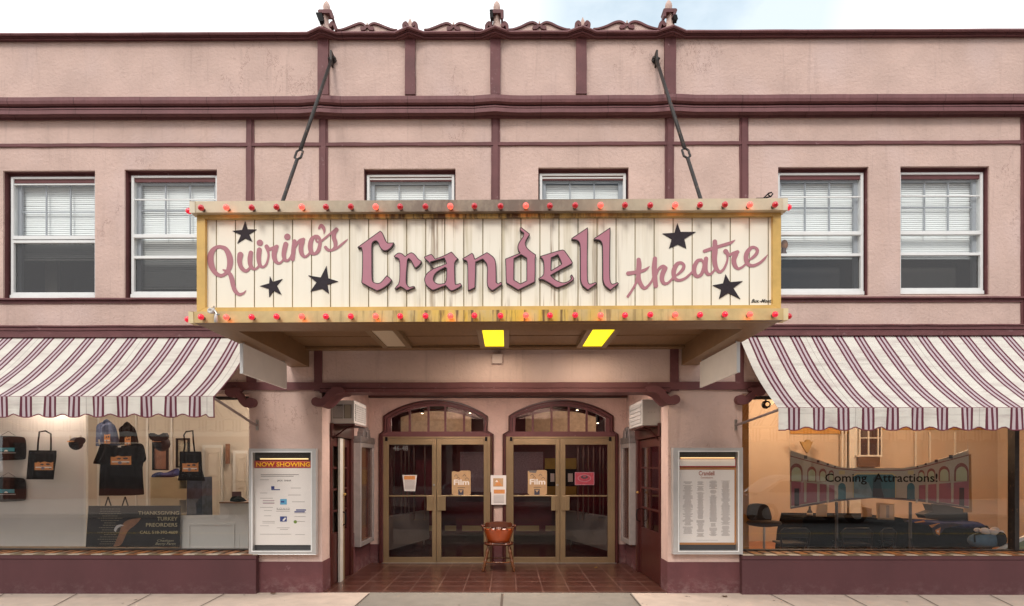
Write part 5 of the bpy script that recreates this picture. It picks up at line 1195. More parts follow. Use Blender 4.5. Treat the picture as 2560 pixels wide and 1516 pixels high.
sheetpx('notice', rc(1226.5, 1265.5, 1188.5, 1231), YK, paper, 'upper white sheet with a small orange picture on the pier between the door pairs', 'notice', 'sheets on the middle pier', [(orange2, rc(1233, 1258, 1196, 1217)), (orangep, [(1236, 1215), (1245, 1200), (1256, 1215)]), (inkwh, [(1238, 1205), (1242, 1200), (1246, 1206)])])
sheetpx('notice', rc(1228, 1265, 1221, 1262), YK-.006, paper, 'lower white sheet with a red orange band on the pier between the door pairs', 'notice', 'sheets on the middle pier', [(orangep, rc(1234.5, 1262, 1224.5, 1234.5))]+[(inkg, rc(1234, 1260, 1238+k*3, 1238.9+k*3)) for k in range(7)])
pkm = M('magenta_print', (.38, .05, .075), rough=.5, var=.2, vs=20); pk2 = M('pink_border', (.42, .19, .23), rough=.6)
ey = [(1462-9+9*math.cos(a)*1.0, 1193) for a in ()]
el = lambda cx_, cy_, a, b: [(cx_+a*math.cos(k*math.pi/10), cy_+b*math.sin(k*math.pi/10)) for k in range(20)]
sheetpx('window_sign', rc(1437, 1485.5, 1181, 1213), YD, pk2, 'bright pink and red sign with a dark central emblem on the rightmost glass door', 'sign', None, [(pkm, rc(1438.5, 1484, 1182.5, 1211.5)), (pk2, el(1461, 1196, 17, 9)), (pkm, el(1461, 1196, 15, 7.5)), (inkd, el(1461, 1193, 9, 4.5)), (pkm, el(1461, 1192, 4, 2))])

# ================================================================ CHAIR
cw = M('chair_dark_wood', (.115, .030, .012), rough=.28, coat=.5, var=.3, vs=9, vec=(1, 4, 4)); cl = M('chair_leg_wood', (.15, .05, .015), rough=.25, coat=.5, var=.35, vs=16); cs = M('chair_orange_seat', (.32, .055, .008), rough=.22, coat=.6, var=.2, vs=4)
YH = 1.58; XC = PX(1246.5, YH, 1360); ch = thing('captains_chair', (XC, YH, .004), 'low backed wooden chair with orange brown back panel in front of the middle pier', 'chair')
sx = lambda px, Y=YH: PX(px, Y, 1360); szz = lambda py, Y=YH: PZ(py, Y, 1246)
def cx(px): return (px-1246.5)/160.0      # widths in metres at the chair
zs = szz(1362)
# seat
m_ = MB(); pts = [(.235*math.cos(a)*(1.0), .215*math.sin(a)) for a in [2*math.pi*k/28 for k in range(28)]]
def sq(a, p=.62): c, s_ = math.cos(a), math.sin(a); return (math.copysign(abs(c)**p, c), math.copysign(abs(s_)**p, s_))
ring = [sq(2*math.pi*k/32) for k in range(32)]
v = [(XC+x*.225, YH+.20+y*.21, zs-.018) for x, y in ring]+[(XC+x*.24, YH+.20+y*.22, zs) for x, y in ring]+[(XC+x*.22, YH+.20+y*.20, zs+.018) for x, y in ring]+[(XC+x*.12, YH+.2+y*.12, zs+.010) for x, y in ring]
f = []; n = 32
for k in range(3):
    for i in range(n): j = (i+1) % n; f.append((k*n+i, k*n+j, (k+1)*n+j, (k+1)*n+i))
f.append(tuple(range(n))[::-1]); f.append(tuple(3*n+i for i in range(n)))
m_.add(v, f).build('seat', cw, ch, smooth=True)
# curved back panel (trapezoid wrapped on an arc, convex to the viewer)
def wrap(u, z, r=.30, yoff=0.0, wtop=.245): a = u; return (XC+wtop*math.sin(a*1.15)/math.sin(1.15), YH-.03+yoff+(1-math.cos(a*1.15))*.16, z)
m_ = MB(); NU = 24; rows = [(szz(1358), .62), (szz(1350), .72), (szz(1338), .85), (szz(1327), .97), (szz(1323), 1.0)]; v = []; f = []
for th in (0, .018):
    for z, s_ in rows:
        for i in range(NU+1):
            u = -1+2*i/NU; x, y, zz_ = wrap(u, z); v.append((XC+(x-XC)*s_, y+th, zz_+(.008*math.cos(u*math.pi/2) if z == rows[-1][0] else 0)))
W_ = NU+1; nr = len(rows)
for t2 in (0, 1):
    o = t2*nr*W_
    for r_ in range(nr-1):
        for i in range(NU):
            a = o+r_*W_+i; q = (a, a+1, a+W_+1, a+W_); f.append(q if t2 == 0 else q[::-1])
for i in range(NU):
    a = (nr-1)*W_+i; f.append((a, a+1, a+1+nr*W_, a+nr*W_)); a = i; f.append((a+1, a, a+nr*W_, a+1+nr*W_))
m_.add(v, f).build('back_panel', cs, ch, smooth=True)
# top rail and arms
m_ = MB(); v = []; f = []; NU = 30
zb0, zt0 = szz(1318.5), szz(1305)
secs = []
for i in range(NU+1):
    u = -1+2*i/NU; a = u*1.25; x = XC+.235*math.sin(a)/math.sin(1.25)*1.0; y = YH-.045+(1-math.cos(a))*.20; top = zt0 if abs(u) < .62 else zt0-(abs(u)-.62)/.38*(zt0-zb0-.022)
    dip = .012*math.cos(u*math.pi*1.5) if abs(u) < .62 else 0
    secs.append([(x, y, zb0), (x, y, top+dip), (x, y+.03, top+dip), (x, y+.03, zb0)])
for s_ in secs: v += s_
for i in range(NU):
    for k in range(4): a = i*4; f.append((a+k, a+(k+1) % 4, a+4+(k+1) % 4, a+4+k))
f += [(0, 3, 2, 1), (NU*4, NU*4+1, NU*4+2, NU*4+3)]
m_.add(v, f).build('top_rail', cw, ch, bevel=.004)
for s_ in (-1, 1):
    m_ = MB(); x1 = XC+s_*.235
    m_.tube([(x1-s_*.02, YH+.06, zb0+.012), (x1+s_*.01, YH+.20, zb0+.008), (x1+s_*.015, YH+.34, zb0)], [.018, .02, .022], 10).ball((x1+s_*.022, YH+.04, zb0+.012), .024, 10).build('arm', cw, ch, smooth=True)
    m_ = MB()
    for k, yy in enumerate((.06, .17, .30)):
        A = Vector((x1-s_*.07, YH+yy, zs+.01)); E = Vector((x1, YH+yy-.01, zb0)); pr = [.008, .013, .008, .014, .009, .013, .008]
        m_.tube([A.lerp(E, q/6) for q in range(7)], pr, 8)
    m_.build('arm_spindle', cl, ch, smooth=True)
m_ = MB()
for q in (-.75, -.45, -.16, .16, .45, .75): 
    x, y, z = wrap(q, 0); x2 = XC+.235*math.sin(q*1.25*.95)/math.sin(1.25)
    m_.tube([(x, y+.008, szz(1327)), ((x+x2)/2, y+.006, szz(1322)), (x2, y+.0, zb0+.004)], [.009, .014, .009], 8)
m_.build('back_spindle', cl, ch, smooth=True)
for s_ in (-1, 1):
    for fy in (0, 1):
        A = Vector((XC+s_*(.155), YH+.06+fy*.27, zs-.012)); E = Vector((XC+s_*(.245 if not fy else .235), YH-.02+fy*.46, .005))
        pr = [.020, .023, .017, .026, .028, .018, .027, .018, .025, .028, .019, .026, .016, .023, .015]
        MB().tube([A.lerp(E, q/(len(pr)-1)) for q in range(len(pr))], pr, 12).build('leg', cl, ch, smooth=True)
MB().tube([(XC-.205, YH+.0, szz(1407)), (XC, YH+.0, szz(1407)), (XC+.205, YH+.0, szz(1407))], [.008, .011, .008], 8).tube([(XC-.2, YH+.40, szz(1405)), (XC+.2, YH+.40, szz(1405))], .009, 8).build('stretcher', cl, ch, smooth=True)

# ================================================================ LEFT SHOP
def room(x0, x1, y1, z0, z1, wall, floor, ceil, name):
    m_ = MB(); y0 = .36
    m_.mat(wall).add([(x0, y1, z0), (x1, y1, z0), (x1, y1, z1), (x0, y1, z1), (x0, y0, z0), (x1, y0, z0), (x1, y0, z1), (x0, y0, z1)], [(0, 1, 2, 3), (0, 3, 7, 4), (1, 5, 6, 2)])
    m_.mat(ceil).add([(x0, y0, z1), (x1, y0, z1), (x1, y1, z1), (x0, y1, z1)], [(0, 1, 2, 3)]); m_.mat(floor).add([(x0, y0, z0), (x1, y0, z0), (x1, y1, z0), (x0, y1, z0)], [(0, 1, 2, 3)])
    return m_.build(name, None, B)
room(XLs, XL1+.35, 4.2, .30, 3.0, beige, M('shop_floor', (.3, .24, .18), rough=.6), M('shop_ceiling', (.55, .52, .48), rough=.9), 'shop_room')
g = 4.2
def wpl(mb, pts, Y, th): return mb.prism(pp(pts, Y), [], Y-th, Y)
mb = MB()
for a, b in ((214, 220), (245, 250), (340, 343), (367, 372), (428, 432)): wpl(mb, rc(a, b, 1000, 1400), 4.19, .03)
mb.build_split('wall_batten', whitew, B)
# panelled doors on the far wall
def paneldoor(a, b, c, d, Y, nm, mt):
    o = MB(); wpl(o, rc(a-6, b+6, c-7, d), Y, .04); r_ = o.build(nm, whitew, B)
    o = MB(); wpl(o, rc(a, b, c, d), Y-.05, .02); w_ = b-a
    for q0, q1 in ((c+10, c+70), (c+82, d-8)):
        o.prism(pp(rc(a+w_*.16, b-w_*.16, q0, q1), Y-.07), [pp(rc(a+w_*.22, b-w_*.22, q0+4, q1-4), Y-.07)], Y-.085, Y-.07)
    o.build('door_leaf', mt, r_)
paneldoor(514, 552, 1120, 1330, 4.15, 'inner_door', beige); paneldoor(590, 616, 1134, 1330, 4.15, 'inner_door', beige)
# perforated display board close to the glass
perf = M('perforated_board', (.55, .52, .49), rough=.7, var=.06, vs=2); t = perf.node_tree
def dots(t):
    _, xyz = coords(t); f = lambda s_: math_(t, 'ABSOLUTE', math_(t, 'SUBTRACT', math_(t, 'FRACT', math_(t, 'DIVIDE', s_, .026)), .5))
    return math_(t, 'MULTIPLY', math_(t, 'LESS_THAN', math_(t, 'ADD', f(xyz[0]), f(xyz[2])), .16), .55)
over(perf, (.2, .17, .15), dots)
YG = .95
t_ = thing('display_board', (PX(100, YG, 1200), YG, .48), 'pale perforated display board filling the left part of the left shop window', 'display board')
MB().box(XLs+.2, PX(210, YG, 1200), YG, YG+.02, .48, 2.62).build('board', perf, t_); MB().box(PX(210, YG, 1200), PX(216, YG, 1200), YG-.01, YG+.04, .48, 2.62).build('edge_post', whitew, t_)
tealp = M('teal_print', (.03, .22, .27), rough=.6, var=.3, vs=30); olive = M('olive_print', (.12, .08, .03), rough=.7)
def sc_1(pts): return [(x/5.935, 1040+y/5.935) for x, y in pts]
def sc_2(pts): return [(200+x/4.123, 1040+y/4.123) for x, y in pts]
navyc_ = M('navy_cloth', (.03, .036, .13), rough=.9, var=.4, vs=12, bump=.4, bs=20, dist=.02)
fleece_ = M('blue_fleece', (.085, .11, .19), rough=.95, var=.25, vs=9, bump=.4, bs=15, dist=.02)
def hung(nm, pts, Y, th, m, lab, cat, grp=None, parts=(), bev=.006):
    cxp = sum(p[0] for p in pts)/len(pts); yb5 = max(p[1] for p in pts)
    t_ = thing(nm, (P(cxp, yb5, Y)[0], Y, P(cxp, yb5, Y)[1]), lab, cat, grp)
    (cloth(pts, Y, th, .022 if th > .02 else .012, 2.0, cxp) if m in (blackcloth, navyc_, fleece_) else MB().prism(pp(pts, Y), [], Y-th, Y)).build('body', m, t_, smooth=m in (blackcloth, navyc_, fleece_), bevel=0 if m in (blackcloth, navyc_, fleece_) else bev)
    for pn, pm, ppts, off in parts: MB().prism(pp(ppts, Y), [], Y-th-off-.024, Y-th-.0202).build(pn, pm, t_)
    return t_
from mathutils import noise as mnoise
def cloth(pts, Y, th, fold=.02, st=2.0, seed=0.0):
    xs = [p[0] for p in pts]; ys = [p[1] for p in pts]; g = grid(min(xs)-1, max(xs)+1, min(ys)-1, max(ys)+1, st); D = sdf_poly([pts], *g); m_ = MB()
    X, Yg = np.meshgrid(*g); chk = ((np.indices(D.shape).sum(0) % 2)*2-1)
    # no run merging: break runs by building cell columns one by one
    for i in range(len(g[0])-1): contour(m_, D[:, i:i+2], g[0][i:i+2], g[1], to_at(Y), 0, Y-th, Y)
    k = (Y+8.1)/FPX; v2 = []
    for x, y, z in m_.v:
        if y < Y-th*.5:
            px = CX+(x-CAM.x)/k; py = CY-(z-CAM.z)/k; gi = min(len(g[0])-1, max(0, int((px-g[0][0])/st))); gj = min(len(g[1])-1, max(0, int((py-g[1][0])/st))); e = max(0, min(1, D[gj, gi]/6))
            n_ = mnoise.noise(Vector((x*9+seed, 0, z*2.6)))*.9+mnoise.noise(Vector((x*22+seed, 3, z*9)))*.35
            y = Y-th*(.25+.75*math.sqrt(e))-fold*n_*e
        v2.append((x, y, z))
    m_.v = v2; return m_
def strap(t_, px, Y, r, m=blackcloth, nm='handle'): MB().tube([(P(x, y, Y)[0], Y-.02, P(x, y, Y)[1]) for x, y in px], r, 6).build(nm, m, t_, smooth=True)
YS1 = YG-.03
for k, (dy, ht, lab) in enumerate(((0, 370, 'upper black laptop sleeve with a teal label on the display board'), (612, 370, 'lower black laptop sleeve with a teal label on the display board'))):
    pts = smooth_poly(sc_1([(-260, 300+dy), (330, 300+dy), (392, 345+dy), (392, 620+dy), (365, 655+dy), (-260, 668+dy)]), 2, 100)
    t_ = hung('laptop_sleeve', pts, YS1, .03, blackcloth, lab, 'laptop sleeve', 'laptop sleeves', [('label', tealp, sc_1([(5, 475+dy), (255, 475+dy), (255, 530+dy), (5, 530+dy)]), .001), ('label_arch', inkwh, sc_1([(105, 530+dy), (118, 512+dy), (135, 506+dy), (152, 512+dy), (165, 530+dy)]), .002)])
    strap(t_, sc_1([(30, 295+dy), (140, 232+dy), (245, 295+dy)]), YS1, .003)
    MB().prism(pp(sc_1([(10, 545+dy), (275, 545+dy), (275, 556+dy), (10, 560+dy)]), YS1), [], YS1-.052, YS1-.0502).build('label_text_line', inkg, t_)
def logo(x0, x1, y0, y1):
    w_ = x1-x0; h_ = y1-y0; r_ = random.Random(int(x0)); top = [(x0, y0+.12*h_)]
    for k in range(1, 10): top.append((x0+w_*k/10, y0+h_*r_.uniform(0, .16)))
    return top+[(x1, y0), (x1, y1), (x0, y1)]
def add_logo(t_, x0, x1, y0, y1, Y):
    Y -= .026
    MB().prism(pp(logo(x0, x1, y0, y1), Y), [], Y-.002, Y).build('print', orangep, t_)
    w_ = x1-x0; h_ = y1-y0; m_ = MB().mat(inkd)
    for a, b, c, d in ((.30, .5, .25, .42), (.6, .85, .2, .4), (.78, .9, .68, .85)): m_.prism(pp(el(x0+(a+b)/2*w_, y0+(c+d)/2*h_, (b-a)/2*w_, (d-c)/2*h_), Y), [], Y-.003, Y-.0022)
    m_.mat(inkwh).prism(pp(rc(x0+.05*w_, x1-.08*w_, y0+.60*h_, y0+.74*h_), Y), [], Y-.0032, Y-.0024); m_.mat(M('slate_print', (.2, .2, .26), rough=.7)).prism(pp(el(x0+.45*w_, y0+.78*h_, .1*w_, .16*h_), Y), [], Y-.004, Y-.0034); m_.build('print_artwork', None, t_)
YT = .78
t_ = hung('tote_bag', sc_1([(432, 510), (840, 515), (838, 620), (795, 945), (395, 942)]), YT, .03, blackcloth, 'black tote bag with an orange print hanging before the perforated board', 'tote bag', 'tote bags')
strap(t_, sc_1([(575, 520), (580, 400), (600, 240), (690, 225), (770, 270), (772, 400), (770, 520)]), YT, .012); add_logo(t_, 86.8, 133, 1154.6, 1175.8, YT-.031)
capm = M('black_cap', (.014, .009, .012), rough=.85)
def cap(cx_, cy_, r, Y, fl, lab):
    X_, Z_ = P(cx_, cy_, Y); k = r*(Y+8.1)/FPX; t_ = thing('baseball_cap', (X_, Y, Z_-k), lab, 'cap', 'caps on the line')
    MB().ball((X_, Y, Z_-k*.1), k, 16, (1, .8, .95)).build('crown', capm, t_, smooth=True)
    bp_ = smooth_poly([(cx_+fl*r*.3, cy_-r*.6), (cx_+fl*r*1.5, cy_-r*.9), (cx_+fl*r*1.9, cy_-r*.3), (cx_+fl*r*1.3, cy_+r*.35), (cx_+fl*r*.5, cy_+r*.4)], 2, 100) if fl > 0 else smooth_poly([(cx_-r*1.25, cy_-r), (cx_-r*.8, cy_-r*1.25), (cx_, cy_-r*.9), (cx_+r*.9, cy_-r*1.3), (cx_+r*1.25, cy_-r*.8), (cx_+r*.8, cy_-r*.2), (cx_-r*.8, cy_-r*.2)], 1, 100)
    MB().prism(pp(bp_, Y), [], Y-k*.9, Y-k*.55).build('brim', capm, t_, bevel=.004)
    MB().prism(pp(rc(cx_-r*.7, cx_+r*.35, cy_-r*.28, cy_-r*.12), Y), [], Y-k*.86, Y-k*.80).build('band', orangep, t_)
cap(190, 1108, 17, YT, 1, 'black cap with an orange band pegged before the perforated board'); cap(405, 1108, 20, YT, -1, 'black cap hanging upside down in front of the brown framed picture')
for pts, mt, lab, col in ((sc_1([(1440, 140), (1500, 100), (1560, 90), (1585, 70), (1640, 80), (1665, 105), (1720, 160), (1765, 340), (1785, 440), (1430, 450), (1435, 250)]), fleece_, 'blue sweatshirt hanging behind the shoulder of the black shirt', orangep),
                          (sc_1([(1765, 205), (1800, 160), (1860, 130), (1890, 110), (1930, 115), (1960, 145), (2010, 190), (2040, 300), (2060, 430), (1775, 430), (1785, 260)]), blackcloth, 'black hooded sweatshirt with an orange print hanging beside the blue one', orangep)):
    t_ = hung('sweatshirt', smooth_poly(pts, 1, 60), 1.0, .07, mt, lab, 'sweatshirt', 'sweatshirts', [])
    c = sum(p[0] for p in pts)/len(pts); tp = min(p[1] for p in pts)
    strap(t_, [(c-9, tp+7), (c-5, tp+1), (c, tp-2), (c+5, tp+1), (c+8, tp+8)], 1.0, .012, mt, 'hood'); add_logo(t_, c-8, c+7, tp+33, tp+58, .929)
tee = sc_1([(1490, 420), (1560, 415), (1700, 440), (1800, 448), (1960, 430), (2060, 405), (2110, 415), (2140, 460), (2172, 630), (2170, 660), (2115, 710), (2120, 900), (2140, 1170), (1900, 1185), (1470, 1185), (1480, 900), (1495, 720), (1385, 710), (1390, 680), (1450, 540)])
t_ = hung('t_shirt', smooth_poly(tee, 1, 60), .72, .025, blackcloth, 'large black t-shirt with an orange chest print pegged on the line', 't-shirt'); add_logo(t_, 277, 328, 1139.5, 1162.5, .695)
MB().prism(pp(rc(300, 308, 1115.5, 1119), .72), [], .668, .672).build('neck_label', inkwh, t_)
t_ = hung('tote_bag', sc_2([(1030, 368), (1250, 368), (1262, 560), (1290, 670), (1010, 668), (1030, 560)]), YT, .03, blackcloth, 'black tote bag with an orange print hanging before the patterned picture', 'tote bag', 'tote bags')
strap(t_, sc_2([(1078, 370), (1088, 300), (1078, 200), (1100, 165), (1170, 155), (1175, 250), (1188, 370)]), YT, .012); add_logo(t_, 456, 496, 1156, 1179.5, YT-.031)
ropem = M('cord_fibre', (.5, .45, .38), rough=.8)
t_ = thing('clothes_line', (PX(300, .80, 1100), .80, PZ(1110, .80)), 'thin cord strung across the left shop window carrying clothes and caps', 'line')
MB().tube([(P(x, y, .80)[0], .80, P(x, y, .80)[1]) for x, y in ((20, 1054), (70, 1071), (130, 1092), (180, 1103), (215, 1107.5), (290, 1108), (352, 1108), (400, 1104), (440, 1091), (484, 1077), (540, 1056), (620, 1027))], .0035, 5).build('cord', ropem, t_)
for k, x in enumerate((181, 207, 252.5, 352, 399, 419)):
    X_, Z_ = P(x, 1106 if x > 210 else 1096, .79); t_ = thing('clothes_peg', (X_, .785, Z_), ('peg on the left side of the first cap', 'peg on the brim of the first cap', 'peg on the left shoulder of the t-shirt', 'peg on the right shoulder of the t-shirt', 'left peg on the upside down cap', 'right peg on the upside down cap')[k], 'clothes peg', 'clothes pegs')
    MB().prism([(X_-.009, Z_+.035), (X_+.002, Z_+.038), (X_+.012, Z_-.035), (X_+.001, Z_-.035)], [], .74, .756).build('peg', ropem, t_)
brn = M('brown_picture', (.20, .085, .05), rough=.5, var=.4, vs=6)
for pts, pm, lab in ((sc_2([(757, 205), (915, 205), (912, 562), (757, 562)]), brn, 'tall framed brown picture on the far wall under the upside down cap'), (sc_2([(1000, 232), (1135, 240), (1130, 535), (1000, 535)]), M('map_picture', (.34, .28, .20), rough=.5, var=.6, vs=14), 'framed patterned picture on the far wall behind the right tote bag')):
    Y = 3.6; x0, x1 = pts[0][0], pts[1][0]; y0, y1 = pts[0][1], pts[2][1]; t_ = thing('framed_picture', (P((x0+x1)/2, y1, Y)[0], Y, P((x0+x1)/2, y1, Y)[1]), lab, 'picture', 'pictures in the left shop')
    MB().prism(pp(rc(x0, x1, y0, y1), Y), [pp(rc(x0+3.5, x1-3.5, y0+3.5, y1-3.5), Y)], Y-.05, Y).build('frame', black, t_); MB().prism(pp(rc(x0+3.5, x1-3.5, y0+3.5, y1-3.5), Y), [], Y-.01, Y-.004).build('picture', pm, t_)
o = MB(); wpl(o, rc(566, 575.5, 1110, 1160), 4.1, .04); tag(o.build('wall_plaque', M('plaque_wood', (.20, .08, .035), rough=.5, var=.3, vs=9)), 'narrow brown wooden strip on the far wall between two doors', 'plaque')
# beige cubby cabinet with folded clothes
Yc = 2.2; cub = M('beige_cabinet', (.44, .35, .21), rough=.6, var=.06, vs=4)
t_ = thing('cabinet', (PX(435, Yc, 1250), Yc, .3), 'beige cabinet with cubby holes holding folded blue clothes on top', 'cabinet')
o = MB(); o.prism(pp(rc(376, 442, 1194, 1330), Yc), [], Yc, Yc+.5).prism(pp(rc(442, 495, 1196, 1330), Yc), [pp(rc(448, 466, 1200, 1222), Yc), pp(rc(471, 490, 1200, 1222), Yc), pp(rc(448, 466, 1250, 1284), Yc), pp(rc(471, 490, 1250, 1284), Yc)], Yc, Yc+.45); o.build('carcase', cub, t_)
o = MB(); wpl(o, rc(444, 493, 1198, 1290), Yc+.47, .02); o.build('back', M('cabinet_back', (.3, .24, .15), rough=.7), t_)
navyc = navyc_
t_ = hung('folded_clothes', smooth_poly(sc_2([(750, 625), (765, 600), (830, 575), (870, 590), (925, 580), (1000, 540), (1025, 545), (1025, 635), (755, 637)]), 1, 100), Yc+.2, .2, navyc, 'pile of folded navy clothes on top of the beige cabinet', 'clothes')
t_ = hung('garment_rack', sc_2([(1215, 630), (1358, 630), (1362, 1022), (1210, 1022)]), 2.5, .35, M('dark_blue_cloth', (.04, .045, .07), rough=.9, var=.6, vs=8), 'dark blue garments hanging right of the beige cabinet', 'garments')
for x, y, e in ((-6.6, .68, 20), (-4.6, .75, 13), (-4.6, 2.9, 26), (-7.4, 2.6, 16)):  # unseen lamps added to brighten the left shop and its display board
    t_ = thing('added_ceiling_lamp', (x, y, 2.93), 'ceiling lamp added to light the left shop, %s' % {20: 'above the perforated display board', 13: 'above the hanging t-shirt', 26: 'before the panelled doors', 16: 'at the back left'}[e], 'ceiling lamp', 'added ceiling lamps in the left shop')
    MB().lathe((x, y, 2.95), [(.05, .04), (.14, 0), (.13, -.04), (.04, -.07)], 16).build('shade', M('lamp_shade_white', (1, .9, .8), emit=(1, .8, .6), es=1.5), t_, smooth=True)
    l_ = bpy.data.lights.new('added_ceiling_light', 'POINT'); l_.energy = e*2.0; l_.color = (1, .84, .70); l_.shadow_soft_size = .12; lo = bpy.data.objects.new('added_ceiling_light', l_); COL.objects.link(lo); lo.parent = t_; lo.location = (0, 0, -.15)
# low white panel boards and table
t_ = thing('panelled_screen', (PX(525, .62, 1367), .62, .47), 'low white panelled board standing in the left window beside the black sign', 'board')
o = MB(); wpl(o, [(450, 1289), (603, 1287.5), (601, 1376), (450, 1376)], .62, .03); wpl(o, rc(602, 622, 1287, 1376), .60, .02); o.build('board', greyw, t_, bevel=.003)
o = MB(); o.prism(pp(rc(470, 587, 1309, 1372), .59), [pp(rc(475, 582, 1314, 1367), .59)], .578, .589); o.build('panel_moulding', greyw, t_)
t_ = thing('display_table', (PX(590, 1.2, 1300), 1.5, .3), 'white covered table with brown top in the right corner of the left shop', 'table')
o = MB(); o.prism(pp(rc(550, 640, 1259, 1330), 1.2), [], 1.2, 1.9); o.build('cover', greyw, t_); o = MB(); o.prism(pp(rc(548, 642, 1255.5, 1259), 1.18), [], 1.18, 1.95); o.build('table_top', M('brown_top', (.18, .08, .04), rough=.5), t_)
t_ = hung('folded_shirt', smooth_poly(sc_2([(1560, 860), (1580, 830), (1650, 825), (1700, 855), (1725, 885), (1560, 888)]), 2, 100), 1.4, .2, blackcloth, 'folded black shirt lying on the brown topped table', 'shirt')
t_ = hung('framed_card', sc_2([(1575, 785), (1660, 785), (1660, 850), (1575, 850)]), 1.7, .02, M('dark_card', (.09, .03, .03), rough=.5), 'small dark card standing behind the folded shirt on the table', 'card')
# black sign board with easel feet showing above it
YB2 = .55; t_ = thing('preorder_sign', (PX(335, YB2, 1367), YB2, .475), 'black sign board for holiday turkey preorders leaning in the left shop window', 'sign')
sg = sc_2([(98, 928), (1040, 925), (1028, 1352), (68, 1352)]); o = MB(); o.prism(pp(sg, YB2), [], YB2-.02, YB2); o.build('board', M('black_sign_board', (.014, .010, .009), rough=.4, spec=.15, var=.5, vs=3), t_)
tanink = M('sign_tan_ink', (.30, .24, .13), rough=.6); dimink = M('sign_dim_ink', (.12, .09, .05), rough=.6)
YT2 = YB2-.0215
for sx_, b in (('THANKSGIVING', (600, 983, 1022, 1020)), ('TURKEY', (795, 1042, 1005, 1080)), ('PREORDERS', (680, 1105, 1003, 1143)), ('CALL 518-392-4609', (618, 1185, 1006, 1216))):
    p = sc_2([(b[0], b[1]), (b[2], b[3])]); text('sign_lettering', sx_, (p[0][0], p[0][1], p[1][0], p[1][1]), YT2, tanink, t_, bold=.012)
for sx_, b in (('the', (845, 1258, 870, 1268)), ('Chatham', (795, 1275, 965, 1297)), ('Berry Farm', (775, 1305, 985, 1338))):
    p = sc_2([(b[0], b[1]), (b[2], b[3])]); text('sign_lettering', sx_, (p[0][0], p[0][1], p[1][0], p[1][1]), YT2, M('sign_script_ink', (.24, .2, .12), rough=.6), t_, shear=.35, bold=.01)
m_ = MB(); r_ = random.Random(5)
for k in range(16):
    y = 960+k*24; h_ = r_.uniform(60, 130); c = 310; a, b = sc_2([(c-h_, y), (c+h_, y)]); 
    x = a[0]
    while x < b[0]: L_ = r_.uniform(2, 7); lines(m_, [(x, min(x+L_, b[0]), a[1])], YT2, 1.6); x += L_+1.2
m_.build('sign_small_print', dimink, t_)
m_ = MB().mat(M('turkey_brown', (.16, .06, .02), rough=.6, var=.5, vs=12)); m_.prism(pp(smooth_poly(sc_2([(480, 1070), (640, 1050), (590, 1120), (500, 1180), (470, 1260), (430, 1340), (350, 1345), (400, 1250), (430, 1150)]), 2, 100), YB2), [], YT2, YB2-.0203)
m_.mat(M('turkey_white', (.35, .33, .32), rough=.6)).prism(pp(smooth_poly(sc_2([(355, 1180), (380, 1130), (430, 1115), (465, 1130), (420, 1140), (390, 1165), (380, 1195)]), 2, 100), YB2), [], YT2-.0005, YB2-.0206); m_.build('sign_picture', None, t_)
for k, c in enumerate((290, 465)):
    t_ = thing('folding_stand', (PX(200+c/4.123, .75, 1300), .75, .47), ('left', 'right')[k]+' black folding stand whose top shows above the preorder sign', 'stand', 'stands behind the preorder sign')
    for s_ in (-1, 1): o = MB(); a = sc_2([(c, 835), (c+s_*32, 935), (c+s_*60, 1340)]); o.tube([(P(x, y, .75)[0], .75, P(x, y, .75)[1]) for x, y in a], .010, 6); o.build('leg', black, t_)

# ================================================================ RIGHT SHOP
room(XR0-.35, XRs1+.1, 4.6, .12, 3.05, tanw, woodfl, tan2, 'shop_room')
mb = MB()
wpl(mb, rc(1975, 2150, 1000, 1085), 4.59, .02); wpl(mb, rc(2204, 2470, 1000, 1075), 4.59, .02); mb.build_split('ochre_shade_band', tan2, B)  # amber shade along the top of the far wall, painted as strips
mb = MB()
for a, b in ((2103, 2107), (2112, 2115), (2122, 2150)): wpl(mb, rc(a, b, 1070, 1340), 4.55, .03)
for a, b in ((2286, 2289), (2322, 2325), (2385, 2388)): wpl(mb, rc(a, b, 1080, 1180), 4.55, .03)
mb.build_split('wall_batten', whitew, B)
# pilaster and wall end near the left of the shop
mb = MB(); mb.box(PX(1856, 1.4, 1200)-.3, PX(1872, 1.4, 1200), 1.4, 1.5, .12, 3.0); mb.build('partition', tan2, B)
mb = MB().mat(M('dark_sash', (.04, .012, .01), rough=.4)).pb(2150, 2204, 1060, 1140, 4.50, 4.54); mb.mat(whitew)
for a in (2150, 2172, 2196, 2204): mb.pb(a-1.5, a+1.5, 1060, 1140, 4.47, 4.50)
mb.pb(2150, 2204, 1094, 1096.5, 4.471, 4.499).pb(2143, 2206, 1138, 1142, 4.44, 4.52); mb.mat(M('brown_panel', (.10, .045, .018), rough=.6)).pb(2146, 2200, 1143, 1168, 4.45, 4.5)
mb.build('inner_window', None, B)
for k, (x, y) in enumerate(((1927, 1004), (1915, 1012))):
    Y = 1.6; X_, Z_ = P(x, y, Y); t_ = thing('spotlight', (X_, Y, Z_), ('lit bare bulb near the ceiling beside the right awning', 'round dark spotlight near the ceiling beside the right awning')[k], 'spotlight', 'ceiling spotlights in the right shop')
    if k == 0: MB().ball((X_, Y, Z_), .055, 14).build('bulb', M('lit_bulb', (1, .8, .5), emit=(1, .66, .33), es=1.0), t_, smooth=True)
    else: MB().lathe((X_, Y, Z_), [(.035, -.05), (.06, -.04), (.065, .02), (.04, .08)], 14, 'y').build('can', black, t_, smooth=True); MB().lathe((X_, Y-.052, Z_), [(.03, 0), (.028, -.004)], 12, 'y').build('lens', M('lit_lens', (1, .8, .5), emit=(1, .55, .25), es=.8), t_)
    MB().tube([(X_, Y+.02, Z_), (X_, Y+.02, 3.04)], .012, 6).build('stem', black, t_)
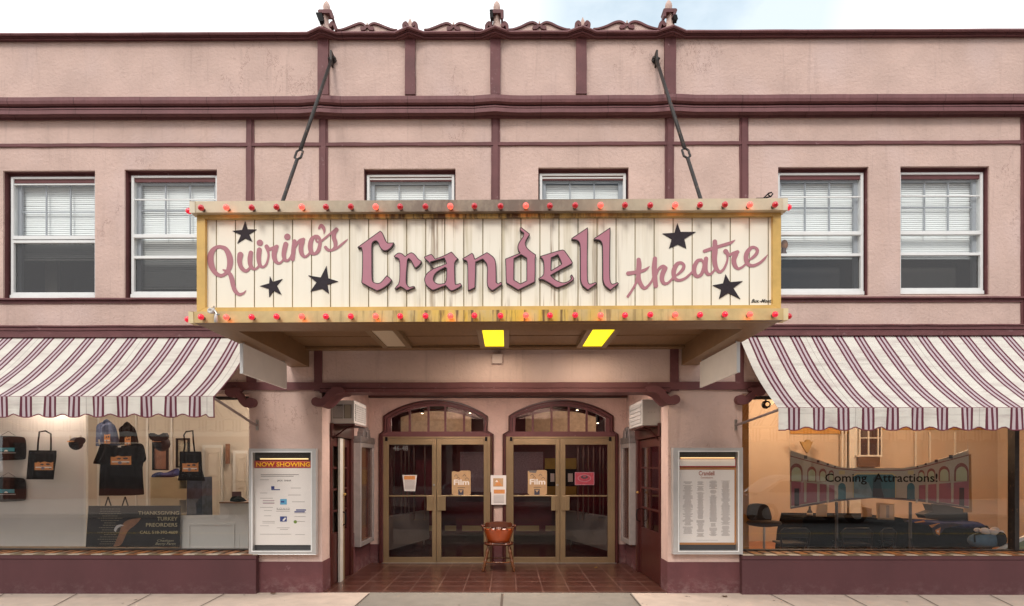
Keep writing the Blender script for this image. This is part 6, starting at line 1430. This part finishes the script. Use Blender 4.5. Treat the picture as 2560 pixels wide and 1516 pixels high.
for x, y, e in ((2.9+.9, 2.6, 15), (5.2, 3.4, 34), (7.6, 2.6, 60), (5.0, 1.4, 12)):  # extra lamps added out of view to light the right shop
    t_ = thing('added_ceiling_lamp', (x, y, 2.98), {15: 'ceiling lamp added at the left of the right shop', 34: 'ceiling lamp added deep in the middle of the right shop', 60: 'ceiling lamp added at the far right of the right shop', 12: 'ceiling lamp added behind the right shop window'}[e], 'ceiling lamp', 'added ceiling lamps in the right shop')
    MB().lathe((x, y, 3.0), [(.05, .04), (.14, 0), (.13, -.04), (.04, -.07)], 16).build('shade', M('lamp_shade', (1, .85, .6), emit=(1, .6, .25), es=1.5), t_, smooth=True)
    l_ = bpy.data.lights.new('added_ceiling_light', 'POINT'); l_.energy = e*1.9; l_.color = (1, .72, .47); l_.shadow_soft_size = .12; lo = bpy.data.objects.new('added_ceiling_light', l_); COL.objects.link(lo); lo.parent = t_; lo.location = (0, 0, -.15)
def z8(pts): return [(1840+x/3.254, 1060+y/3.254) for x, y in pts]
# painted theatre cut-out banner
YA = .95; gy = M('banner_grey', (.40, .37, .31), rough=.6); pinkb = M('banner_pink', (.30, .10, .13), rough=.6, var=.1, vs=5); lg = M('banner_pale_green', (.40, .45, .30), rough=.6); teal = M('banner_teal', (.03, .13, .17), rough=.5, var=.3, vs=4); bord = M('banner_brown', (.22, .07, .06), rough=.6); ych = M('banner_yellow', (.5, .42, .22), rough=.6)
t_ = thing('theatre_banner', (PX(2197, YA, 1250), YA, PZ(1270, YA)), 'cut-out picture of an arcaded pink and grey theatre hung in the right shop window', 'banner')
out = z8([(437, 215), (620, 278), (750, 325), (850, 355), (1000, 362), (1350, 360), (1480, 340), (1600, 305), (1740, 262), (1885, 210), (1888, 688), (1700, 650), (1480, 622), (1110, 600), (800, 625), (600, 655), (440, 692)])
MB().prism(pp(out, YA), [], YA-.02, YA).build('board', gy, t_)
m_ = MB(); q = [YA-.0203]
def pl(mt, pts, k=1): m_.mat(mt); m_.prism(pp(z8(pts), YA), [], YA-.0205-k*.0012, YA-.0202)
pl(bord, [(437, 258), (800, 358), (1000, 378), (1350, 376), (1480, 356), (1885, 250), (1885, 258), (1480, 364), (1350, 383), (1000, 385), (800, 366), (437, 266)])
for x0, x1, t0, t1, b0, b1 in ((445, 795, 468, 500, 680, 625), (1480, 1885, 500, 468, 625, 680)): pl(pinkb, [(x0, t0), (x1, t1), (x1, b1-10), (x0, b0-14)])
pl(M('banner_floor', (.13, .10, .11), rough=.6), [(440, 680), (800, 612), (1110, 590), (1480, 610), (1885, 676), (1885, 688), (1480, 632), (1110, 604), (800, 632), (440, 692)], 2)
def arc(c, w_, tp, bt): h_ = w_*.62; return [(c-w_/2, bt)]+[(c-w_/2*math.cos(a), tp+h_-h_*math.sin(a)) for a in [math.pi*k/10 for k in range(11)]]+[(c+w_/2, bt)]
for c, w_, tp, bt in ((485, 102, 322, 470), (610, 72, 347, 470), (700, 56, 364, 470), (768, 42, 377, 470), (1825, 116, 318, 468), (1685, 88, 343, 468), (1580, 66, 362, 468), (1500, 50, 375, 468)):
    pl(bord, arc(c, w_, tp, bt), 2); pl(lg, arc(c, w_*.78, tp+(bt-tp)*.2, bt-3), 3)
for x in (557, 663, 740, 1462, 1543, 1632, 1750): pl(gy, [(x-11, 455), (x+11, 455), (x+9, 650-abs(x-1160)*.02), (x-9, 650-abs(x-1160)*.02)], 4)
for x, y, s_ in ((560, 272, 13), (662, 306, 10), (740, 330, 8), (798, 350, 6), (1468, 348, 6), (1535, 328, 8), (1620, 303, 12), (1738, 268, 15)): pl(inkd, [(x-s_, y-s_), (x+s_, y-s_), (x+s_, y+s_), (x-s_, y+s_)], 4)
pl(gy, [(800, 400), (930, 400), (930, 610), (800, 625)], 2); pl(gy, [(1300, 400), (1475, 400), (1475, 620), (1300, 605)], 2)
for c in (855, 1414): pl(teal, arc(c, 62, 480, 612), 4); pl(ych, [(c-24, 380), (c+24, 380), (c+24, 412), (c-24, 412)], 3)
pl(ych, arc(1118, 350, 396, 600)[0:1]+[(945, 420), (975, 400), (1265, 400), (1292, 420), (1292, 600)], 4); pl(teal, [(950, 600), (950, 428), (980, 412), (1260, 412), (1285, 428), (1285, 600)], 5)
pl(M('banner_teal_dark', (.012, .05, .075), rough=.5), [(1105, 600), (1105, 450), (1130, 420), (1165, 430), (1175, 520), (1195, 600)], 6); pl(M('banner_blue', (.13, .22, .26), rough=.5, var=.4, vs=6), [(952, 600), (952, 470), (1010, 440), (1070, 480), (1100, 560), (1095, 600)], 6)
pl(inkd, [(470, 525), (507, 525), (507, 665), (470, 672)], 4); pl(inkd, [(1808, 520), (1846, 520), (1846, 668), (1808, 662)], 4)
m_.build('banner_artwork', None, t_)
m_ = MB()
for a in ((600, 2.9), ): pass
for x in (437, 1885): q0 = P(*z8([(x, 215)])[0], YA); m_.tube([(q0[0], YA, q0[1]), (q0[0], YA, 2.6)], .002, 4)
m_.build('hanging_wire', chrome, t_)
t_ = thing('backing_board', (PX(2424, 1.1, 1280), 1.1, PZ(1282, 1.1)), 'ochre board standing behind the right end of the theatre banner', 'board')
o = MB(); o.prism(pp(z8([(1850, 250), (1905, 248), (1912, 720), (1850, 720)]), 1.1), [], 1.08, 1.1); o.build('board', M('ochre_board', (.30, .15, .04), rough=.6), t_)
for k, x in enumerate((818, 1418)):
    X_, _ = P(*z8([(x, 800)])[0], 1.05); t_ = thing('tripod_stand', (X_, 1.05, .12), ('left', 'right')[k]+' black tripod stand carrying the theatre banner', 'tripod', 'banner stands')
    MB().tube([(X_, 1.05, .35), (X_, 1.05, PZ(1255, 1.05))], .022, 8).build('pole', M('grey_pole', (.07, .06, .055), rough=.5), t_)
    for a in (.4, 2.5, 4.6): MB().tube([(X_, 1.05, .62), (X_+.22*math.cos(a), 1.05+.22*math.sin(a), .13)], .012, 6).build('leg', black, t_)
# black clothed table
tk = M('table_cloth_black', (.008, .006, .006), rough=.9, spec=.05, var=.5, vs=6, bump=.4, bs=12, dist=.02)
Yt = 1.6; t_ = thing('merchandise_table', (PX(2230, Yt, 1360), Yt, .12), 'long table under a black cloth in the right shop', 'table')
o = MB(); o.prism(pp(z8([(560, 765), (1340, 770), (1370, 800), (2040, 835), (2075, 870), (2075, 1150), (500, 1150), (520, 900)]), Yt), [], Yt, Yt+.8); o.build('cloth', tk, t_, bevel=.02)
def standing(nm, pts, Y, th, m, lab, cat, grp=None, prints=()):
    t_ = hung(nm, z8(pts), Y, th, m, lab, cat, grp)
    for k, (pm, q) in enumerate(prints): MB().prism(pp(z8(q), Y), [], Y-th-.022-.001*(k+1), Y-th-.0212-.001*k).build('print', pm, t_)
    return t_
warmp = M('cream_card', (.60, .47, .33), rough=.7)
standing('framed_sheet', [(1143, 645), (1275, 650), (1275, 778), (1145, 772)], Yt+.02, .03, M('pale_wood_frame', (.50, .34, .18), rough=.5), 'framed sheet of columns standing in the middle of the black table', 'frame', None, [(warmp, [(1155, 655), (1265, 658), (1265, 770), (1155, 765)]), (inkg, [(1205, 662), (1230, 662), (1230, 762), (1205, 762)])])
standing('leaflet', [(660, 655), (740, 660), (730, 762), (650, 762)], Yt+.3, .02, warmp, 'cream leaflet standing at the left end of the black table', 'leaflet', 'leaflets')
standing('leaflet', [(1030, 680), (1095, 690), (1095, 766), (1020, 766)], Yt+.3, .02, orange2, 'orange leaflet standing left of the framed sheet', 'leaflet', 'leaflets')
standing('leaflet', [(1810, 690), (1880, 690), (1885, 800), (1810, 800)], Yt+.2, .02, warmp, 'cream leaflet with a red heading at the right end of the table', 'leaflet', 'leaflets', [(inkred, [(1820, 700), (1872, 700), (1872, 712), (1820, 712)])])
X_, Z_ = P(*z8([(600, 762)])[0], Yt+.2); t_ = thing('bottle', (X_, Yt+.2, Z_), 'dark bottle on the left end of the black table', 'bottle'); MB().lathe((X_, Yt+.2, Z_), [(.04, 0), (.042, .05), (.04, .09), (.018, .13), (.016, .17), (.018, .18)], 14).build('glass_body', M('bottle_glass', (.06, .05, .05), rough=.1), t_, smooth=True)
MB().lathe((X_, Yt+.2, Z_), [(.043, .03), (.043, .075)], 14).build('label', warmp, t_, smooth=True)
standing('display_case', [(1520, 650), (1640, 655), (1700, 670), (1805, 690), (1810, 800), (1480, 760), (1460, 730), (1540, 700)], Yt+.25, .2, M('black_case', (.02, .016, .018), rough=.5), 'open black case at the right of the black table', 'case')
tr = standing('folded_shirts', [(1375, 790), (1480, 775), (1700, 790), (1850, 785), (1950, 795), (1985, 830), (1800, 850), (1650, 830), (1480, 815)], Yt-.02, .12, navyc, 'folded dark shirts with orange prints spread on the black table', 'shirts', None, [(orangep, [(1520, 820), (1600, 800), (1620, 812), (1540, 838)]), (orangep, [(1400, 792), (1480, 780), (1490, 792), (1410, 800)])])
standing('bandana', [(1590, 850), (1640, 815), (1760, 808), (1840, 820), (1690, 850), (1640, 915), (1610, 900)], Yt-.16, .02, M('bandana_cloth', (.05, .045, .07), rough=.9, var=.3, vs=12), 'patterned dark bandana with an orange corner hanging over the front of the table', 'bandana', None, [(orangep, [(1605, 862), (1650, 840), (1640, 905), (1615, 890)]), (inkwh, [(1615, 870), (1635, 862), (1630, 885)])])
# seats
fab = M('brown_stool_fabric', (.045, .028, .02), rough=.9, var=.2, vs=8)
t_ = thing('drafting_stool', (PX(1905, 1.1, 1400), 1.1, .12), 'brown upholstered high stool with a curved back at the left of the right shop window', 'stool')
Yq = 1.1; o = MB(); o.prism(pp(smooth_poly(z8([(103, 690), (120, 655), (180, 648), (250, 655), (275, 690), (300, 790), (230, 800), (100, 790)]), 2, 100), Yq), [], Yq, Yq+.07); o.build('backrest', fab, t_, bevel=.02)
X_, Z_ = P(*z8([(228, 808)])[0], Yq-.1); MB().lathe((X_, Yq-.1, Z_), [(.10, -.05), (.22, -.03), (.245, 0), (.23, .03), (.1, .04)], 24).build('seat', fab, t_, smooth=True)
MB().tube([(X_, Yq-.1, .13), (X_, Yq-.1, Z_)], .018, 8).build('gas_column', chrome, t_)
for k in range(5): a = k*1.2566+.3; MB().tube([(X_, Yq-.1, .22), (X_+.26*math.cos(a), Yq-.1+.26*math.sin(a), .15)], .018, 6).build('leg', black, t_)
for k, (c, w_, lab) in enumerate(((480, 240, 'black folding chair between the brown stool and the table'), (985, 250, 'black folding chair before the middle of the black table'), (1240, 120, 'small dark folding chair right of the middle folding chair'))):
    Yf = 1.25 if k < 2 else 1.45; px0, px1 = z8([(c-w_/2, 900)])[0][0], z8([(c+w_/2, 900)])[0][0]
    t_ = thing('folding_chair', (PX((px0+px1)/2, Yf, 1350), Yf, .12), lab, 'folding chair', 'black folding chairs')
    yt_, yb6 = (z8([(0, 855)])[0][1], z8([(0, 945)])[0][1]); fm_ = M('folding_chair_metal', (.014, .011, .011), rough=.35, spec=.3)
    A = [P(px0+4, yb6+26, Yf), P(px0, yt_+8, Yf), P(px0+9, yt_-1, Yf), P(px1-9, yt_-1, Yf), P(px1, yt_+8, Yf), P(px1-4, yb6+26, Yf)]
    MB().tube([(x, Yf, z) for x, z in A], .012, 8).build('back_frame', fm_, t_, smooth=True)
    o = MB(); o.prism(pp(rc(px0+4, px1-4, yt_+3, yb6-6), Yf), [], Yf-.012, Yf+.008); o.build('backrest', fm_, t_, bevel=.008)
    xa, xb = PX(px0+5, Yf, 1340), PX(px1-5, Yf, 1340); MB().box(xa, xb, Yf-.02, Yf+.36, .47, .50).build('seat', fm_, t_, bevel=.01)
    for q in (xa, xb):
        MB().tube([(q, Yf+.05, .6), (q, Yf-.1, .125)], .011, 6).build('leg', fm_, t_)
        MB().tube([(q, Yf+.0, .5), (q, Yf+.38, .125)], .011, 6).build('leg', fm_, t_)
X_, Z_ = P(2472, 1366, .75); t_ = thing('shoulder_bag', (X_, .75, .48), 'blue and black soft bag with white cloths on top, low in the right shop window', 'bag')
blum = M('blue_bag_cloth', (.07, .12, .17), rough=.85, var=.3, vs=8, bump=.4, bs=15, dist=.02)
MB().ball((X_-.02, .78, .60), .19, 18, (1.35, .6, .62)).build('bag_body', blum, t_, smooth=True); MB().ball((X_+.13, .70, .62), .11, 14, (.7, .6, 1)).build('pocket', blackcloth, t_, smooth=True)
o = MB(); rr = random.Random(2)
for k in range(7): o.ball((X_-.15+.05*k, .72+rr.uniform(-.03, .05), .70+rr.uniform(0, .05)), rr.uniform(.04, .065), 10, (1.2, .8, .8))
o.build('white_cloths', M('white_cloth', (.6, .52, .48), rough=.9, bump=.5, bs=20, dist=.02), t_, smooth=True)
MB().tube([(X_-.22, .72, .58), (X_-.24, .70, .68), (X_-.14, .70, .72)], .012, 6).build('strap', blackcloth, t_, smooth=True)
t_ = thing('reflection_panel', (PX(2530, .6, 1375), .6, .475), 'green panel with a white edge standing in for a reflection low in the right corner of the window', 'panel')  # panel built in place of a reflection on the glass
o = MB(); o.prism(pp(z8([(2150, 1027), (2420, 900), (2420, 1027)]), .6), [], .58, .6); o.build('panel', M('sage_green_panel', (.15, .17, .09), rough=.6), t_); o = MB(); o.prism(pp(z8([(2095, 1027), (2420, 868), (2420, 902), (2150, 1027)]), .6), [], .565, .6); o.build('edge', M('white_panel_edge', (.55, .55, .52), rough=.4), t_)
X_, Z_ = P(2025, 1122, 4.4); t_ = thing('wall_sconce', (X_, 4.4, Z_-.1), 'faint yellow fan shaped sconce on the wall above the banner', 'sconce')
o = MB(); o.prism(pp(z8([(515, 145), (550, 150), (565, 130), (590, 130), (600, 150), (615, 145), (590, 205), (572, 240), (545, 205)]), 4.4), [], 4.34, 4.4); o.build('shade', M('sconce_shade', (.30, .18, .05), rough=.5), t_)

# ================================================================ ACROSS THE STREET (seen only in reflections)
def facade(x0, x1, h, m, lab, rows, cols, shop):
    Y0 = -23.0; t_ = thing('street_building', ((x0+x1)/2, Y0-4, 0), lab, 'building', 'buildings across the street'); hs = []
    W = (x1-x0)/cols; fh = (h-3.8)/rows
    for r_ in range(rows):
        for c in range(cols): a = x0+W*(c+.28); z = 3.9+fh*(r_+.18); hs.append([(a, z), (a+W*.44, z), (a+W*.44, z+fh*.6), (a, z+fh*.6)])
    for c in range(max(1, cols//2)): w2 = (x1-x0)/max(1, cols//2); a = x0+w2*(c+.08); hs.append([(a, .5), (a+w2*.84, .5), (a+w2*.84, 2.9), (a, 2.9)])
    MB().prism([(x0, 0), (x1, 0), (x1, h), (x0, h)], hs, Y0-.3, Y0).build('wall', m, t_)
    MB().box(x0+.01, x1-.01, Y0-8, Y0-.4, 0, h-.3).build('interior', roomd, t_)
    MB().box(x0, x1, Y0, Y0+.25, h-.35, h+.05).box(x0, x1, Y0, Y0+.12, 3.2, 3.45).build('cornice', whitew, t_)
    m_ = MB()
    for q in hs: m_.add([(x, Y0-.2, z) for x, z in q], [(0, 1, 2, 3)])
    m_.build('window_glass', glass_up, t_)
brick1 = M('red_brick', (.26, .09, .06), rough=.9, var=.2, vs=12); brick2 = M('buff_brick', (.36, .28, .2), rough=.9, var=.15, vs=9); clap = M('cream_clapboard', (.5, .46, .4), rough=.8)
for x0, x1, h, m, lab, r_, c in ((-26, -13.2, 9.5, brick1, 'long red brick building far across the street', 2, 6), (-13, -3.2, 7.6, clap, 'cream two storey building across the street', 1, 4), (-3, 6.3, 10.2, brick1, 'tall red brick building opposite the theatre', 2, 4), (6.5, 15.5, 8.2, brick2, 'buff brick building across the street', 1, 4), (15.7, 28, 9.8, brick1, 'red brick building at the far right across the street', 2, 5)):
    facade(x0, x1, h, m, lab, r_, c, 1)

# litter on the pavement
lfm = M('dead_leaf', (.12, .06, .03), rough=.9, var=.3, vs=30)
for i, (x, y, lab) in enumerate(((683, 1485, 'dead brown leaf on the pavement before the left poster case'), (1812, 1492, 'dead brown leaf on the pavement before the right poster case'), (1490, 1420, 'dry yellowish leaf on the entrance tiles before the rightmost door'), (1580, 1431, 'curled dry leaf at the right edge of the entrance tiles'))):
    X_, Y_ = PG(x, y, .006); t_ = thing('dead_leaf', (X_, Y_, .006), lab, 'leaf', 'dead leaves on the ground'); r_ = random.Random(i); k = .045 if i < 2 else .028
    v = [(X_+k*math.cos(a)*r_.uniform(.6, 1.1), Y_+k*math.sin(a)*r_.uniform(.5, .9), .009+r_.uniform(0, .014)) for a in [2*math.pi*q/9 for q in range(9)]]+[(X_, Y_, .011)]
    MB().add(v, [(q, (q+1) % 9, 9) for q in range(9)]).build('blade', lfm if i != 2 else M('yellow_leaf', (.35, .22, .04), rough=.9), t_)
gm = M('gum_spot', (.14, .115, .10), rough=.9); r_ = random.Random(11); mb = MB()
for k in range(60):
    x, y = r_.uniform(-8, 8), -r_.uniform(.08, 1.6); rr = r_.uniform(.006, .018); mb.add([(x+rr*math.cos(a), y+rr*.9*math.sin(a), .0075) for a in [2*math.pi*q/8 for q in range(8)]], [tuple(range(8))])
o = mb.build('pavement_stains', gm); o['kind'] = 'structure'
# parked cars across the street, seen only mirrored in the glass
def car(x, col, lab, face):
    Y = -11.7; t_ = thing('parked_car', (x, Y, -.15), lab, 'car', 'cars parked across the street'); g0 = -.15; f_ = lambda u: x+face*u
    body = [(-2.25, .32), (-2.28, .62), (-2.1, .86), (-1.2, .95), (1.15, .98), (2.15, .80), (2.28, .55), (2.2, .30), (1.75, .28), (1.7, .42), (1.5, .6), (1.3, .6), (1.1, .42), (1.05, .28), (-1.05, .28), (-1.1, .42), (-1.3, .6), (-1.5, .6), (-1.7, .42), (-1.75, .28)]
    cp = M('car_paint', col, rough=.2, coat=1.0)
    MB().prism([(f_(a), g0+b) for a, b in body], [], Y-.88, Y+.88).build('body', cp, t_, bevel=.05)
    cab = smooth_poly([(-1.55, .94), (-1.0, 1.38), (-.5, 1.47), (.35, 1.45), (1.05, .96)], 0)
    MB().prism([(f_(a), g0+b) for a, b in cab], [], Y-.72, Y+.72).build('cabin', cp, t_, bevel=.06)
    gw = M('car_window', (.02, .022, .025), rough=.05)
    for q in ([(-1.35, .99), (-.93, 1.33), (-.3, 1.39), (-.3, .99)], [(-.22, .99), (-.22, 1.39), (.3, 1.37), (.85, .99)]):
        for y0, y1 in ((Y+.72, Y+.735), (Y-.735, Y-.72)): MB().prism([(f_(a), g0+b) for a, b in q], [], y0, y1).build('side_window', gw, t_)
    for u in (-1.4, 1.4):
        for yy in (Y-.8, Y+.8):
            w_ = MB().lathe((f_(u), yy, g0+.33), [(.25, -.1), (.33, -.08), (.33, .08), (.25, .1)], 20, 'y').build('wheel', black, t_, smooth=False); MB().lathe((f_(u), yy, g0+.33), [(.2, -.105), (.2, .105)], 16, 'y').build('rim', chrome, w_)
    for yy in (Y-.62, Y+.62): MB().box(f_(2.2), f_(2.28), yy-.15, yy+.15, g0+.56, g0+.68).build('headlight', chrome, t_)
for x, c, lab, fc in ((-7.6, (.05, .12, .11), 'dark green car parked across the street', 1), (-1.6, (.45, .45, .46), 'silver car parked across the street', -1), (4.0, (.25, .02, .02), 'dark red car parked across the street', 1), (9.6, (.5, .5, .48), 'white car parked across the street', 1)): car(x, c, lab, fc)
